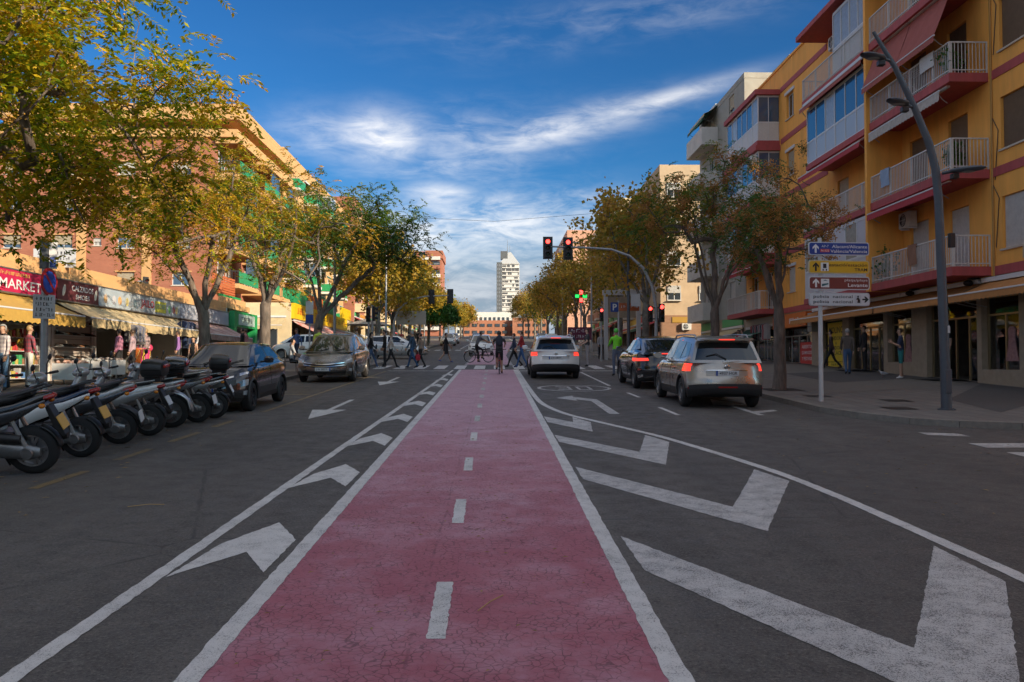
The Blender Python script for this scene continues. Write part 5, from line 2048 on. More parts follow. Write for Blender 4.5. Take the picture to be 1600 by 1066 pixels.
# ================================================================== cars
TYRE = mat('tyre_rubber', (.018, .018, .019), .85, bump=.2, bscale=60)
RIMS = mat('rim_silver', (.42, .42, .43), .32, .9)
RIMD = mat('rim_dark', (.10, .10, .11), .35, .8)
CGLASS = mat('car_glass', (.012, .015, .017), .04, spec=.9)
CHROME = mat('chrome', (.62, .62, .62), .12, 1.0)
PLASTIC = mat('cladding', (.028, .028, .030), .6, var=.15, scale=6)
LENS = mat('headlamp_lens', (.36, .38, .40), .08, .2, spec=1.0)
REDLENS = mat('tail_lens', (.30, .012, .012), .12, spec=.8)
REDLIT = mat('lit_brake_lens', (.6, .02, .015), .2, emit=(1.0, .05, .03, .55))
PLATE = mat('plate_white', (.56, .57, .58), .45)
AMBER = mat('amber_lens', (.55, .18, .01), .15)
UNDER = mat('underbody', (.008, .008, .008), .9)


def lerp_tab(tab, x):
    if x <= tab[0][0]:
        return tab[0][1]
    for (a, b), (c, d) in zip(tab, tab[1:]):
        if x <= c:
            f = (x - a) / (c - a)
            f = f * f * (3 - 2 * f) * .5 + f * .5
            return b + (d - b) * f
    return tab[-1][1]


class Hull:
    """lower body: plan outlines stacked from sill (s=0) to belt/bonnet (s=1)"""
    def __init__(h, L, Wd, top, bot, rear, front, kr=.22, kf=.34, wtab=None):
        h.L, h.hw, h.top, h.bot, h.rear, h.front, h.kr, h.kf = L, Wd / 2, top, bot, rear, front, kr, kf
        h.wtab = wtab or [(0, .93), (.12, .975), (.35, 1.0), (.62, 1.0), (.84, .972), (.95, .935), (1, .90)]

    def p(h, u, s):
        """u: 0..1 rear half width, 1..2 side rear->front, 2..3 front half width back to centre"""
        hw = h.hw * lerp_tab(h.wtab, s)
        r0 = -h.L / 2 + lerp_tab(h.rear, s)
        f0 = h.L / 2 - lerp_tab(h.front, s)
        if u <= 1:
            f = u
            x = hw * (1 - (1 - f) ** 1.0) if f < 1 else hw
            x = hw * math.sin(min(1, f) * math.pi / 2) ** .8
            y = r0 + h.kr * (x / hw) ** 3.2
        elif u <= 2:
            f = u - 1
            x = hw
            y = (r0 + h.kr) * (1 - f) + (f0 - h.kf) * f
            # slight plan taper at the ends
            e = max(0, abs(f - .5) - .28) / .22
            x = hw * (1 - .030 * e * e)
            if f < .5:
                pass
        else:
            f = 3 - u
            x = hw * math.sin(min(1, f) * math.pi / 2) ** .8
            y = f0 - h.kf * (x / hw) ** 2.6
        if u <= 1 or u >= 2:
            x *= .970 if (u <= 1 and u > .98) or (u >= 2 and u < 2.02) else (.97 + .03 * (1 - (x / hw)))
        zt, zb = lerp_tab(h.top, y), lerp_tab(h.bot, y)
        return Vector((x, y, zb + (zt - zb) * s))

    def patch(h, mb, u0, u1, s0, s1, side=1, off=.006, nu=6, ns=3, slant=0.0):
        rows = []
        for j in range(ns + 1):
            s = s0 + (s1 - s0) * j / ns
            row = []
            for i in range(nu + 1):
                u = u0 + (u1 - u0) * i / nu + slant * (j / ns)
                q = h.p(u, s)
                e = .01
                du = (h.p(min(3, u + e), s) - h.p(max(0, u - e), s))
                n = Vector((du.y, -du.x, 0))
                if n.length > 1e-6:
                    n.normalize()
                q = q + n * off
                row.append((q.x * side, q.y, q.z))
            rows.append(row)
        mb.grid(rows)
        # rim back to the hull so that the patch has thickness
        ring = rows[0] + [r[-1] for r in rows[1:]] + rows[-1][-2::-1] + [r[0] for r in rows[-2:0:-1]]
        back = []
        for q in ring:
            v = Vector(q)
            c = Vector((0, v.y * .8, v.z))
            back.append(v + (c - v).normalized() * (off + .02))
        mb.grid([ring, back], True)
        return mb


def wheel(root, x, y, r, wd, rim_m, spokes=5, name='wheel'):
    """wheel > tyre, rim (two sub-parts) around an empty mesh hub"""
    sg = 1 if x > 0 else -1
    hub = MB().lathe([(-.02, .0), (-.02, .045), (.02, .045), (.03, .0)], (0, 0, 0), 'x', 10)
    w_ = hub.build(name, BLACKP, root, loc=(x, y, r))
    hw = wd / 2
    MB().lathe([(-hw, r * .66), (-hw * 1.02, r * .80), (-hw * .86, r * .95), (-hw * .55, r), (hw * .55, r), (hw * .86, r * .95), (hw * 1.02, r * .80), (hw, r * .66)], (0, 0, 0), 'x', 30, True).build('tyre', TYRE, w_, smooth=50)
    b = MB()
    b.lathe([(-hw * .9, r * .60), (-hw * .95, r * .675), (hw * .95, r * .675), (hw * .9, r * .60)], (0, 0, 0), 'x', 28, True)
    for k in range(spokes):
        a = 2 * math.pi * k / spokes + .3
        for da in (-.14, .14):
            M3 = Matrix.Rotation(a + da, 3, 'X')
            b.obox(M3 @ Vector((sg * hw * .55, 0, r * .34)), (.03, r * .105, r * .62), M3)
    b.lathe([(-hw * .2, 0), (-hw * .2, r * .6), (-hw * .15, r * .6)], (0, 0, 0), 'x', 20)
    b.sph((sg * hw * .6, 0, 0), (.02, r * .17, r * .17), 12, 6)
    b.build('rim', rim_m, w_, smooth=35)
    return w_


def make_car(name, label, loc, heading, S, group=None, tilt=True):
    """S: dictionary with the car's measurements and trim"""
    root = empty(name, label, 'car', loc, (0, 0, 0), group)
    Rm = Matrix.Rotation(R(heading), 3, 'Z')
    if tilt:
        Rm = Matrix.Rotation(TILT, 3, 'X') @ Rm
    root.rotation_euler = Rm.to_euler()
    L, Wd, paint_m = S['L'], S['W'], S['paint']
    H = Hull(L, Wd, S['top'], S['bot'], S['rear'], S['front'], S.get('kr', .22), S.get('kf', .34), S.get('wtab'))
    us = [0, .2, .42, .62, .8, .92, 1.0] + [1 + (i + 1) / 16 for i in range(15)] + [2.0, 2.08, 2.2, 2.38, 2.58, 2.8, 3.0]
    ss = [0, .06, .14, .24, .38, .54, .70, .83, .92, .97, 1.0]
    mb = MB()
    rows = []
    for s in ss:
        half_ = [H.p(u, s) for u in us]
        rows.append([tuple(p) for p in half_] + [(-p.x, p.y, p.z) for p in half_[-2:0:-1]])
    n = len(rows[0])
    o0 = len(mb.v)
    mb.grid(rows, True)
    if S.get('clad'):
        mb.m = [1 if (i // n) < S['clad'] else 0 for i in range(len(mb.f))]
    m_ = len(us)
    # top deck with crown and floor pan
    def cap(base, z, k, flip):
        idx = base
        mb.k = k
        for i in range(m_ - 1):
            ra, rb = idx + i, idx + i + 1
            la = idx + (n - i) % n
            lb = idx + (n - i - 1) % n
            fs = [q for q in (ra, rb, lb, la)]
            if i == 0:
                fs = [ra, rb, lb]
            if i == m_ - 2:
                fs = [ra, rb, la]
            mb.f.append(tuple(fs if flip else fs[::-1]))
            mb.m.append(k)
    # crowned deck: extra centre-line vertices
    topb = o0 + (len(ss) - 1) * n
    ctr = []
    for i in range(m_):
        p = mb.v[topb + i]
        w_ = abs(p[0])
        ctr.append(len(mb.v))
        mb.v.append((0, p[1], p[2] + .045 * (w_ / (Wd / 2)) ** 1))
    for i in range(m_ - 1):
        ra, rb = topb + i, topb + i + 1
        la, lb = topb + (n - i) % n, topb + (n - i - 1) % n
        mb.f.append((ra, rb, ctr[i + 1], ctr[i]) if 0 < i < m_ - 2 else ((ra, rb, ctr[i + 1]) if i == 0 else (ra, ctr[i + 1], ctr[i])))
        mb.f.append((la, ctr[i], ctr[i + 1], lb) if 0 < i < m_ - 2 else ((la, ctr[i + 1], lb) if i == 0 else (la, ctr[i], ctr[i + 1])))
        mb.m += [0, 0]
    mb.v[ctr[0]] = mb.v[topb]
    mb.v[ctr[-1]] = mb.v[topb + m_ - 1]
    cap(o0, 0, 2, False)
    # weld the degenerate ends by rebuilding through bmesh
    me = mb.mesh('body', [paint_m, PLASTIC, UNDER])
    bm = bmesh.new()
    bm.from_mesh(me)
    bmesh.ops.remove_doubles(bm, verts=bm.verts, dist=1e-5)
    bmesh.ops.recalc_face_normals(bm, faces=bm.faces)
    bm.to_mesh(me)
    bm.free()
    body = put('body', me, root)
    r = S['r']
    ya, yb = S['axles']
    # wheel arches
    cm = MB()
    for y in (ya, yb):
        for sg in (-1, 1):
            cm.cyl((sg * (Wd / 2 - .30), y, r), (sg * (Wd / 2 + .2), y, r), r + .055, n=26)
    cme = cm.mesh('cutter', UNDER)
    bm = bmesh.new(); bm.from_mesh(cme); bmesh.ops.recalc_face_normals(bm, faces=bm.faces); bm.to_mesh(cme); bm.free()
    cut = put('cutter', cme, root)
    md = body.modifiers.new('arch', 'BOOLEAN')
    md.operation = 'DIFFERENCE'
    md.object = cut
    md.solver = 'EXACT'
    md.material_mode = 'TRANSFER'

    def fin(o, me, cut=cut):
        me.polygons.foreach_set('use_smooth', [True] * len(me.polygons))
        me.set_sharp_from_angle(angle=R(38))
        bpy.data.objects.remove(cut)
    PENDING.append((body, fin))
    # arch lips
    for y in (ya, yb):
        for sg in (-1, 1):
            b = MB()
            pts = [(sg * (Wd / 2 - .012), y + (r + .06) * math.cos(a), r + (r + .06) * math.sin(a)) for a in [R(-12 + 204 * i / 22) for i in range(23)]]
            b.tube(pts, .026, 6)
            b.build('arch_trim', PLASTIC if S.get('clad') else paint_m, body, smooth=60)
            wheel(root, sg * (Wd / 2 - .115), y, r, S.get('tw', .215), S.get('rim', RIMS), S.get('spokes', 5))
    # cabin: profile from rear base to front base
    G = S['cabin']           # list of (y, z, halfwidth)
    belt = S['beltw']
    cb = MB()
    xs = (-1, -.93, -.6, 0, .6, .93, 1)
    dz = (-.030, -.006, .010, .016, .010, -.006, -.030)
    rows = []
    for i, (y, z, hw) in enumerate(G):
        e = 0 if i in (0, len(G) - 1) else 1
        rows.append([(x * hw, y, z + d_ * e) for x, d_ in zip(xs, dz)])
    cb.grid(rows)
    for sg, col_ in ((-1, 0), (1, 6)):
        for i in range(len(G) - 1):
            a, b_ = rows[i][col_], rows[i + 1][col_]
            ba = (sg * belt(G[i][0]), min(max(G[i][0], G[0][0]), G[-1][0]), S['beltz'](G[i][0]) - .02)
            bb = (sg * belt(G[i + 1][0]), G[i + 1][0], S['beltz'](G[i + 1][0]) - .02)
            if i == 0:
                cb.add([a, b_, bb], [(0, 1, 2)])
            elif i == len(G) - 2:
                cb.add([a, b_, ba], [(0, 1, 2)])
            else:
                cb.add([a, b_, bb, ba], [(0, 1, 2, 3)])
    me = cb.mesh('cabin', S.get('roof_paint', paint_m))
    bm = bmesh.new(); bm.from_mesh(me); bmesh.ops.remove_doubles(bm, verts=bm.verts, dist=1e-4); bmesh.ops.recalc_face_normals(bm, faces=bm.faces); bm.to_mesh(me); bm.free()
    me.polygons.foreach_set('use_smooth', [True] * len(me.polygons))
    me.set_sharp_from_angle(angle=R(40))
    cabin = put('cabin', me, root)

    # side glass
    def side_x(y, z):
        # half width of cabin side at (y,z)
        for i in range(len(G) - 1):
            (y0, z0, w0), (y1, z1, w1) = G[i], G[i + 1]
            if y0 <= y <= y1:
                f = (y - y0) / (y1 - y0)
                zt, wt_ = z0 + (z1 - z0) * f - .03, w0 + (w1 - w0) * f
                zb_, wb_ = S['beltz'](y) - .02, belt(y)
                if zt - zb_ < .03:
                    return wb_
                g = min(1, max(0, (z - zb_) / (zt - zb_)))
                return wb_ + (wt_ - wb_) * g
        return belt(y)
    for poly in S['windows']:
        for sg in (-1, 1):
            b = MB()
            # fan with an inner loop so that the panel follows the side
            cy = sum(p[0] for p in poly) / len(poly)
            cz = sum(p[1] for p in poly) / len(poly)
            ring = []
            for (p, q) in zip(poly, poly[1:] + poly[:1]):
                for t in (0, .5):
                    ring.append((p[0] + (q[0] - p[0]) * t, p[1] + (q[1] - p[1]) * t))
            P_ = [(sg * (side_x(y, z) + .006), y, z) for y, z in ring] + [(sg * (side_x(cy, cz) + .006), cy, cz)]
            k = len(ring)
            b.add(P_, [(i, (i + 1) % k, k) for i in range(k)])
            back = [(sg * (side_x(y, z) - .02), y, z) for y, z in ring]
            b.grid([P_[:k], back], True)
            b.build('side_window', CGLASS, cabin)
    # screens: (index pair on the profile, margins)
    for nm, i, lo, hi, mg in S['screens']:
        (y0, z0, w0), (y1, z1, w1) = G[i], G[i + 1]
        if nm == 'rear_window' and abs(i) == 0:
            pass
        b = MB()
        d = Vector((0, y1 - y0, z1 - z0)).normalized()
        nrm = Vector((0, -d.z, d.y))
        if nrm.z < 0:
            nrm = -nrm
        rws = []
        for f in (lo, (lo + hi) / 2, hi):
            e0, e1 = (0 if i == 0 else 1), (0 if i + 1 == len(G) - 1 else 1)
            rw = []
            for x, d_ in zip((-1, -.93, -.6, 0, .6, .93, 1), dz):
                hw = (w0 + (w1 - w0) * f) - mg
                z = z0 + (z1 - z0) * f + d_ * (e0 + (e1 - e0) * f)
                rw.append(Vector((x * hw, y0 + (y1 - y0) * f, z)) + nrm * .007)
            rws.append(rw)
        b.grid(rws)
        ring = rws[0] + [r_[-1] for r_ in rws[1:]] + rws[-1][-2::-1] + [r_[0] for r_ in rws[-2:0:-1]]
        b.grid([ring, [q - nrm * .03 for q in ring]], True)
        b.build(nm, CGLASS, cabin, smooth=40)
        if nm == 'rear_window' and S.get('rear_wiper'):
            q0 = rws[0][3] + nrm * .02
            MB().tube([q0, q0 + Vector((-.22, 0, .03)) + d * .10, q0 + Vector((-.45, 0, 0)) + d * .08], .011, 5).build('rear_wiper', BLACKP, cabin)
        if nm == 'windscreen':
            for xx in (-.25, .3):
                q0 = rws[2][3] + Vector((xx, 0, 0)) + nrm * .015
                MB().tube([q0, q0 + Vector((-.3, 0, 0)) - d * .16], .010, 5).build('wiper', BLACKP, cabin)
    # lamps
    for nm, u0, u1, s0, s1, m_2, sl in S['patches']:
        for sg in (-1, 1):
            b = MB()
            H.patch(b, u0, u1, s0, s1, sg, S.get('poff', .008), slant=sl)
            b.build(nm, m_2, body, smooth=50)
    for nm, u1, s0, s1, m_2, off in S['bands']:
        b = MB()
        rows = []
        isr = u1 <= 1
        ub = (lambda t: abs(t) * u1) if isr else (lambda t: 3 - abs(t) * (3 - u1))
        for j in range(4):
            s = s0 + (s1 - s0) * j / 3
            row = []
            for i in range(13):
                t = -1 + i / 6
                q = H.p(ub(t), s)
                row.append((math.copysign(q.x, t) if t else 0.0, q.y + (-off if isr else off), q.z))
            rows.append(row)
        b.grid(rows)
        ring = rows[0] + [r_[-1] for r_ in rows[1:]] + rows[-1][-2::-1] + [r_[0] for r_ in rows[-2:0:-1]]
        b.grid([ring, [(q[0], q[1] + (off + .03) * (1 if isr else -1), q[2]) for q in ring]], True)
        b.build(nm, m_2, body, smooth=40)
    # number plates
    for end, s, txt in S.get('plates', ()):
        q = H.p(0 if end == 'rear' else 3, s)
        dy = -.022 if end == 'rear' else .022
        pl = MB().bx(-.26, .26, -.006, .006, -.057, .057).build('number_plate', PLATE, body, loc=(0, q.y + dy, q.z))
        MB().bx(-.258, -.22, -.0085, .0085, -.055, .055).build('plate_band', mat('plate_blue', (.02, .07, .32), .5), pl)
        if txt:
            text(txt, pl, (.02, -.0085 if end == 'rear' else .0085, 0), 0 if end == 'rear' else 180, .068, INKB, .40, bold=.012)
        else:
            scribble(pl, (.02, -.0085 if end == 'rear' else .0085, 0), 0 if end == 'rear' else 180, .40, .068, INKB, 3)
    # mirrors, handles, rails, extras
    my, mz = S['mirror']
    for sg in (-1, 1):
        b = MB().loft([((sg * (belt(my) + .17), my - .07, mz), .10, .065), ((sg * (belt(my) + .17), my, mz), .115, .08), ((sg * (belt(my) + .16), my + .09, mz), .06, .045)], 10, True, 3)
        b.tube([(sg * (belt(my) - .02), my + .03, mz - .05), (sg * (belt(my) + .10), my + .02, mz - .04)], .025, 6)
        b.build('wing_mirror', S.get('mirror_m', paint_m), root, smooth=50)
        for hy in S.get('handles', ()):
            q = H.p(1.5, .86)
            f = (hy - (-L / 2)) / L
            MB().bx(sg * (q.x * .992) - .012, sg * (q.x * .992) + .016, hy - .10, hy + .10, q.z - .012 + S.get('hz', 0), q.z + .014 + S.get('hz', 0)).build('door_handle', S.get('handle_m', paint_m), body, bevel=.006)
        for dy_ in S.get('shuts', ()):
            pts = [H.p(1 + (dy_ - (-L / 2 + S.get('kr', .22))) / (L - S.get('kr', .22) - S.get('kf', .34)), s) for s in (.16, .3, .5, .7, .85, .95)]
            MB().tube([(sg * (p.x + .0005), p.y, p.z) for p in pts], .004, 4).build('door_gap', UNDER, body)
        if S.get('rails'):
            y0, y1, x, z0, z1 = S['rails']
            MB().tube([(sg * x, y0, z0 - .03), (sg * x, y0 + .12, z0 + .045), (sg * x, (y0 + y1) / 2, (z0 + z1) / 2 + .06), (sg * x, y1 - .12, z1 + .045), (sg * x, y1, z1 - .03)], .018, 6).build('roof_rail', ALU, cabin, smooth=60)
    if S.get('spoiler'):
        y, z, hw = S['spoiler']
        MB().loft([((0, y - .16, z - .02), hw * .93, .016), ((0, y - .05, z + .005), hw * .97, .024), ((0, y + .10, z + .01), hw * .95, .02)], 14, True, 4).build('roof_spoiler', S.get('roof_paint', paint_m), cabin, smooth=50)
        MB().bx(-.18, .18, y - .172, y - .155, z - .03, z - .006).build('high_brake_light', S.get('hb', REDLIT), cabin)
    for fn in S.get('extra', ()):
        fn(root, body, H)
    MB().lathe([(-.0, 0)], (0, 0, 0)) if False else None
    return root


def cpaint(name, c, metal=.55, rough=.28):
    m = mat(name, c, rough, metal, coat=1.0)
    t = NT(m.node_tree)
    bs = m.node_tree.nodes['Principled BSDF']
    v = t.n('ShaderNodeTexCoord').outputs['Object']
    # road dust low on the panels
    s3 = t.n('ShaderNodeSeparateXYZ')
    t.link(v, s3.inputs[0])
    d = t.m('MULTIPLY', t.ramp(t.m('ADD', s3.outputs[2], t.m('MULTIPLY', t.noise(v, 6, 5), .3)), .78, .30, 0, .45), .8)
    t.link(t.mix(d, (*c, 1), (.16, .14, .12, 1)), bs.inputs['Base Color'])
    t.link(t.ramp(t.noise(v, 3, 5), .3, .7, rough * .85, rough * 1.25), bs.inputs['Roughness'])
    return m


P_SILVER = cpaint('beige_silver_paint', (.40, .36, .31), .75, .30)
P_BLACK = cpaint('black_paint', (.010, .011, .014), .2, .16)
P_NAVY = cpaint('blue_black_paint', (.012, .014, .020), .3, .18)
P_WHITE = cpaint('white_paint', (.72, .71, .68), .0, .3)
P_GREY = cpaint('bronze_grey_paint', (.165, .158, .148), .7, .28)
P_SILV2 = cpaint('pale_silver_paint', (.52, .53, .53), .7, .3)


def suv_spec(L, Wd, Ht, r, paint_m, wb, plates=(), lit=True, cab=None, **kw):
    """upright crossover with tailgate"""
    fo = kw.pop('fo', .92)
    yb = L / 2 - fo
    ya = yb - wb
    bz = kw.pop('bz', 1.02)
    hood = kw.pop('hood', .98)
    top = [(-L / 2, bz + .03), (-L / 2 + .5, bz + .04), (L / 2 - 1.45, bz - .03), (L / 2 - 1.25, bz - .03), (L / 2 - .55, hood - .06), (L / 2 - .12, hood - .20), (L / 2, hood - .28)]
    bot = [(-L / 2, .36), (-L / 2 + .45, .24), (L / 2 - .6, .22), (L / 2, .26)]
    rear = [(0, .12), (.10, .02), (.36, .0), (.48, .03), (.60, .07), (1, .13)]
    front = [(0, .10), (.2, .0), (.5, .0), (.75, .06), (1, .22)]
    yr = -L / 2 + .13
    G = cab or [(yr, bz + .0, .80 * Wd / 1.8), (yr + .24, Ht - .10, .655 * Wd / 1.8), (yr + .46, Ht - .03, .63 * Wd / 1.8), (-.35, Ht, .62 * Wd / 1.8), (.42, Ht - .05, .61 * Wd / 1.8), (L / 2 - 1.32, bz - .03, .76 * Wd / 1.8)]
    bw = lambda y: .86 * Wd / 1.8 if y > yr + .1 else .82 * Wd / 1.8
    S = dict(L=L, W=Wd, paint=paint_m, r=r, axles=(ya, yb), top=top, bot=bot, rear=rear, front=front, cabin=G, beltw=bw, beltz=lambda y: lerp_tab(top, y),
             windows=[], screens=[('rear_window', 0, .14, .90, .07), ('windscreen', len(G) - 2, .06, .95, .05)], patches=[], bands=[], mirror=(L / 2 - 1.62, bz + .10), plates=plates)
    S.update(kw)
    return S


# --- silver family crossover, nearest on the right
L = 4.53
S = suv_spec(L, 1.80, 1.64, .345, P_SILVER, 2.765, plates=(('rear', .64, '4937 HGR'),), clad=3, spokes=5, rear_wiper=True, rails=(-1.75, .45, .60, 1.625, 1.60),
             handles=(-.75, .32), shuts=(-.28, .85), spoiler=(-1.98, 1.585, .66), bz=1.04,
             kr=.26)
S['windows'] = [[(-1.86, 1.20), (-1.18, 1.13), (-1.18, 1.50), (-1.66, 1.47)], [(-1.10, 1.12), (-.32, 1.09), (-.32, 1.54), (-1.10, 1.51)], [(-.25, 1.085), (.72, 1.07), (.32, 1.50), (-.25, 1.54)]]
S['patches'] = [('tail_light', .70, 1.10, .72, .93, REDLIT, -.03), ('tail_light_lens', .60, .70, .76, .90, mat('clear_tail_lens', (.45, .30, .28), .1, spec=.9), -.03), ('rear_reflector', .66, .86, .20, .255, REDLENS, 0)]
S['bands'] = [('bumper_cladding', .82, .02, .30, PLASTIC, .012), ('fog_lamp', .11, .17, .22, REDLENS, .024), ('plate_recess', .30, .565, .72, mat('silver_shadow', (.33, .30, .26), .35, .6), .010), ('chrome_strip', .30, .725, .75, CHROME, .022)]
def badge(root, body, H):
    q = H.p(0, .83)
    MB().lathe([(-.012, .0), (-.012, .03)], (0, q.y - .015, q.z), 'y', 14).lathe([(-.016, .045), (-.010, .058), (-.0, .045)], (0, q.y - .012, q.z), 'y', 18).bx(-.075, .075, q.y - .032, q.y - .02, q.z - .011, q.z + .011).build('badge', CHROME, body)
S['extra'] = (badge,)
make_car('silver_crossover', 'silver beige family crossover with lit brake lights beside the right kerb', (5.25, 21.35, gz(21.35)), 0, S)

# --- white crossover in the turning lane
L = 4.38
S = suv_spec(L, 1.81, 1.59, .345, P_WHITE, 2.65, plates=(('rear', .62, ''),), clad=3, rear_wiper=True, handles=(-.65, .38), shuts=(-.25, .85), rails=(-1.5, .4, .60, 1.575, 1.55), spoiler=(-1.92, 1.53, .66), kr=.26, rim=RIMD)
S['windows'] = [[(-1.72, 1.22), (-1.10, 1.14), (-1.10, 1.46), (-1.45, 1.44)], [(-1.03, 1.13), (-.30, 1.09), (-.30, 1.49), (-1.03, 1.47)], [(-.24, 1.085), (.68, 1.06), (.28, 1.45), (-.24, 1.49)]]
S['patches'] = [('tail_light', .52, 1.10, .74, .91, REDLIT, .04), ('rear_reflector', .70, .88, .24, .28, REDLENS, 0)]
S['bands'] = [('bumper_cladding', .84, .02, .30, PLASTIC, .012), ('plate_recess', .32, .55, .70, mat('white_shadow', (.5, .49, .47), .4), .010), ('chrome_strip', .34, .715, .745, CHROME, .02)]
S['extra'] = (badge,)
make_car('white_crossover', 'white crossover waiting in the left-turn lane with red lamps lit', (2.26, 33.35, gz(33.35)), 0, S)

# --- black coupe-backed crossover between them
L = 4.73
bz = 1.08
G = [(-2.26, 1.06, .80), (-1.98, 1.17, .70), (-1.05, 1.50, .64), (-.35, 1.585, .63), (.40, 1.55, .62), (1.10, 1.04, .78)]
S = suv_spec(L, 1.93, 1.6, .365, P_BLACK, 2.873, cab=G, clad=2, spokes=5, rim=RIMS, handles=(-.75, .40), shuts=(-.30, .90), bz=bz, hood=1.06, kr=.34)
S['beltw'] = lambda y: .90 if y > -1.9 else .84
S['windows'] = [[(-1.55, 1.22), (-.42, 1.15), (-.42, 1.50), (-.92, 1.46)], [(-.35, 1.145), (.70, 1.11), (.30, 1.46), (-.35, 1.505)]]
S['screens'] = [('rear_window', 1, .10, .92, .08), ('windscreen', 4, .06, .95, .05)]
S['patches'] = [('tail_light', .40, 1.16, .70, .80, REDLIT, .03), ('rear_reflector', .66, .86, .36, .40, REDLENS, 0), ('exhaust_trim', .60, .90, .10, .19, CHROME, 0)]
S['bands'] = [('high_brake_light', .18, .952, .985, REDLIT, .05), ('chrome_strip', .55, .06, .085, CHROME, .02)]
S['plates'] = (('rear', .50, ''),)
make_car('black_coupe_crossover', 'glossy black coupe-backed crossover with slim red lamps ahead of the silver car', (5.25, 27.75, gz(27.75)), 0, S)

# --- dark hatchback with rounded bonnet, parked on the left facing the camera
L = 3.99
G = [(-1.80, 1.02, .70), (-1.52, 1.34, .60), (-1.25, 1.43, .58), (-.30, 1.475, .58), (.28, 1.44, .57), (1.02, .985, .71)]
S = suv_spec(L, 1.75, 1.48, .318, P_NAVY, 2.54, cab=G, clad=2, spokes=6, rim=RIMD, handles=(-.72, .22), shuts=(-.30, .78), bz=1.0, hood=1.0, kf=.46, fo=.80)
S['beltw'] = lambda y: .815
S['windows'] = [[(-1.38, 1.12), (-.42, 1.06), (-.42, 1.39), (-1.15, 1.36)], [(-.34, 1.055), (.62, 1.035), (.20, 1.36), (-.34, 1.40)]]
S['patches'] = [('headlight', 2.05, 2.34, .52, .70, LENS, 0), ('running_light', 2.02, 2.42, .84, .90, CHROME, 0), ('fog_light', 2.10, 2.30, .22, .36, LENS, 0)]
S['bands'] = [('chrome_chevrons', 2.55, .845, .885, CHROME, .012), ('lower_grille', 2.52, .10, .34, BLACKP, .012), ('upper_grille', 2.5, .60, .78, BLACKP, .010)]
S['plates'] = (('front', .48, ''),)
def bumps(root, body, H):
    for sg in (-1, 1):
        MB().bx(sg * .868 - .01, sg * .868 + .018, -.75, .80, .34, .52).build('side_bump', PLASTIC, body, bevel=.03)
S['extra'] = (bumps,)
make_car('dark_hatchback', 'blue-black rounded hatchback parked behind the scooters, facing the camera', (-6.15, 20.10, gz(20.10)), 180, S)

# --- bronze grey people carrier parked further up, facing the camera
L = 4.80
G = [(-2.22, 1.06, .78), (-1.98, 1.52, .66), (-1.7, 1.61, .63), (-.45, 1.655, .62), (.50, 1.58, .61), (1.50, 1.02, .78)]
S = suv_spec(L, 1.92, 1.66, .335, P_GREY, 2.85, cab=G, spokes=5, handles=(-.65, .45), shuts=(-.25, .92), bz=1.05, hood=1.02, kf=.44)
S['beltw'] = lambda y: .89
S['windows'] = [[(-1.95, 1.20), (-1.22, 1.14), (-1.22, 1.52), (-1.72, 1.50)], [(-1.14, 1.135), (-.28, 1.11), (-.28, 1.56), (-1.14, 1.53)], [(-.20, 1.105), (.95, 1.08), (.45, 1.48), (-.20, 1.56)]]
S['patches'] = [('headlight', 2.02, 2.46, .66, .82, LENS, 0), ('fog_light', 2.12, 2.34, .24, .38, LENS, 0)]
S['bands'] = [('grille', 2.52, .50, .70, BLACKP, .012), ('grille_bar', 2.52, .585, .615, CHROME, .022), ('grille_surround', 2.50, .705, .735, CHROME, .018), ('lower_grille', 2.46, .12, .30, BLACKP, .012)]
S['plates'] = (('front', .42, ''),)
make_car('grey_people_carrier', 'bronze grey people carrier parked facing the camera before the zebra', (-5.78, 31.35, gz(31.35)), 180, S)

# --- pale silver hatchback crossing from the left
L = 4.3
G = [(-1.95, 1.0, .74), (-1.62, 1.36, .62), (-1.3, 1.44, .60), (-.35, 1.475, .60), (.32, 1.43, .59), (1.18, .97, .74)]
S = suv_spec(L, 1.77, 1.48, .315, P_SILV2, 2.6, cab=G, spokes=7, handles=(-.7, .3), shuts=(-.28, .8), bz=.98, hood=.96, kf=.42)
S['beltw'] = lambda y: .83
S['windows'] = [[(-1.55, 1.12), (-.42, 1.04), (-.42, 1.39), (-1.25, 1.36)], [(-.34, 1.035), (.75, 1.01), (.25, 1.36), (-.34, 1.40)]]
S['patches'] = [('headlight', 2.0, 2.4, .66, .84, LENS, 0), ('tail_light', .75, 1.10, .62, .86, REDLENS, 0)]
S['bands'] = [('grille', 2.55, .42, .58, BLACKP, .012)]
make_car('silver_hatchback', 'pale silver hatchback pulling out of the left side street behind pedestrians', (-6.35, 54.6, gz(54.6)), -90, S, tilt=False)
# --- white city car in the side street
L = 4.0
G = [(-1.82, 1.02, .72), (-1.55, 1.42, .61), (-1.25, 1.50, .59), (-.2, 1.53, .59), (.45, 1.47, .58), (1.25, .98, .72)]
S = suv_spec(L, 1.72, 1.53, .31, P_WHITE, 2.5, cab=G, spokes=5, bz=1.0, hood=.97, kf=.44)
S['beltw'] = lambda y: .81
S['windows'] = [[(-1.50, 1.14), (-.36, 1.06), (-.36, 1.44), (-1.22, 1.42)], [(-.28, 1.055), (.85, 1.02), (.38, 1.40), (-.28, 1.45)]]
S['patches'] = [('headlight', 2.0, 2.4, .62, .82, LENS, 0), ('tail_light', .75, 1.12, .66, .95, REDLENS, 0)]
S['bands'] = []
make_car('white_city_car', 'white city car standing at the left corner behind the seated man', (-11.9, 53.2, gz(53.2)), 90, S, tilt=False)
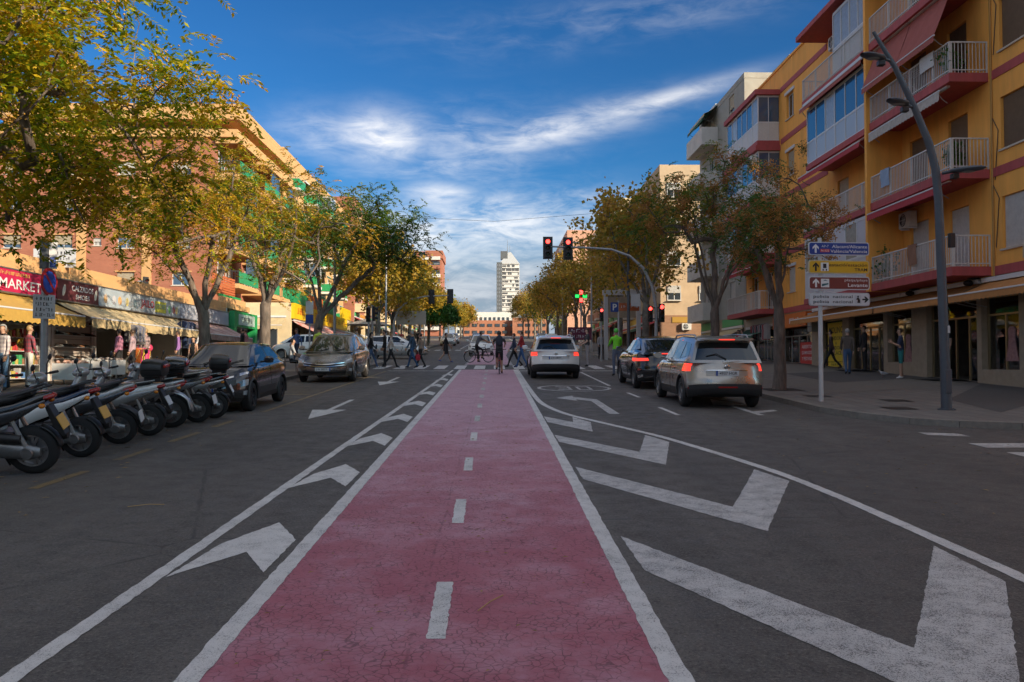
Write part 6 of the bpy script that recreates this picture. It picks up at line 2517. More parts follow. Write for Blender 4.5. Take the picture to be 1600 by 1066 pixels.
# --- oncoming traffic in the distance
def mini(paint_m, L=4.2):
    G = [(-1.9, 1.0, .74), (-1.6, 1.38, .62), (-1.3, 1.46, .60), (-.3, 1.5, .60), (.35, 1.44, .59), (1.15, .97, .74)]
    s = suv_spec(L, 1.78, 1.5, .32, paint_m, 2.58, cab=G, spokes=5, bz=.98, hood=.96, kf=.40)
    s['beltw'] = lambda y: .84
    s['windows'] = [[(-1.5, 1.12), (-.4, 1.04), (-.4, 1.41), (-1.25, 1.38)], [(-.32, 1.035), (.72, 1.01), (.25, 1.37), (-.32, 1.42)]]
    s['patches'] = [('headlight', 2.0, 2.45, .62, .82, LENS, 0), ('tail_light', .6, 1.1, .62, .88, REDLENS, 0)]
    s['bands'] = [('grille', 2.5, .40, .58, BLACKP, .012)]
    return s
for lab, x, y, hd, pm in (('white car coming down the avenue past the cyclist', -.95, 63.0, 180, P_WHITE),
                          ('small white car parked on the right beyond the crossing', 6.2, 93, 0, P_WHITE),
                          ('white van-like car far left near the golden trees', -5.6, 104, 180, P_WHITE),
                          ('dark car far down the avenue on the left', -2.6, 128, 180, P_BLACK),
                          ('grey car parked far along the right kerb', 6.2, 112, 0, P_GREY),
                          ('silver car parked far along the left kerb', -5.8, 120, 180, P_SILV2)):
    make_car('distant_car', lab, (x, y, gz(y)), hd, mini(pm), 'cars far down the avenue')
# ================================================================== scooters and bicycles
def vloft(mb, rings, n=14, sq=2.6, caps=True):
    """stack of horizontal superellipses (cx, cy, z, hx, hy)"""
    rows = []
    for cx, cy, z, hx, hy in rings:
        row = []
        for j in range(n):
            a = 2 * math.pi * j / n
            ca, sa = math.cos(a), math.sin(a)
            row.append((cx + hx * math.copysign(abs(ca) ** (2 / sq), ca), cy + hy * math.copysign(abs(sa) ** (2 / sq), sa), z))
        rows.append(row)
    o = len(mb.v)
    mb.grid(rows, True)
    if caps:
        mb.f.append(tuple(o + j for j in range(n - 1, -1, -1)))
        mb.f.append(tuple(o + (len(rows) - 1) * n + j for j in range(n)))
        mb.m += [mb.k, mb.k]
    return mb


ENGINE = mat('engine_alloy', (.24, .24, .24), .4, .7, var=.2, scale=9)
SEATM = mat('black_vinyl', (.020, .019, .019), .55, bump=.2, bscale=50)
YPLATE = mat('yellow_plate', (.62, .36, .08), .5)
SCREENM = glass_mat('smoked_screen', (.45, .45, .44), .3)


def scooter(label, x, y, heading, body_m, panel_m, case=None, screen=False, r=.265, lean=9, tall=1.0, sport=0, shield=None, k=1.0, plate=True, tail=0):
    root = empty('motor_scooter', label, 'scooter', (x, y, gz(y) + .002), (0, 0, 0), 'scooters parked side by side')
    Rm = Matrix.Rotation(TILT, 3, 'X') @ Matrix.Rotation(R(heading), 3, 'Z') @ Matrix.Rotation(R(-lean), 3, 'Y')
    root.rotation_euler = Rm.to_euler()
    root.scale = (k, k, k)
    for yy in (-.68, .69):
        w_ = wheel(root, -.0001, yy, r, .125, RIMS if not sport or yy < 0 else RIMD, 5)
    s = sport * .05
    # tail fairing
    MB().loft([((0, -.93, .86 + s), .035, .035), ((0, -.82, .82 + s), .085, .075), ((0, -.55, .74), .145, .125), ((0, -.18, .63), .165, .18), ((0, .03, .50), .150, .19), ((0, .12, .40), .12, .10)], 14, True, 2.4).build('tail_fairing', body_m, root, smooth=50)
    for sg in (-1, 1):
        MB().loft([((sg * .10, -.88, .80 + s), .012, .02), ((sg * .145, -.55, .70), .016, .055), ((sg * .168, -.2, .60), .014, .085), ((sg * .15, .02, .48), .012, .06)], 8).build('side_panel', panel_m, root, smooth=50)
    # seat
    MB().loft([((0, -.74, .90 + s), .09, .035), ((0, -.55, .885), .14, .05), ((0, -.28, .83), .145, .055), ((0, -.05, .79), .13, .05), ((0, .08, .76), .08, .035)], 14, True, 3).build('seat', SEATM, root, smooth=50)
    # engine, drive case, silencer, shock
    MB().loft([((-.105, -.80, .27), .035, .055), ((-.115, -.68, .28), .045, .085), ((-.12, -.42, .31), .05, .095), ((-.11, -.14, .34), .05, .10)], 12).build('drive_case', ENGINE, root, smooth=45)
    MB().lathe([(-.02, .0), (-.02, .06), (.0, .07)], (-.175, -.68, .28), 'x', 14).build('drive_cover', ENGINE, root, smooth=30)
    MB().loft([((-.13, -.62, .43), .05, .055), ((-.135, -.45, .45), .06, .06), ((-.12, -.18, .44), .05, .05)], 12).build('air_box', BLACKP, root, smooth=45)
    MB().loft([((.165, -1.0, .40), .05, .055), ((.17, -.9, .385), .065, .07), ((.165, -.55, .34), .06, .065), ((.14, -.3, .28), .03, .03)], 12).build('silencer', PLASTIC, root, smooth=45)
    for sg in (-1, 1):
        MB().tube([(sg * .12, -.66, .32), (sg * .115, -.52, .66)], [.03, .025], 8).build('shock_absorber', ALU, root)
    MB().bx(-.10, .10, -.45, .05, .22, .38).build('engine_block', BLACKP, root, bevel=.03)
    # floor board, leg shield, front
    MB().bx(-.175, .175, .0, .42, .30, .365).build('floor_board', BLACKP, root, bevel=.03)
    b = MB()
    vloft(b, [(0, .36, .30, .15, .07), (0, .43, .45, .185, .08), (0, .475, .62, .20, .085), (0, .46, .80, .185, .09), (0, .40, .94 * tall, .13, .075), (0, .36, 1.0 * tall, .075, .05)])
    b.build('leg_shield', shield or body_m, root, smooth=50)
    b = MB()
    vloft(b, [(0, .52, .46, .10, .03), (0, .565, .62, .115, .03), (0, .55, .78, .10, .03), (0, .50, .88, .05, .025)])
    b.build('nose_panel', panel_m, root, smooth=50)
    hz = 1.02 * tall
    MB().sph((0, .385, hz), (.145, .125, .085), 14, 9).build('handlebar_cowl', shield or body_m, root, smooth=60)
    MB().sph((0, .475, hz - .01), (.085, .05, .055), 12, 8).build('headlight', LENS, root, smooth=60)
    MB().tube([(-.36, .24, hz + .005), (-.2, .32, hz + .02), (0, .37, hz + .03), (.2, .32, hz + .02), (.36, .24, hz + .005)], .014, 7).build('handlebar', BLACKP, root, smooth=60)
    for sg in (-1, 1):
        MB().tube([(sg * .24, .30, hz + .015), (sg * .37, .235, hz + .003)], .021, 8).build('grip', SEATM, root, smooth=60)
        MB().tube([(sg * .25, .335, hz + .01), (sg * .36, .29, hz - .005)], .008, 5).build('brake_lever', ALU, root)
        MB().tube([(sg * .20, .33, hz + .03), (sg * .25, .34, hz + .14), (sg * .30, .32, hz + .20)], .008, 5).sph((sg * .33, .315, hz + .235), (.075, .018, .048), 12, 7).build('mirror', BLACKP, root, smooth=60)
        MB().sph((sg * .135, -.86, .76 + s), (.04, .035, .028), 10, 6).build('rear_indicator', AMBER, root, smooth=60)
        MB().sph((sg * .14, .52, .84), (.04, .03, .035), 10, 6).build('front_indicator', AMBER, root, smooth=60)
        MB().tube([(sg * .075, .69, r + .01), (sg * .07, .60, .50), (sg * .05, .50, .72)], [.026, .024, .022], 8).build('fork_leg', ALU, root, smooth=60)
    # mudguards
    for yy, a0, a1, hw, nm in ((.69, 5, 165, .075, 'front_mudguard'), (-.68, 112, 172, .06, 'rear_hugger')):
        rows = []
        for i in range(13):
            a = R(a0 + (a1 - a0) * i / 12)
            rows.append([(hw * t, yy + (r + .035 - .012 * abs(t)) * math.cos(a), r + (r + .035 - .02 * abs(t)) * math.sin(a)) for t in (-1, -.6, 0, .6, 1)])
        b = MB()
        b.grid(rows)
        o = b.build(nm, body_m if nm[0] == 'f' else BLACKP, root, smooth=60)
        sd = o.modifiers.new('Solid', 'SOLIDIFY')
        sd.thickness = .012
    if tail == 0:
        MB().prism([(-.86, .78), (-.90, .80), (-1.06, .46), (-1.03, .44), (-.93, .56)], 'x', -.07, .07).build('tail_board', BLACKP, root, bevel=.008)
        MB().bx(-.09, .09, -.006, .006, -.08, .08).build('number_plate', YPLATE if plate else PLATE, root, loc=(0, -1.015, .60), rot=(R(-25), 0, 0))
        MB().loft([((0, -.965, .845 + s), .04, .016), ((0, -.94, .845 + s), .075, .032), ((0, -.86, .83 + s), .085, .04)], 12).build('tail_light', REDLENS, root, smooth=50)
    else:
        rows = []
        for i in range(10):
            a = R(95 + 85 * i / 9)
            rows.append([(.075 * t, -.68 + (r + .075 - .02 * abs(t)) * math.cos(a), r + (r + .075 - .02 * abs(t)) * math.sin(a)) for t in (-1, -.5, 0, .5, 1)])
        b = MB()
        b.grid(rows)
        b.build('rear_mudguard', panel_m if tail == 2 else BLACKP, root, smooth=60).modifiers.new('Solid', 'SOLIDIFY').thickness = .014
        MB().bx(-.09, .09, -.006, .006, -.08, .08).build('number_plate', YPLATE if plate else PLATE, root, loc=(0, -1.005, .43), rot=(R(-12), 0, 0))
        for sg in (-1, 1):
            MB().loft([((sg * .055, -.955, .82 + s), .018, .022), ((sg * .06, -.90, .80 + s), .035, .04), ((sg * .07, -.80, .79 + s), .03, .035)], 10).build('tail_light', REDLENS, root, smooth=50)
    # grab rail, stand
    MB().tube([(-.12, -.50, .90), (-.12, -.80, .945 + s), (0, -.92, .96 + s), (.12, -.80, .945 + s), (.12, -.50, .90)], .014, 7).build('grab_rail', PLASTIC if sport else ALU, root, smooth=60)
    for sg in (-1, 1):
        MB().tube([(sg * .09, -.30, .26), (sg * .16, -.36, .02 + .02 * sg)], .014, 6).build('stand_leg', BLACKP, root)
    if screen:
        rows = []
        for i in range(7):
            f = i / 6
            rows.append([((.17 - .05 * f) * t, .45 - .16 * f - .05 * t * t, hz - .02 + .34 * f) for t in (-1, -.5, 0, .5, 1)])
        b = MB()
        b.grid(rows)
        b.build('wind_screen', SCREENM, root, smooth=60)
    if case:
        cy, cz = -.80, 1.0 + s
        MB().loft([((0, cy - .20, cz + .12), .12, .075), ((0, cy - .17, cz + .13), .185, .125), ((0, cy, cz + .14), .215, .15), ((0, cy + .15, cz + .14), .195, .145), ((0, cy + .19, cz + .13), .14, .09)], 18, True, 3.6).build('top_case', case, root, smooth=50)
        MB().bx(-.215, .215, cy - .16, cy + .14, cz + .125, cz + .137).build('case_seam', UNDER, root)
        MB().loft([((0, cy - .222, cz + .175), .10, .02), ((0, cy - .195, cz + .175), .145, .035)], 12, True, 3.5).build('case_reflector', REDLENS, root)
        MB().bx(-.10, .10, cy - .12, cy + .14, .93, cz + .0).build('case_rack', BLACKP, root)
    return root


B_BLACK = cpaint('scooter_black', (.012, .012, .013), .2, .25)
B_NAVY = cpaint('scooter_navy', (.014, .020, .045), .3, .25)
B_GREY = cpaint('scooter_pale_grey', (.36, .36, .35), .4, .3)
B_SILV = cpaint('scooter_silver', (.44, .45, .46), .7, .3)
B_WHIT = cpaint('scooter_white', (.62, .62, .60), .1, .3)
B_DGRY = cpaint('scooter_dark_grey', (.06, .06, .065), .5, .3)
MATTE = mat('case_black', (.02, .02, .021), .4)
scooter('black scooter with red tail lamp, nearest to the camera', -6.40, 10.60, 97, B_BLACK, B_DGRY, sport=1, k=1.10, lean=11, r=.275)
scooter('navy scooter with white stripes, second from the camera', -6.45, 12.05, 89, B_NAVY, B_WHIT, sport=1, shield=B_GREY, screen=True, k=1.06, lean=7)
scooter('pale grey scooter with low tail, third in the row', -6.52, 13.35, 98, B_GREY, B_DGRY, lean=12, sport=1, plate=False, k=1.04, tail=1)
scooter('white scooter with black top case, fourth in the row', -6.45, 14.45, 92, B_WHIT, B_GREY, case=MATTE, tall=1.05, shield=B_GREY, lean=6, plate=False)
scooter('silver scooter with rounded grey top case, fifth in the row', -6.55, 15.55, 100, B_SILV, B_SILV, case=cpaint('case_gloss', (.02, .021, .023), .2, .25), r=.30, plate=False, lean=13, k=1.03, tail=2)
scooter('dark grey scooter with screen, sixth in the row', -6.40, 16.55, 90, B_DGRY, B_SILV, screen=True, plate=False, lean=8, k=1.05, shield=B_SILV, tail=1)
scooter('black scooter with top case, last in the row beside the hatchback', -6.30, 17.25, 101, B_BLACK, B_SILV, case=MATTE, tall=1.03, plate=False)
scooter('black scooter at the left edge of the picture', -6.75, 9.35, 90, B_BLACK, B_NAVY, screen=True)


def bicycle(label, x, y, heading, frame_m, basket=False):
    root = empty('bicycle', label, 'bicycle', (x, y, gz(y) + .012), (0, 0, 0))
    Rm = Matrix.Rotation(TILT, 3, 'X') @ Matrix.Rotation(R(heading), 3, 'Z')
    root.rotation_euler = Rm.to_euler()
    r = .34
    for yy in (-.51, .54):
        hub = MB().cyl((-.05, 0, 0), (.05, 0, 0), .02, n=8).build('wheel', ALU, root, loc=(0, yy, r))
        b = MB()
        n, m = 36, 6
        for R_, rr, mt, nm in ((r - .018, .018, TYRE, 'tyre'), (r - .042, .010, ALU, 'rim')):
            b = MB()
            b.lathe([(rr * math.cos(2 * math.pi * j / m), R_ + rr * math.sin(2 * math.pi * j / m)) for j in range(m)], (0, 0, 0), 'x', n, True)
            b.build(nm, mt, hub, smooth=60)
        b = MB()
        for k in range(20):
            a = 2 * math.pi * k / 20
            b.cyl((.02 * (-1) ** k, .02 * math.cos(a + .8), .02 * math.sin(a + .8)), (0, (r - .045) * math.cos(a), (r - .045) * math.sin(a)), .0022, n=3)
        tag(b.build('spokes', ALU, hub), kind='stuff')
    b = MB()
    bb, st, hd, hd2, ra, fa = (0, -.05, .29), (0, -.20, .80), (0, .36, .84), (0, .39, .70), (0, -.51, r), (0, .54, r)
    for p, q, rr in ((bb, st, .017), (st, hd, .016), (bb, hd2, .019), (hd, hd2, .02)):
        b.cyl(p, q, rr, n=8)
    for sg in (-1, 1):
        b.tube([bb, (sg * .05, -.3, .31), (sg * .06, -.51, r)], .010, 6).tube([(0, -.19, .76), (sg * .05, -.3, .62), (sg * .06, -.51, r)], .009, 6)
        b.tube([(sg * .0, .395, .68), (sg * .05, .43, .60), (sg * .055, .54, r)], .012, 6)
    b.build('frame', frame_m, root, smooth=60)
    MB().tube([(-.29, .30, 1.0), (-.2, .37, .99), (0, .37, .97), (.2, .37, .99), (.29, .30, 1.0)], .012, 7).cyl((0, .35, .86), (0, .37, .97), .013).build('handlebar', BLACKP, root, smooth=60)
    MB().loft([((0, -.36, .90), .075, .03), ((0, -.26, .905), .07, .03), ((0, -.10, .90), .022, .02)], 10).cyl((0, -.20, .80), (0, -.225, .89), .013).build('saddle', SEATM, root, smooth=50)
    MB().lathe([(-.003, .0), (-.003, .09), (.003, .09), (.003, 0)], (.05, -.05, .29), 'x', 20).cyl((.06, -.05, .29), (.07, .02, .14), .011, n=6).cyl((-.06, -.05, .29), (-.07, -.12, .44), .011, n=6).bx(.06, .15, -.02, .06, .125, .15).bx(-.15, -.06, -.16, -.08, .43, .455).build('crank', BLACKP, root)
    for yy, a0, a1 in ((-.51, 20, 190), (.54, 0, 120)):
        rows = []
        for i in range(11):
            a = R(a0 + (a1 - a0) * i / 10)
            rows.append([(t * .03, yy + (r + .02) * math.cos(a), r + (r + .02) * math.sin(a)) for t in (-1, 0, 1)])
        b = MB(); b.grid(rows); b.build('mudguard', BLACKP, root)
    MB().bx(-.03, .03, -.80, -.775, .52, .60).build('rear_light', REDLENS, root)
    return root


bicycle('red-framed bicycle ridden away along the red cycle lane', .21, 35.15, 0, mat('red_frame', (.30, .02, .03), .35))
bicycle('dark bicycle seen side-on past the zebra', -.85, 47.6, -78, mat('dark_frame_paint', (.02, .02, .022), .35))
# ================================================================== people
SKIN_T = mat('skin_tan', (.42, .24, .16), .55)
SKIN_P = mat('skin_pale', (.56, .36, .27), .55)
HAIRS = {'dark': mat('hair_dark', (.018, .012, .009), .5), 'brown': mat('hair_brown', (.075, .04, .02), .5), 'grey': mat('hair_grey', (.30, .29, .28), .6), 'fair': mat('hair_fair', (.30, .19, .08), .5)}


def cloth(c, name=None):
    return mat(name or 'cloth_%02x%02x%02x' % tuple(int(255 * q) for q in c), c, .85, var=.18, scale=14, bump=.25, bscale=40)


def check_cloth(name, c1, c2, sc_=9):
    m = mat(name, c1, .85)
    t = NT(m.node_tree)
    v = t.n('ShaderNodeTexCoord').outputs['Object']
    s3 = t.n('ShaderNodeSeparateXYZ')
    t.link(v, s3.inputs[0])
    a = t.m('GREATER_THAN', t.m('FRACT', t.m('MULTIPLY', s3.outputs[2], sc_)), .5)
    b = t.m('GREATER_THAN', t.m('FRACT', t.m('MULTIPLY', t.m('ADD', s3.outputs[0], s3.outputs[1]), sc_)), .5)
    t.link(t.mix(t.m('MULTIPLY', t.m('ADD', a, b), .5), (*c1, 1), (*c2, 1)), m.node_tree.nodes['Principled BSDF'].inputs['Base Color'])
    return m


WALK = dict(th=(26, -20), kn=(8, 22), ar=(-22, 20), el=(12, 18))
WALK2 = dict(th=(-16, 20), kn=(14, 4), ar=(18, -16), el=(16, 10))
STAND = dict(th=(2, -2), kn=(3, 3), ar=(3, 6), el=(12, 16))
SIT = dict(th=(84, 86), kn=(84, 80), ar=(18, 24), el=(55, 60), lean=4, seat=.50)


def person(label, x, y, heading, top, bottom, hair='dark', pose=STAND, h=1.70, skin=SKIN_T, shoes=(.03, .03, .03), sleeve=1.0, leg=1.0, female=False,
           long_hair=False, skirt=None, bag=None, group=None, z=None, stout=1.0, cap_m=None, yaw=0, name='person', pack=None, tilt_root=None):
    root = empty(name, label, 'person', (x, y, (gz(y) if z is None else z)), (0, 0, R(heading)), group)
    k = h / 1.72
    P = dict(th=(0, 0), kn=(0, 0), ar=(0, 0), el=(0, 0), ab=8, lean=0, seat=None)
    P.update(pose)
    th, kn = P['th'], P['kn']
    # lower body from the pelvis at the origin
    hipw, shw = (.095 if female else .09), (.155 if female else .18)
    V, E, RAD = [], [], []

    def v(p, r, par=None):
        V.append(Vector(p))
        RAD.append(r)
        if par is not None:
            E.append((par, len(V) - 1))
        return len(V) - 1
    ln = R(P['lean'])
    up = Vector((0, math.sin(ln), math.cos(ln)))
    fw = Vector((0, math.cos(ln), -math.sin(ln)))
    st = stout
    pel = v((0, 0, 0), (.135 * st, .105 * st))
    wai = v(up * .20, (.125 * st if not female else .11 * st, .095 * st), pel)
    che = v(up * .40, (.150 * st, .110 * st), wai)
    nb = v(up * .535, (.075, .07), che)
    nk = v(up * .60 + fw * .01, (.052, .052), nb)
    h0 = v(up * .655 + fw * .025, (.060, .066), nk)
    h1 = v(up * .735 + fw * .025, (.074, .090), h0)
    h2 = v(up * .80 + fw * .015, (.055, .065), h1)
    head_c = V[h1]
    feet, bones = [], []
    hands = []
    for i, sg in enumerate((-1, 1)):
        a = R(th[i])
        hp = v((sg * hipw, 0, -.05), (.082 * st, .085 * st), pel)
        kp = V[hp] + Vector((sg * .01, math.sin(a), -math.cos(a))) * .42
        kv = v(kp, (.056 * st, .058), hp)
        b = a - R(kn[i])
        ap = kp + Vector((0, math.sin(b), -math.cos(b))) * .41
        av = v(ap, (.040, .043), kv)
        fd = Vector((sg * .12, math.cos(b * .5), -.20 - math.sin(-b * .5) * .4)).normalized()
        hv = v(ap + Vector((0, -.035, -.035)), (.036, .034), av)
        tv = v(ap + fd * .16 + Vector((0, 0, -.02)), (.034, .026), av)
        feet.append(min(V[hv].z, V[tv].z) - .032)
        bones += [(hp, kv, 'b1'), (kv, av, 'b2'), (av, tv, 'shoe'), (av, hv, 'shoe')]
        # arm
        sp = v(up * .485 + Vector((sg * shw, 0, 0)), (.058 * st, .060 * st), che)
        aa = R(P['ar'][i])
        ab = R(P['ab'])
        ud = Vector((sg * math.sin(ab), math.sin(aa) * math.cos(ab), -math.cos(aa) * math.cos(ab)))
        ep = V[sp] + ud * .285
        ev = v(ep, (.041 * st, .041 * st), sp)
        ea = aa + R(P['el'][i])
        ld = Vector((-sg * .10, math.sin(ea), -math.cos(ea))).normalized()
        wp = ep + ld * .245
        wv = v(wp, (.028, .028), ev)
        bones += [(sp, ev, 'a1'), (ev, wv, 'a2')]
        hands.append((wp, ld, sg))
    bones += [(pel, wai, 'pel'), (wai, che, 'top'), (che, nb, 'top'), (nb, nk, 'skin'), (nk, h0, 'skin'), (h0, h1, 'skin'), (h1, h2, 'skin')]
    zoff = P['seat'] if P['seat'] else -min(feet)
    me = bpy.data.meshes.new('body')
    me.from_pydata([(p + Vector((0, 0, zoff))) * k for p in V], E, [])
    o = put('body', me, root)
    sk = o.modifiers.new('Skin', 'SKIN')
    sk.use_smooth_shade = True
    sv = me.skin_vertices[0].data if me.skin_vertices else None
    if sv is None:
        bm = bmesh.new()
        bm.from_mesh(me)
        bm.verts.layers.skin.verify()
        bm.to_mesh(me)
        bm.free()
        sv = me.skin_vertices[0].data
    for i, r in enumerate(RAD):
        sv[i].radius = (r[0] * k, r[1] * k)
        sv[i].use_root = (i == 0)
    ss_ = o.modifiers.new('Sub', 'SUBSURF')
    ss_.levels = 2
    ss_.render_levels = 2
    mt, mb_ = cloth(top) if isinstance(top, tuple) else top, cloth(bottom) if isinstance(bottom, tuple) else bottom
    ms_ = cloth(shoes)
    mats_ = [skin, mt, mb_, ms_]
    seg = [((V[a] + Vector((0, 0, zoff))) * k, (V[b] + Vector((0, 0, zoff))) * k, t) for a, b, t in bones]

    def fin(o, me):
        me.materials.clear()
        for m in mats_:
            me.materials.append(m)
        n = len(me.polygons)
        C = np.empty(n * 3)
        me.polygons.foreach_get('center', C)
        C = C.reshape(-1, 3)
        best = np.full(n, 1e9)
        idx = np.zeros(n, int)
        for a, b, t in seg:
            a, b = np.array(a), np.array(b)
            d = b - a
            f = np.clip(((C - a) @ d) / (d @ d), 0, 1)
            dist = np.linalg.norm(C - (a + f[:, None] * d), axis=1)
            if t == 'pel':
                q = np.where(f > .30, 1, 2)
                dist = dist * .8
            elif t == 'top':
                q = np.full(n, 1)
                dist = dist * .75
            elif t == 'a1':
                q = np.where(f < min(1, sleeve * 2), 1, 0) if sleeve < .5 else np.full(n, 1)
            elif t == 'a2':
                q = np.where(f < (sleeve - .5) * 2, 1, 0)
            elif t == 'b1':
                q = np.where(f < min(1, leg * 2), 2, 0) if leg < .5 else np.full(n, 2)
            elif t == 'b2':
                q = np.where(f < (leg - .5) * 2, 2, 0)
            elif t == 'shoe':
                q = np.full(n, 3)
            else:
                q = np.full(n, 0)
            up_ = dist < best
            idx = np.where(up_, q, idx)
            best = np.where(up_, dist, best)
        # hands with five fingers, joined to the wrists
        hb = MB()
        for wp, ld, sg in hands:
            w0 = (wp + Vector((0, 0, zoff))) * k
            side = ld.cross(Vector((1, 0, 0))).normalized()
            pal = Vector((sg, 0, 0))
            M3 = Matrix((side, pal, ld)).transposed()
            hb.obox(w0 + ld * .045 * k, (.075 * k, .030 * k, .085 * k), M3)
            for j, (off, l) in enumerate(((-.029, .060), (-.010, .074), (.010, .070), (.028, .056))):
                p0 = w0 + (ld * .085 + side * off) * k
                p1 = p0 + (ld * l * .55 - pal * .006) * k
                p2 = p1 + (ld * l * .40 - pal * .022) * k
                hb.tube([p0, p1, p2], [.0095 * k, .009 * k, .0075 * k], 5)
            t0 = w0 + (ld * .03 - side * .036) * k
            hb.tube([t0, t0 + (ld * .03 - side * .022) * k, t0 + (ld * .062 - side * .026 - pal * .012) * k], [.012 * k, .010 * k, .008 * k], 5)
        # a nose, ears
        hc = (head_c + Vector((0, 0, zoff))) * k
        hb.loft([(hc + Vector((0, .080, -.025)) * k, .014 * k, .018 * k), (hc + Vector((0, .108, -.032)) * k, .010 * k, .010 * k)], 6)
        for sg in (-1, 1):
            hb.sph(hc + Vector((sg * .078, -.005, -.02)) * k, (.010 * k, .020 * k, .030 * k), 6, 5)
        bm = bmesh.new()
        bm.from_mesh(me)
        bm.faces.ensure_lookup_table()
        for i, f in enumerate(bm.faces):
            f.material_index = int(idx[i])
        vs_ = [bm.verts.new(p) for p in hb.v]
        for f in hb.f:
            try:
                nf = bm.faces.new([vs_[i] for i in f])
                nf.material_index = 0
                nf.smooth = True
            except ValueError:
                pass
        bm.to_mesh(me)
        bm.free()
    PENDING.append((o, fin))
    # hair: scalp shell, longer at the back
    hc = (head_c + Vector((0, 0, zoff))) * k
    b = MB()
    nu, nv = 14, 9
    b.sph((0, 0, 0), (.090 * k, .104 * k, .108 * k), nu, nv)
    keep = []
    for f in b.f:
        c = sum((Vector(b.v[i]) for i in f), Vector()) / len(f)
        if c.z > .045 * k or (c.y < .012 * k and c.z > -.055 * k):
            keep.append(f)
    b.f = keep
    b.m = [0] * len(keep)
    b.v = [tuple(Vector(p) + hc + Vector((0, -.008, .014)) * k) for p in b.v]
    if long_hair:
        b.loft([(hc + Vector((0, -.095, -.02)) * k, .075 * k, .05 * k), (hc + Vector((0, -.10, -.03)) * k, .08 * k, .06 * k), (hc + Vector((0, -.112, -.05)) * k, .05 * k, .09 * k)], 10)
        vloft(b, [(hc.x, hc.y - .075 * k, hc.z - .24 * k, .06 * k, .02 * k), (hc.x, hc.y - .085 * k, hc.z - .12 * k, .085 * k, .035 * k), (hc.x, hc.y - .07 * k, hc.z + .02 * k, .085 * k, .045 * k)], 10)
    b.build('hair', cap_m or HAIRS[hair], root, smooth=60)
    e = MB()
    for sg in (-1, 1):
        e.sph(hc + Vector((sg * .030, .080, .0)) * k, (.011 * k, .008 * k, .007 * k), 6, 4)
    e.bx(hc.x - .020 * k, hc.x + .020 * k, hc.y + .083 * k, hc.y + .090 * k, hc.z - .066 * k, hc.z - .058 * k)
    e.build('face', mat('face_dark', (.06, .03, .025), .5), root)
    if skirt:
        m_, l = skirt
        b = MB()
        vloft(b, [(0, .0, (zoff - l) * k, .20 * k, .17 * k), (0, 0, (zoff - l * .5) * k, .185 * k, .15 * k), (0, 0, zoff * k, .165 * k, .13 * k), (0, 0, (zoff + .16) * k, .135 * k, .11 * k)], 16, caps=False)
        b.build('skirt', cloth(m_), root, smooth=60)
    if bag:
        c, sg, zz = bag
        b = MB().loft([((sg * .30 * k, -.10, zz), .05, .12), ((sg * .30 * k, 0, zz), .065, .15), ((sg * .30 * k, .10, zz), .05, .12)], 10, True, 3)
        bo = b.build('hand_bag', cloth(c), root, smooth=40)
        MB().tube([(sg * .30 * k, -.07, zz + .12), (sg * .29 * k, 0, zz + .26), (sg * .30 * k, .07, zz + .12)], .010, 6).build('bag_strap', cloth(c), bo)
    if pack:
        lc = (up * .34 - fw * .20 + Vector((0, 0, zoff))) * k
        M3 = Matrix.Rotation(-ln, 3, 'X')
        b = MB().sph(lc, (.15 * k, .10 * k, .24 * k), 14, 9, M3)
        b.build('back_pack', cloth(pack), root, smooth=60)
        for sg in (-1, 1):
            s0 = (up * .52 + Vector((sg * .10, -.08, zoff))) * k
            MB().tube([s0, (up * .53 + fw * .09 + Vector((sg * .11, 0, zoff))) * k, (up * .30 + fw * .12 + Vector((sg * .13, 0, zoff))) * k, (up * .2 - fw * .1 + Vector((sg * .13, 0, zoff))) * k], .016, 6).build('pack_strap', cloth(pack), root)
    return root


JEAN, JEANL, BLK, CHAR = (.045, .085, .17), (.14, .20, .30), (.014, .014, .016), (.045, .045, .05)
XG = 'pedestrians on the zebra'
person('woman with long dark hair, black jacket and blue jeans on the zebra at left', -5.84, 40.6, -80, BLK, JEAN, 'dark', WALK, 1.68, SKIN_P, (.6, .6, .6), female=True, long_hair=True, group=XG)
person('person in grey top and pale jeans just behind the grey people carrier', -6.35, 39.4, -20, (.16, .16, .17), JEANL, 'brown', STAND, 1.72, group=XG, z=gz(39.4) + .12)
person('figure all in black standing at the left kerb of the zebra', -5.33, 41.7, 100, BLK, BLK, 'dark', STAND, 1.72, group=XG)
person('woman in cream top and black trousers striding left on the zebra', -4.93, 40.9, -75, (.52, .46, .40), BLK, 'fair', WALK, 1.66, SKIN_P, female=True, group=XG)
person('man in denim jacket and jeans walking beside a companion with red bag', -3.92, 41.0, 75, (.035, .075, .13), (.03, .09, .20), 'grey', WALK2, 1.72, group=XG, stout=1.05)
person('woman in beige coat with red shopping bag on the zebra', -3.52, 40.9, 70, (.27, .20, .15), BLK, 'brown', WALK2, 1.62, SKIN_P, female=True, bag=((.45, .03, .05), -1, .50), group=XG)
person('woman in short black dress walking across beyond the zebra', -2.73, 48.3, -78, BLK, BLK, 'dark', WALK, 1.66, SKIN_T, (.10, .12, .3), sleeve=.6, leg=.0, female=True, skirt=(BLK, .40))
person('person in dark blue top walking arm in arm right of the cycle lane', .97, 41.5, 80, (.03, .045, .09), BLK, 'dark', WALK, 1.64, SKIN_P, female=True, group=XG)
person('man in red shirt and blue jeans walking on the zebra by the white crossover', 1.33, 41.3, 78, (.36, .03, .035), (.04, .10, .24), 'brown', WALK2, 1.74, SKIN_P, (.03, .04, .10), sleeve=.7, group=XG)
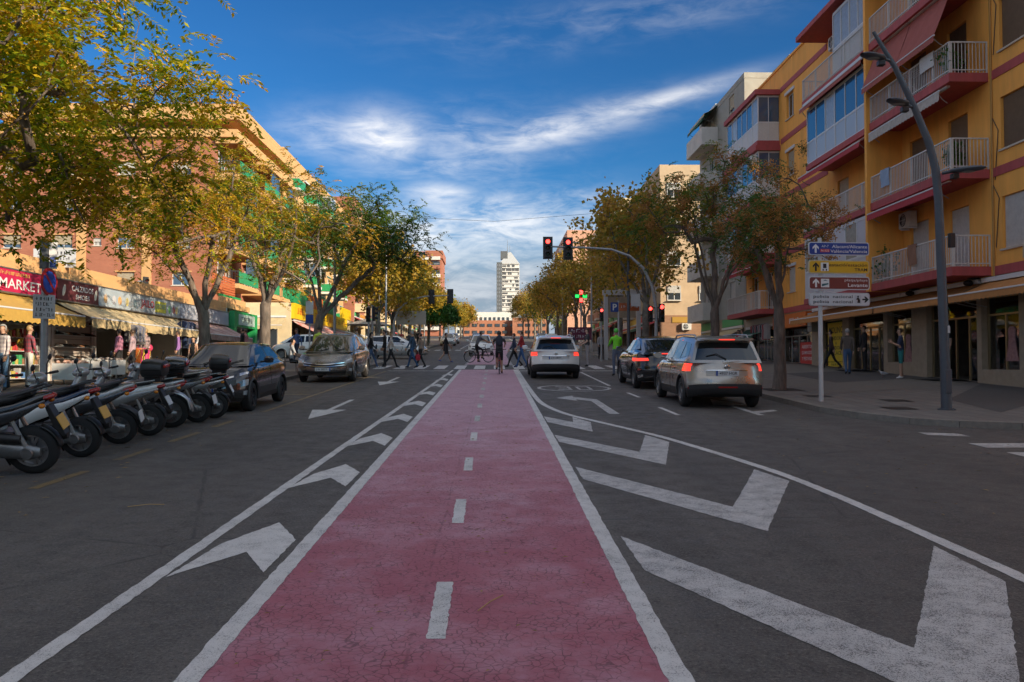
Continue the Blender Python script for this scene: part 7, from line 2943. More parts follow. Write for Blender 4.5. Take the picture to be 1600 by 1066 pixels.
person('man in dark tee and pale trousers waiting at the right end of the zebra', 4.62, 42.2, 100, CHAR, (.30, .28, .28), 'brown', dict(STAND, ar=(20, 25), el=(40, 45)), 1.80, SKIN_P, sleeve=.35, stout=1.1)
person('person in navy top among the waiting people right of the white crossover', 4.0, 44.5, 160, (.03, .04, .08), CHAR, 'dark', STAND, 1.70, SKIN_P)
# riders
RIDE = dict(th=(52, 18), kn=(66, 22), ar=(58, 58), el=(8, 8), lean=22, ab=14)
person('cyclist in black shorts with dark rucksack riding away on the red lane', .21, 34.95, 0, CHAR, BLK, 'dark', dict(RIDE, seat=.955), 1.76, SKIN_T, (.05, .04, .04), sleeve=.3, leg=.42, pack=(.02, .025, .04))
person('cyclist in grey top crossing on a dark bicycle', -1.0, 47.62, -78, (.13, .13, .14), BLK, 'dark', dict(RIDE, th=(20, 60), kn=(24, 70), seat=.955), 1.74, SKIN_T, sleeve=.5, leg=.9)
HIVIS = mat('hi_vis_green', (.22, .80, .03), .6)
hv = person('rider in bright green high-visibility jacket beside the black coupe', 4.78, 33.3, 8, HIVIS, (.12, .15, .22), 'dark', dict(STAND, ar=(35, 30), el=(40, 40)), 1.78, SKIN_T, cap_m=mat('green_helmet', (.10, .55, .06), .3))
person('figure in yellow-green vest seen over the roof of the grey people carrier', -7.6, 37.2, 30, mat('hi_vis_yellow', (.50, .62, .06), .6), CHAR, 'dark', STAND, 1.75, z=gz(37.2) + .12)
# shoppers on the left
ZK = .125
LG = 'shoppers outside the left shops'
for lab, x, y, hd, top, bot, hr, kw in (
        ('man in pale checked shirt and blue jeans at the market entrance', -13.3, 23.4, 160, check_cloth('pale_check', (.55, .50, .48), (.30, .26, .28)), (.08, .16, .28), 'grey', dict(h=1.72, stout=1.1)),
        ('person in red checked shirt and white trousers before the market', -13.2, 24.5, -30, check_cloth('red_check', (.30, .05, .07), (.12, .06, .08)), (.50, .48, .44), 'fair', dict(h=1.70)),
        ('shopper with dark bag browsing under the golden awning', -13.7, 24.2, 80, (.34, .12, .10), BLK, 'brown', dict(h=1.64, female=True)),
        ('woman in dusty pink sweater with her back to the street', -13.15, 30.2, 85, (.42, .17, .26), BLK, 'dark', dict(h=1.62, female=True, stout=1.2)),
        ('woman in pale lilac sweater browsing beside the pink one', -13.1, 31.2, 95, (.42, .30, .34), BLK, 'brown', dict(h=1.60, female=True, stout=1.2)),
        ('shopper in flowered blouse at the bazaar entrance', -13.2, 32.6, 60, check_cloth('flower_blouse', (.45, .30, .28), (.20, .16, .18), 17), (.05, .05, .07), 'fair', dict(h=1.63, female=True)),
        ('man in white and black shirt walking past the bazaar', -12.4, 36.6, 175, (.50, .50, .52), BLK, 'dark', dict(h=1.74, pose=WALK)),
        ('woman in black strap top with bare shoulders behind the hatchback', -10.7, 30.6, 170, BLK, BLK, 'dark', dict(h=1.36, female=True, sleeve=0.0)),
        ('shopper in violet top by the bazaar crates', -12.7, 34.6, 110, (.25, .12, .34), CHAR, 'brown', dict(h=1.55, female=True)),
        ('distant shopper in dark clothes under the striped canopy', -12.6, 43.0, 90, BLK, BLK, 'dark', dict(h=1.7)),
        ('distant shopper in pink top under the striped canopy', -12.8, 44.2, 70, (.45, .2, .2), BLK, 'brown', dict(h=1.65)),
        ('man in blue shirt by the green corner shop', -10.4, 45.2, 150, (.08, .14, .30), (.03, .04, .08), 'dark', dict(h=1.74, pose=WALK))):
    person(lab, x, y, hd, top, bot, hr, group=LG, z=gz(y) + ZK, **kw)
person('man in light grey shirt sitting on a metal chair between the parked cars', -7.95, 33.6, -70, (.33, .34, .36), BLK, 'dark', SIT, 1.72, z=gz(33.6) + ZK, sleeve=.4)
# right pavement
person('man in grey-brown jumper and jeans walking away along the right shops', 13.45, 32.2, -15, (.115, .09, .075), (.05, .10, .19), 'grey', WALK2, 1.70, SKIN_P, (.03, .03, .035), z=gz(32.2) + ZK, stout=1.12)
person('person in navy tee and teal shorts with white trainers looking at a phone', 13.95, 29.0, 70, (.020, .028, .065), (.02, .17, .17), 'brown', dict(STAND, ar=(12, 18), el=(104, 112)), 1.66, SKIN_T, (.66, .66, .66), sleeve=.45, leg=.42, z=gz(29.0) + ZK, stout=1.1)
person('shop assistant in black waistcoat and khaki trousers in the open doorway', 15.75, 29.3, 90, BLK, (.20, .16, .10), 'dark', STAND, 1.76, SKIN_P, z=gz(29.3) + .14, sleeve=.2)
person('woman in wine-red top inside the shop doorway', 16.3, 27.9, 100, (.22, .02, .05), BLK, 'dark', STAND, 1.68, SKIN_P, z=gz(27.9) + .14, female=True)
person('dark figure with shoulder bag at the yellow poster', 14.4, 36.2, 60, (.05, .03, .03), BLK, 'dark', WALK, 1.66, SKIN_T, z=gz(36.2) + ZK, bag=((.20, .05, .06), 1, .85))
person('person in black suit beside the glass doors', 15.15, 34.6, 90, BLK, BLK, 'dark', STAND, 1.78, SKIN_P, z=gz(34.6) + ZK)
person('shopper in white top by the clothes rails past the tree', 13.9, 47.5, 80, (.5, .48, .46), CHAR, 'brown', STAND, 1.66, z=gz(47.5) + ZK, female=True)
person('shopper in red top by the clothes rails past the tree', 14.2, 49.3, 120, (.36, .03, .05), BLK, 'dark', STAND, 1.64, z=gz(49.3) + ZK, female=True)
for k, (x, y, hd, c, lab) in enumerate(((-6.6, 66, 10, CHAR, 'distant walker in charcoal on the far left pavement'), (-7.6, 70, 170, (.3, .05, .05), 'distant walker in red on the far left pavement'),
                                        (-7.2, 81, 0, BLK, 'distant walker in black near the umbrella pine'), (8.6, 79, 180, (.05, .07, .2), 'distant walker in blue on the far right pavement'), (6.6, 52.5, 180, (.3, .3, .32), 'distant walker in grey beyond the right signal'))):
    person(lab, x, y, hd, c, BLK, 'dark', WALK, 1.7, z=gz(y) + (.12 if abs(x) > 6.6 else 0), group='walkers beyond the crossing')
# pigeon on the right pavement
pg = empty('pigeon', 'pale grey pigeon standing on the right pavement before the shop', 'bird', (13.75, 29.9, gz(29.9) + .127), (0, 0, R(60)))
MB().loft([((0, -.17, .13), .012, .008), ((0, -.10, .14), .04, .03), ((0, -.02, .15), .062, .055), ((0, .06, .165), .05, .055), ((0, .095, .20), .026, .03, .5), ((0, .105, .245), .022, .022), ((0, .125, .265), .020, .019), ((0, .155, .26), .004, .004)], 12).build('body', mat('pigeon_grey', (.38, .38, .40), .7, var=.3, scale=20, col2=(.6, .6, .6)), pg, smooth=60)
for sg in (-1, 1):
    MB().tube([(sg * .02, .01, .11), (sg * .022, .015, .01), (sg * .022, .05, .004)], .005, 5).build('leg', mat('pigeon_leg', (.45, .12, .10), .6), pg)
    MB().loft([((sg * .055, -.15, .15), .004, .008), ((sg * .062, -.05, .165), .008, .035), ((sg * .055, .05, .17), .006, .03)], 8).build('wing', mat('pigeon_wing', (.26, .26, .28), .7), pg, smooth=60)
# ================================================================== street furniture
GALV = mat('galvanised_steel', (.34, .35, .36), .5, .6, var=.15, scale=5)
DGREY = mat('dark_grey_paint', (.075, .085, .10), .5, .2, var=.12, scale=4)
POLEW = mat('white_pole', (.50, .50, .50), .5, var=.1, scale=3)
SIGBODY = mat('signal_black', (.018, .018, .020), .5)
LAMP_R = mat('red_signal_lit', (.6, .02, .01), .3, emit=(1.0, .04, .03, 2.5))
LAMP_O = mat('amber_signal_dark', (.05, .03, .006), .3)
LAMP_G = mat('green_signal_dark', (.008, .035, .02), .3)


def signal_head(parent, loc, theta, lit=True, k=1.0, plate=True, name='signal_head'):
    b = MB().bx(-.15 * k, .15 * k, 0, .16 * k, -.48 * k, .48 * k)
    o = b.build(name, SIGBODY, parent, loc=loc, rot=(0, 0, R(theta)), bevel=.03 * k)
    if plate:
        MB().prism([(-.24 * k, -.56 * k), (.24 * k, -.56 * k), (.24 * k, .56 * k), (-.24 * k, .56 * k)], 'y', .06 * k, .075 * k).build('back_plate', SIGBODY, o, bevel=.004)
    for i, m in enumerate((LAMP_R if lit else mat('red_signal_dark', (.06, .008, .006), .3), LAMP_O, LAMP_G)):
        z = (.31 - i * .31) * k
        MB().lathe([(-.018 * k, 0), (-.012 * k, .07 * k), (0, .105 * k)], (0, -.002, z), 'y', 16).build('lens', m, o, smooth=60)
        rows = []
        for j in range(9):
            a = R(-20 + 220 * j / 8)
            rows.append([(.118 * k * math.cos(a), -.003, z + .118 * k * math.sin(a)), (.112 * k * math.cos(a), -.17 * k, z + .112 * k * math.sin(a) - .01)])
        b = MB(); b.grid(rows); b.build('visor', SIGBODY, o)
    return o


# mast-arm signal on the right
yb = 42.0
ms = empty('mast_arm_signal', 'grey mast-arm traffic signal with two red lights over the right carriageway', 'traffic light', (8.0, yb, gz(yb) + .12))
g0 = gz(yb) + .12
H_ = lambda z: z - g0
MB().tube([(0, 0, 0), (0, 0, .5), (.02, 0, 2.2), (0, 0, H_(4.7)), (-.18, 0, H_(5.7)), (-.62, 0, H_(6.6)), (-1.3, 0, H_(7.2)), (-2.2, 0, H_(7.52)), (-3.4, 0, H_(7.60)), (-5.35, 0, H_(7.66))], [.12, .10, .09, .085, .08, .075, .065, .055, .05, .042], 12).build('mast', GALV, ms, smooth=60)
signal_head(ms, (-5.35, -.10, H_(7.58)), 0)
signal_head(ms, (-4.35, -.10, H_(7.55)), 0)
signal_head(ms, (-.30, -.16, H_(4.32)), 0, plate=False, k=.82)
signal_head(ms, (.26, -.20, H_(4.36)), 0, plate=False, k=.95)
MB().bx(-.26, .24, -.06, .0, H_(4.6), H_(4.65)).bx(-.26, .24, -.06, .0, H_(4.05), H_(4.1)).build('bracket', SIGBODY, ms)
# dark lamp column and sign plate just beside it
lc = empty('street_lamp_column', 'dark lamp column with small white plate behind the signal mast', 'street lamp', (7.35, 46.5, gz(46.5) + .12))
MB().cyl((0, 0, 0), (0, 0, 7.0), .10, .06, 10).build('column', DGREY, lc, smooth=60)
MB().loft([((-.1, 0, 7.0), .1, .05), ((-.1, -.5, 7.08), .14, .05), ((-.1, -.8, 7.05), .08, .03)], 10).build('lamp_head', DGREY, lc, smooth=50)
MB().bx(.12, .62, -.12, -.09, 3.0, 3.7).build('plate', POLEW, lc)
# mast-arm signal on the left, seen from behind
yl = 66.0
g1 = gz(yl) + .12
ml = empty('mast_arm_signal', 'mast-arm traffic signal on the left seen from behind with black heads', 'traffic light', (-7.75, yl, g1))
MB().tube([(0, 0, 0), (0, 0, 2.0), (.02, 0, 5.2 - g1), (.35, 0, 6.1 - g1), (1.2, 0, 6.85 - g1), (2.4, 0, 7.12 - g1), (4.4, 0, 7.22 - g1)], [.11, .10, .085, .08, .07, .06, .045], 12).build('mast', GALV, ml, smooth=60)
signal_head(ml, (2.9, .10, 7.1 - g1), 180)
signal_head(ml, (4.35, .10, 7.15 - g1), 180)
signal_head(ml, (-.05, .2, 2.7), 180, False, .9, False)
for nm, lab, x, y, th, kk in (('pedestrian_signal', 'black pedestrian signal post at the left end of the zebra', -6.35, 44.6, 90, .8), ('pedestrian_signal', 'thin signal post behind the people at the left kerb', -6.9, 47.0, 0, .85),
                              ('pedestrian_signal', 'red-lit signal post right of the white crossover', 5.9, 46.8, 0, .75)):
    o = empty(nm, lab, 'traffic light', (x, y, gz(y) + .12))
    MB().cyl((0, 0, 0), (0, 0, 3.0), .055, n=10).build('post', GALV, o, smooth=60)
    signal_head(o, (0, -.14, 2.55) if th == 0 else (.14, 0, 2.55), th, x > 0, kk, False)
# curved white pole with a signal beyond the shop roofs
o = empty('side_street_signal', 'white curved pole with black signal head above the bazaar roof', 'traffic light', (-25.2, 59.5, gz(59.5)))
MB().tube([(0, 0, 0), (0, 0, 4.2), (.15, 0, 4.8), (.55, 0, 5.15), (1.0, 0, 5.2)], .09, 10).build('pole', POLEW, o, smooth=60)
signal_head(o, (1.15, -.1, 4.95), 60, False, 1.0)

# tall lamp with three heads on the right pavement
lx, ly = 9.44, 17.65
gl = gz(ly) + .12
lp = empty('street_lamp', 'tall dark grey leaning street lamp with three lamp heads on the right pavement', 'street lamp', (lx, ly, gl))
def LP(x, z): return (x - lx, 0, z - gl)
MB().tube([LP(9.44, gl), LP(9.42, 2.0), LP(9.38, 3.5), LP(9.34, 5.2), LP(9.28, 5.9), LP(9.15, 6.45), LP(8.84, 7.22), LP(8.45, 8.05), LP(8.0, 8.80)], [.105, .098, .092, .086, .082, .078, .068, .056, .036], 14).build('column', DGREY, lp, smooth=60)
MB().bx(-.07, .07, -.112, -.08, .35, .85).build('service_door', DGREY, lp, bevel=.01)
MB().lathe([(0, .18), (.02, .18), (.03, .15)], (0, 0, 0), 'z', 14).build('base_plate', DGREY, lp)
for x, z, dx, dy in ((8.36, 8.18, -.46, -.2), (8.80, 7.20, -.40, -.25), (9.42, 5.80, .36, -.25)):
    M3 = Matrix.Rotation(math.atan2(dy, dx) - math.pi / 2, 3, 'Z')
    b = MB()
    b.tube([LP(x, z), (x - lx + dx * .4, dy * .4, z - gl + .02)], .035, 8)
    rings = []
    for t, hw, hh in ((.05, .05, .04), (.18, .13, .055), (.45, .15, .06), (.62, .12, .045), (.70, .05, .02)):
        rings.append((t, hw, hh))
    rows = []
    for t, hw, hh in rings:
        row = []
        for j in range(12):
            a = 2 * math.pi * j / 12
            q = M3 @ Vector((hw * math.cos(a), t, hh * math.sin(a)))
            row.append((x - lx + dx * .25 + q.x, dy * .25 + q.y, z - gl + .03 + q.z))
        rows.append(row)
    b.grid(rows, True)
    b.build('lamp_head', DGREY, lp, smooth=50)
    q = M3 @ Vector((0, .38, 0))
    MB().sph((x - lx + dx * .25 + q.x, dy * .25 + q.y, z - gl - .025), (.09, .15, .015) if abs(dx) < .3 else (.14, .10, .015), 12, 6).build('lens', mat('lamp_glass', (.30, .30, .28), .2), lp, smooth=60)
    MB().bx(x - lx + dx * .55 - .07, x - lx + dx * .55 + .07, dy * .5 - .07, dy * .5 + .07, z - gl - .14, z - gl - .035).build('camera_box', BLACKP, lp, bevel=.01)
MB().bx(.10, .22, -.05, .05, 3.4, 3.7).build('junction_box', BLACKP, lp, bevel=.01)
MB().bx(-.02, .02, -.15, -.13, 1.6, 1.75).build('number_tag', POLEW, lp)

# direction sign on the right kerb
sx, sy = 7.66, 19.8
gsn = gz(sy) + .12
ds = empty('direction_sign', 'white post carrying four direction boards, blue, yellow, brown and white', 'sign', (sx, sy, gsn), (0, 0, R(4)))
MB().cyl((0, .05, 0), (0, .05, 4.76 - gsn), .055, .045, 12).build('post', POLEW, ds, smooth=60)
def board(zc, m, border, name='board'):
    z = zc - gsn
    x0, x1, h = -.31, 1.17, .155
    def rr(x0, x1, h, r=.06):
        pts = []
        for cx, cz, a0 in ((x1 - r, h - r, 0), (x0 + r, h - r, 90), (x0 + r, -h + r, 180), (x1 - r, -h + r, 270)):
            pts += [(cx + r * math.cos(R(a0 + 30 * i)), z + cz + r * math.sin(R(a0 + 30 * i))) for i in range(4)]
        return pts
    o = MB().prism(rr(x0, x1, h), 'y', -.035, -.005).build(name, border, ds)
    MB().prism(rr(x0 + .022, x1 - .022, h - .022, .045), 'y', -.039, -.034).build('board_face', m, o)
    return o, z
SB = mat('sign_blue', (.012, .05, .26), .4); SY = mat('sign_yellow', (.62, .36, .02), .4); SBR = mat('sign_brown', (.17, .035, .03), .4); SWH = mat('sign_white', (.52, .54, .57), .4)
def uparrow(o, z, m, x=-.14):
    MB().prism([(x - .022, z - .10), (x + .022, z - .10), (x + .022, z + .03), (x + .075, z - .02), (x + .075, z + .03), (x, z + .105), (x - .075, z + .03), (x - .075, z - .02), (x - .022, z + .03)], 'y', -.044, -.038).build('arrow', m, o)
o, z = board(4.50, SB, SWH)
uparrow(o, z, INKW)
text('AP-7', o, (.09, -.043, z + .055), 0, .055, INKW, .17)
MB().bx(-.03, .20, -.0425, -.038, z - .085, z - .01).build('red_tab', mat('tab_red', (.5, .03, .04), .5), o)
text('N-332', o, (.085, -.0455, z - .048), 0, .05, INKW, .19)
text('Alacant/Alicante', o, (1.12, -.043, z + .052), 0, .075, INKW, .86, align='RIGHT', bold=.006)
text('València/Valencia', o, (1.12, -.043, z - .058), 0, .075, INKW, .90, align='RIGHT', bold=.006)
o, z = board(4.07, SY, mat('sign_ochre_edge', (.5, .42, .25), .4))
uparrow(o, z, INKB)
sq = MB().bx(-.02, .17, -.043, -.038, z - .10, z + .10).build('pictogram', INKW, o)
MB().bx(.035, .115, -.047, -.044, z - .03, z + .075).bx(.02, .05, -.047, -.044, z - .09, z - .05).bx(.10, .13, -.047, -.044, z - .09, z - .05).build('tram_symbol', INKB, sq)
text('estació/estación', o, (1.12, -.043, z + .050), 0, .075, INKB, .93, align='RIGHT', bold=.006)
text('TRAM', o, (1.12, -.043, z - .060), 0, .075, INKB, .31, align='RIGHT', bold=.01)
o, z = board(3.69, SBR, SWH)
uparrow(o, z, INKW)
sq = MB().bx(-.02, .18, -.043, -.038, z - .10, z + .10).build('pictogram', INKW, o)
MB().prism([(.03, z + .05), (.08, z + .08), (.14, z + .05), (.08, z + .055)], 'y', -.047, -.044).prism([(.0, z - .08), (.16, z - .03), (.16, z + .0), (.0, z - .02)], 'y', -.047, -.044).build('beach_symbol', mat('sea_ink', (.04, .12, .14), .5), sq)
text('platja/playa', o, (1.12, -.043, z + .065), 0, .06, INKW, .56, align='RIGHT')
text('Levante', o, (1.12, -.043, z - .045), 0, .085, INKW, .48, align='RIGHT', bold=.012)
o, z = board(3.31, SWH, mat('sign_grey_edge', (.38, .40, .43), .4))
for dz_ in (.055, -.065):
    text('policia  nacional', o, (.27, -.043, z + dz_), 0, .075, INKB, .95, bold=.006)
sq = MB().bx(.80, .96, -.0425, -.038, z - .10, z + .10).build('pictogram', mat('pale_box', (.44, .47, .51), .4), o)
MB().sph((.88, -.045, z + .065), (.022, .004, .025), 8, 6).prism([(.83, z + .0), (.86, z + .04), (.90, z + .035), (.93, z - .02), (.93, z - .08), (.86, z - .08), (.87, z - .01)], 'y', -.047, -.043).build('police_symbol', INKB, sq)
MB().prism([(.985, z - .018), (1.06, z - .018), (1.03, z - .07), (1.07, z - .07), (1.14, z), (1.07, z + .07), (1.03, z + .07), (1.06, z + .018), (.985, z + .018)], 'y', -.044, -.038).build('arrow', INKB, o)
b = MB()
for zc in (4.50, 4.07, 3.69, 3.31):
    b.bx(-.07, .07, -.004, .11, zc - gsn - .03, zc - gsn + .03)
tag(b.build('clamps', GALV, ds), kind='stuff')

# no-parking sign on the left pavement
nx, ny = -9.7, 18.6
gn = gz(ny) + .12
npk = empty('no_parking_sign', 'galvanised post with red and blue no-parking disc and white plate below', 'sign', (nx, ny, gn), (0, 0, R(0)))
MB().cyl((0, 0, 0), (0, 0, 4.30 - gn), .078, .07, 14).build('post', GALV, npk, smooth=60)
disc = empty_child = MB().lathe([(0, 0), (0, .30), (.02, .30), (.02, 0)], (0, 0, 0), 'y', 32).build('sign_disc', mat('sign_red', (.42, .02, .025), .4), npk, loc=(.12, -.05, 3.56 - gn), rot=(0, 0, R(86)))
MB().lathe([(-.004, 0), (-.004, .235)], (0, 0, 0), 'y', 32).build('blue_field', mat('disc_blue', (.015, .06, .34), .4), disc)
MB().prism([(-.185, .145), (-.145, .185), (.185, -.145), (.145, -.185)], 'y', -.010, -.005).build('red_bar', mat('sign_red', (.42, .02, .025), .4), disc)
pl = MB().bx(-.22, .22, -.01, .01, -.26, .26).build('time_plate', SWH, npk, loc=(.06, -.14, 3.02 - gn), rot=(0, 0, R(48)))
for k in range(4):
    scribble(pl, (0, -.012, .17 - k * .115), 0, .36, .07, INKB, 20 + k)
bx_ = MB().bx(-.09, .08, -.09, .09, -.30, .30).build('dark_box', DGREY, npk, loc=(0, 0, 4.15 - gn), bevel=.01)
pp = MB().bx(.06, .22, -.03, .0, -.30, .30).build('info_panel', mat('panel_white', (.5, .5, .52), .5), npk, loc=(.03, -.05, 4.15 - gn), rot=(0, 0, R(30)))
MB().bx(.08, .20, -.034, -.031, -.27, -.05).build('blue_print', SB, pp)

# parking sign and red-brown destination board on the right beyond the crossing
px_, py_ = 6.95, 47.5
gp_ = gz(py_) + .12
ps = empty('parking_sign', 'white post with blue P board and orange-brown arrow board', 'sign', (px_, py_, gp_))
MB().cyl((0, 0, 0), (0, 0, 3.35), .05, .045, 10).build('post', POLEW, ps, smooth=60)
o = MB().bx(-.45, -.02, -.08, -.05, 2.72, 3.26).build('p_board', SB, ps, bevel=.02)
text('P', o, (-.235, -.085, 2.99), 0, .36, INKW, bold=.02)
o = MB().bx(.02, 1.15, -.08, -.05, 2.78, 3.22).build('orange_board', mat('board_orange', (.50, .13, .04), .5), ps, bevel=.02)
scribble(o, (.45, -.082, 3.02), 0, .65, .13, INKW, 3)
MB().prism([(.88, 2.98), (1.0, 2.98), (1.0, 2.93), (1.08, 3.0), (1.0, 3.07), (1.0, 3.02), (.88, 3.02)], 'y', -.085, -.081).build('arrow', INKW, o)
# white portal frame (advertising totem) behind
tf = empty('white_portal_frame', 'white portal frame with beige panel behind the parking sign', 'totem', (6.9, 52.5, gz(52.5) + .0))
MB().bx(-.12, .12, -.1, .1, 0, 4.0).build('upright', POLEW, tf)
MB().bx(1.9, 2.14, -.1, .1, 0, 4.0).build('upright', POLEW, tf)
MB().bx(-.2, 2.4, -.12, .12, 4.002, 4.3).build('lintel', POLEW, tf)
MB().bx(.15, 1.85, -.04, .04, 2.6, 3.9).build('panel', BEIGE_STONE, tf)
# pharmacy cross
pc = empty('pharmacy_cross', 'green lit pharmacy cross with red tips on a thin post', 'sign', (6.15, 60.2, gz(60.2) - .25))
MB().cyl((0, 0, 0), (0, 0, 4.3), .05, n=8).build('post', GALV, pc)
GRN = mat('green_led', (.02, .3, .05), .4, emit=(.03, .9, .15, .45))
MB().prism([(-.62, -.2), (-.2, -.2), (-.2, -.62), (.2, -.62), (.2, -.2), (.62, -.2), (.62, .2), (.2, .2), (.2, .62), (-.2, .62), (-.2, .2), (-.62, .2)], 'y', -.1, .1).build('cross_casing', SIGBODY, pc, loc=(0, 0, 4.50)).scale = (.72, .72, .72)
MB().prism([(-.58, -.16), (-.16, -.16), (-.16, .16), (-.58, .16)], 'y', -.115, -.101).build('led_arm', GRN, pc, loc=(0, 0, 4.50)).scale = (.72, .72, .72)
MB().prism([(.16, -.16), (.58, -.16), (.58, .16), (.16, .16)], 'y', -.115, -.101).build('led_arm', GRN, pc, loc=(0, 0, 4.50)).scale = (.72, .72, .72)
for z0, z1 in ((.2, .58), (-.58, -.2)):
    MB().prism([(-.16, z0), (.16, z0), (.16, z1), (-.16, z1)], 'y', -.115, -.101).build('led_tip', LAMP_R, pc, loc=(0, 0, 4.50)).scale = (.72, .72, .72)
bd = MB().bx(-.95, .75, -.06, -.02, 1.4, 2.3).build('board', mat('maroon_board', (.14, .02, .05), .5), pc)
scribble(bd, (-.1, -.062, 2.05), 0, 1.2, .22, INKW, 9)
scribble(bd, (-.1, -.062, 1.65), 0, 1.2, .2, INKW, 10)

# plain lamp columns along the avenue
LCG = 'slim lamp columns along the avenue'
for lab, x, y, h_ in (('slim lamp column beside the white city car', -7.9, 42.4, 7.5), ('slim lamp column right of the golden trees', -7.4, 58.5, 8.5), ('slim lamp column by the umbrella pine', -7.2, 88, 8.5),
                      ('slim lamp column among the right plane trees', 7.6, 66.5, 8.5), ('slim lamp column farther along the right kerb', 7.7, 96, 8.5)):
    o = empty('lamp_column', lab, 'street lamp', (x, y, gz(y) + .12), group=LCG)
    MB().cyl((0, 0, 0), (0, 0, h_), .08, .045, 10).build('column', GALV, o, smooth=60)
    sg = 1 if x < 0 else -1
    MB().tube([(0, 0, h_ - .1), (sg * .5, 0, h_ + .05), (sg * 1.0, 0, h_ + .08)], .035, 8).build('arm', GALV, o)
    MB().loft([((sg * 1.25, -.10, h_ + .08), .28, .03), ((sg * 1.25, 0, h_ + .1), .36, .06), ((sg * 1.25, .10, h_ + .08), .28, .03)], 12).build('lamp_head', GALV, o, smooth=50)
# blue and white parking post between the trees
o = empty('parking_post', 'thin post with blue and white parking plates before the dark-green tree', 'sign', (-7.75, 36.0, gz(36) + .12))
MB().cyl((0, 0, 0), (0, 0, 2.9), .035, n=8).build('post', GALV, o)
MB().bx(-.16, .16, -.06, -.04, 2.35, 2.9).build('plate', SWH, o)
MB().bx(-.16, .16, -.06, -.04, 1.95, 2.32).build('plate', SB, o)
# board on posts on the shop roof
o = empty('roof_board', 'white lettered board on two poles above the market roof', 'sign', (-15.1, 29.6, 4.88))
MB().cyl((-.55, 0, 0), (-.55, 0, .80), .035, n=8).build('pole', BUFF, o)
MB().cyl((.55, 0, 0), (.55, 0, .80), .035, n=8).build('pole', BUFF, o)
bd = MB().bx(-.72, .72, -.06, -.036, .25, .90).build('board', SWH, o)
for k in range(3):
    scribble(bd, (0, -.062, 0.75 - k * .19), 0, 1.15, .11, INKB, 40 + k)
# overhead cable
MB_ = MB().tube([(-20, 62, 14.0), (-10, 60, 12.4), (0, 58.5, 11.7), (8, 57.5, 12.2), (15.4, 57, 13.6)], .011, 5)
tag(MB_.build('overhead_cable', BLACKP), 'thin cable slung across the avenue above the crossing', 'cable')
# grey information board on two posts by the umbrella pine
o = empty('information_board', 'pale board on posts beneath the umbrella pine', 'sign', (-7.2, 74, gz(74) + .12))
for x in (-.8, .8):
    MB().cyl((x, 0, 0), (x, 0, 3.2), .05, n=8).build('post', GALV, o)
MB().bx(-1.3, 1.3, -.08, -.052, 2.2, 3.4).build('board', mat('pale_board', (.42, .36, .30), .6), o)
# kiosk and terrace umbrellas far left
for k, (x, y) in enumerate(((-10.5, 70), (-11, 78))):
    o = empty('terrace_parasol', ('white terrace parasol nearer the side street', 'white terrace parasol farther along the left pavement')[k], 'parasol', (x, y, gz(y) + .12))
    MB().cyl((0, 0, 0), (0, 0, 2.6), .035, n=8).build('pole', POLEW, o)
    MB().lathe([(2.15, 1.7), (2.45, .8), (2.65, .02)], (0, 0, 0), 'z', 10).build('canopy', WHITEAWN, o)
# folding metal chair of the seated man, terrace chairs
CHM = mat('chair_steel', (.10, .10, .105), .4, .6)
def chair(lab, x, y, hd, z):
    o = empty('metal_chair', lab, 'chair', (x, y, z), (0, 0, R(hd)))
    MB().bx(-.21, .21, -.21, .21, .43, .46).build('seat', CHM, o, bevel=.01)
    MB().bx(-.21, .21, -.25, -.22, .56, .86).build('backrest', CHM, o, bevel=.01)
    for sx_ in (-.19, .19):
        MB().tube([(sx_, -.26, 0), (sx_, -.22, .45), (sx_, -.24, .88)], .012, 6).build('leg', CHM, o)
        MB().tube([(sx_, .22, 0), (sx_, .19, .44)], .012, 6).build('leg', CHM, o)
chair('dark metal chair under the seated man', -7.95, 33.6, -70, gz(33.6) + .125)
chair('empty dark chair left of the seated man', -8.7, 34.6, -60, gz(34.6) + .125)
# ================================================================== goods outside the shops
def shopw(u, d, z, y0):
    """facade space of the left shops -> world"""
    return (XS - d, y0 + u, z)


# slat wall with shelves and shoes (shoe shop)
sh = empty('shoe_rack', 'pale slatted display rack lined with shoes under the maroon sign', 'rack', (XS + .25, 28.4, gz(28.4) + .13), (0, 0, R(90)))
MB().bx(0, 2.6, .30, .34, 0, 2.35).build('back_board', mat('slat_board', (.52, .44, .38), .6), sh)
for k in range(9):
    MB().bx(.02, 2.58, .285, .298, .18 + k * .24, .195 + k * .24).build('slat_groove', mat('groove', (.16, .12, .10), .7), sh)
for k in range(5):
    MB().bx(.02, 2.58, .06, .28, .30 + k * .40, .315 + k * .40).build('shelf', mat('shelf_glass', (.50, .50, .50), .3), sh)
b = MB().loft([((0, -.13, .035), .025, .03), ((0, -.11, .055), .036, .055), ((0, -.03, .05), .036, .048), ((0, .05, .035), .042, .034), ((0, .12, .022), .038, .022), ((0, .14, .018), .02, .014)], 10)
shoe_me = {c: b.mesh('shoe', mat('shoe_%d' % i, c, .5), 60) for i, c in enumerate([(.02, .018, .017), (.20, .09, .04), (.45, .42, .38), (.10, .05, .03)])}
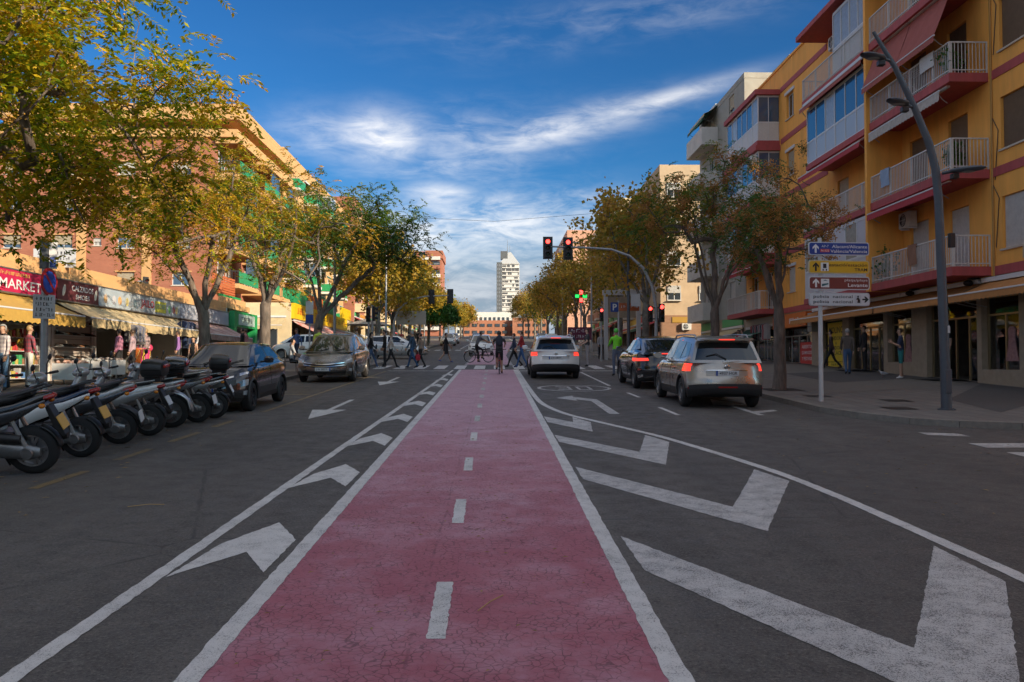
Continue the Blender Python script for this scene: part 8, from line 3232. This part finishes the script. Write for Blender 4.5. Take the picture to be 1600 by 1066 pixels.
for k in range(5):
    for i in range(9):
        c = list(shoe_me)[(i * 3 + k * 5) % 4 if (i + k) % 3 else 0]
        o = put('shoe', shoe_me[c], None, (XS + .10 - .0, 28.58 + i * .285, gz(28.4) + .13 + .318 + k * .40), (0, 0, R(-90 + (i % 3) * 8)))
        tag(o, '%s shoe, %s from the left on the %s shelf of the slatted rack' % ({0: 'black', 1: 'tan', 2: 'cream', 3: 'brown'}[list(shoe_me).index(c)], ('first', 'second', 'third', 'fourth', 'fifth', 'sixth', 'seventh', 'eighth', 'last')[i], ('bottom', 'second lowest', 'middle', 'second highest', 'top')[k]), 'shoe', 'shoes on the rack')
# low bins of goods
def bin_(lab, x, y, c, n, seed):
    o = empty('goods_bin', lab, 'bin', (x, y, gz(y) + .13))
    b = MB()
    b.bx(-.45, .45, -.35, .35, .12, .16)
    b.build('base', WFRAME, o)
    for (x0, x1, y0, y1) in ((-.45, -.43, -.35, .35), (.43, .45, -.35, .35), (-.428, .428, -.35, -.33), (-.428, .428, .33, .35)):
        MB().bx(x0, x1, y0, y1, .162, .62).build('side', WFRAME, o)
    for sx_ in (-.42, .42):
        for sy_ in (-.32, .32):
            MB().bx(sx_ - .02, sx_ + .02, sy_ - .02, sy_ + .02, 0, .118).build('leg', ALU, o)
    rnd = random.Random(seed)
    b = MB()
    for i in range(n):
        b.sph((rnd.uniform(-.36, .36), rnd.uniform(-.26, .26), .58 + rnd.uniform(0, .1)), (rnd.uniform(.05, .11), rnd.uniform(.05, .1), .06), 7, 5)
    tag(b.build('goods', mat('goods_%d' % seed, c, .6, col2=tuple(min(.6, q + .25) for q in c), scale=7, var=.5), o, smooth=60), kind='stuff')
bin_('white bin of pale bags before the shoe rack', -13.3, 28.6, (.40, .36, .32), 26, 1)
bin_('white bin of dark footwear before the shoe rack', -13.3, 29.7, (.10, .07, .06), 26, 2)
bin_('bin of mixed goods in front of the market', -13.0, 26.6, (.35, .18, .12), 26, 3)


def rail(lab, x, y, L, colors, h=1.55, drop=.85, n=10, striped=False):
    """clothes rail with hanging garments, each a part"""
    o = empty('clothes_rail', lab, 'clothes rail', (x, y, gz(y) + .13), (0, 0, R(90)))
    MB().tube([(0, 0, 0), (0, 0, h), (L, 0, h), (L, 0, 0)], .016, 7).build('rail_frame', ALU, o)
    for q in (0, L):
        MB().bx(q - .02, q + .02, -.25, .25, 0, .03).build('foot', ALU, o)
    rnd = random.Random(int(y * 10))
    for i in range(n):
        u = .08 + (L - .16) * i / (n - 1)
        c = colors[i % len(colors)]
        d = drop * rnd.uniform(.85, 1.05)
        a = rnd.uniform(-.5, .5)
        rows = []
        for zz, hw in ((h - .03, .05), (h - .10, .20), (h - .16, .225), (h - .4, .20), (h - d, .22)):
            rows.append([(u + .015 * math.sin(6.28 * j / 10) + hw * math.sin(a) * math.cos(6.28 * j / 10) * .6, hw * math.cos(6.28 * j / 10), zz) for j in range(10)])
        g = MB()
        g.grid(rows, True)
        g.build('garment', cloth(c), o, smooth=60)


rail('rail of grey and blue sweaters under the beige awning', -13.35, 29.9 + 1.6, 1.0, [(.16, .15, .16), (.13, .14, .2), (.22, .2, .2)], 1.9, .75, 9)
rail('rail of bright striped towels, orange, pink and yellow', -13.05, 29.0 + 2.3, .95, [(.60, .16, .03), (.62, .05, .22), (.65, .45, .06), (.30, .05, .10), (.62, .08, .30)], 1.05, .95, 8)
rail('rail of dark clothes inside the bazaar', -14.4, 33.2, 1.6, [(.03, .03, .04), (.20, .03, .05), (.06, .08, .15)], 1.8, .85, 10)
rail('rail of blue patterned dresses at the end of the bazaar', -13.6, 37.4, 1.2, [(.03, .05, .13), (.02, .03, .06), (.10, .12, .2)], 2.1, 1.2, 8)
rail('rail of light and red tops outside the right shop past the tree', 14.9, 46.2, 2.4, [(.45, .42, .4), (.40, .04, .06), (.5, .48, .46), (.08, .08, .1)], 2.1, .9, 14)
for k, (x, y, z, c, lab) in enumerate(((-13.5, 33.2, 2.75, (.45, .03, .05), 'red beach ball hung at the bazaar entrance'), (-13.45, 33.5, 2.45, (.5, .04, .10), 'pink ball hung below the red one at the bazaar'), (-13.6, 24.9, 2.4, (.5, .3, .05), 'orange hat-shaped toy hung by the market awning'))):
    o = empty('hanging_ball', lab, 'ball', (x, y, z))
    MB().sph((0, 0, 0), .16, 14, 10).build('ball', mat('ball_%d' % k, c, .3), o, smooth=80)
    MB().cyl((0, 0, .15), (0, 0, .75), .004, n=4).build('string', BLACKP, o)
# shelves of small goods inside the bazaar and the market
for lab, y0, n in (('crowded shelf unit inside the bazaar', 34.2, 3), ('crowded shelf unit beside the market door', 25.3, 2)):
    o = empty('shelf_unit', lab, 'shelves', (XS + .1, y0, gz(y0) + .13), (0, 0, R(90)))
    rnd = random.Random(n)
    for k in range(5):
        MB().bx(0, 2.2, .1, .55, .2 + k * .42, .22 + k * .42).build('shelf', WFRAME, o)
        for i in range(12):
            wd, hh = rnd.uniform(.08, .16), rnd.uniform(.12, .32)
            c = rnd.choice([(.5, .05, .05), (.1, .2, .4), (.5, .4, .1), (.4, .4, .4), (.05, .3, .12), (.3, .15, .08)])
            MB().bx(.05 + i * .18, .05 + i * .18 + wd, .12, .12 + rnd.uniform(.1, .3), .222 + k * .42, .222 + k * .42 + hh).build('packet', mat('packet_%d%d%d' % tuple(int(q * 10) for q in c), c, .5), o, bevel=.01)
    MB().bx(-.03, -.003, .1, .55, 0, 2.2).bx(2.203, 2.23, .1, .55, 0, 2.2).build('upright', ALU, o)
# waste bin and bollards at the crossing
for k, (x, y) in enumerate(((-6.25, 46.0), (-6.25, 47.6), (7.2, 60.4), (7.2, 58.8))):
    o = empty('bollard', ('iron bollard at the left corner of the side street', 'second iron bollard at the left corner', 'iron bollard at the right corner', 'second iron bollard at the right corner')[k], 'bollard', (x - .3 if x < 0 else x + .2, y, gz(y) + .125))
    MB().lathe([(0, .07), (.05, .07), (.08, .05), (.75, .045), (.78, .06), (.84, .06), (.90, .03), (.92, 0)], (0, 0, 0), 'z', 14).build('post', DGREY, o, smooth=40)
# mannequin-like clothes dummies in the right shop windows are left to the glass; door mats
for u in (23.3, 16.6):
    y = 52 - u
    tag(MB().bx(-.6, .6, -.9, .9, 0, .015).build('door_mat', mat('mat_black', (.02, .02, .02), .95), None, loc=(15.0, y, gz(y) + .135)), ('black door mat before the open shop doorway', 'black door mat before the glass doors')[u < 20], 'mat')
# ================================================================== small things on balconies
def hung(lab, u, z, wd, hgt, c, d=-1.23, cat='laundry'):
    """cloth folded over the ochre house's railing"""
    rows = []
    for i in range(9):
        f = i / 8
        zz = z - hgt * f
        rows.append([(15.5 + d - .03 - .015 * math.sin(5 * f + j), 52 - (u + wd * j / 6) , zz + .01 * math.sin(j * 2.1)) for j in range(7)])
    rows2 = [[(15.5 + d + .05, p[1], z - .12) for p in rows[0]]]
    b = MB()
    b.grid(rows2 + rows)
    o = b.build('hung_cloth', cloth(c), None, smooth=60)
    tag(o, lab, cat, 'washing over the balcony railings')
hung('pale blue towel over the second-floor railing of the ochre house', 21.0, 8.94, .7, .65, (.28, .36, .48))
hung('white sheet over the third-floor railing of the ochre house', 24.0, 11.99, .9, .5, (.55, .54, .52))
hung('striped brown rug over the first-floor railing of the ochre house', 23.0, 5.89, .6, .7, (.26, .13, .08))
def potted(lab, u, z, d, hgt, seed):
    o = empty('potted_plant', lab, 'plant', (15.5 + d, 52 - u, z))
    MB().lathe([(0, .0), (0, .10), (.22, .14), (.22, .12), (.19, .0)], (0, 0, 0), 'z', 12).build('pot', mat('clay_pot', (.36, .15, .08), .8), o, smooth=40)
    rng = np.random.default_rng(seed)
    T = rng.normal(0, 1, (40, 3)) * np.array([.14, .14, hgt * .3]) + np.array([0, 0, .25 + hgt * .45])
    put('leaves', quad_mesh('leaves', broad(rng, T, 7, .14, .08), LF_DARK), o)
potted('leafy plant at the near end of the second-floor balcony', 25.3, 7.90, -.9, .8, 1)
potted('leafy plant at the near end of the third-floor balcony', 25.4, 10.95, -.95, .6, 2)
potted('tall plant at the near end of the top visible balcony', 25.2, 14.0, -.9, 1.0, 3)
potted('plant in the first-floor balcony corner of the ochre house', 20.7, 4.85, -.95, .9, 4)
# folded drying rack and a chair on the third-floor balcony
o = empty('drying_rack', 'white folding drying rack on the third-floor balcony of the ochre house', 'rack', (14.75, 52 - 22.6, 10.96))
for s_ in (-.45, .45):
    MB().tube([(s_ * .5, -.5, 0), (-s_ * .5, .5, 1.1)], .012, 5).build('leg', RAILW, o)
for k in range(5):
    MB().cyl((-.22 + k * .11, -.5, 1.05), (-.22 + k * .11, .5, 1.05), .008, n=5).build('bar', RAILW, o)
flush_texts()
flush_pending()
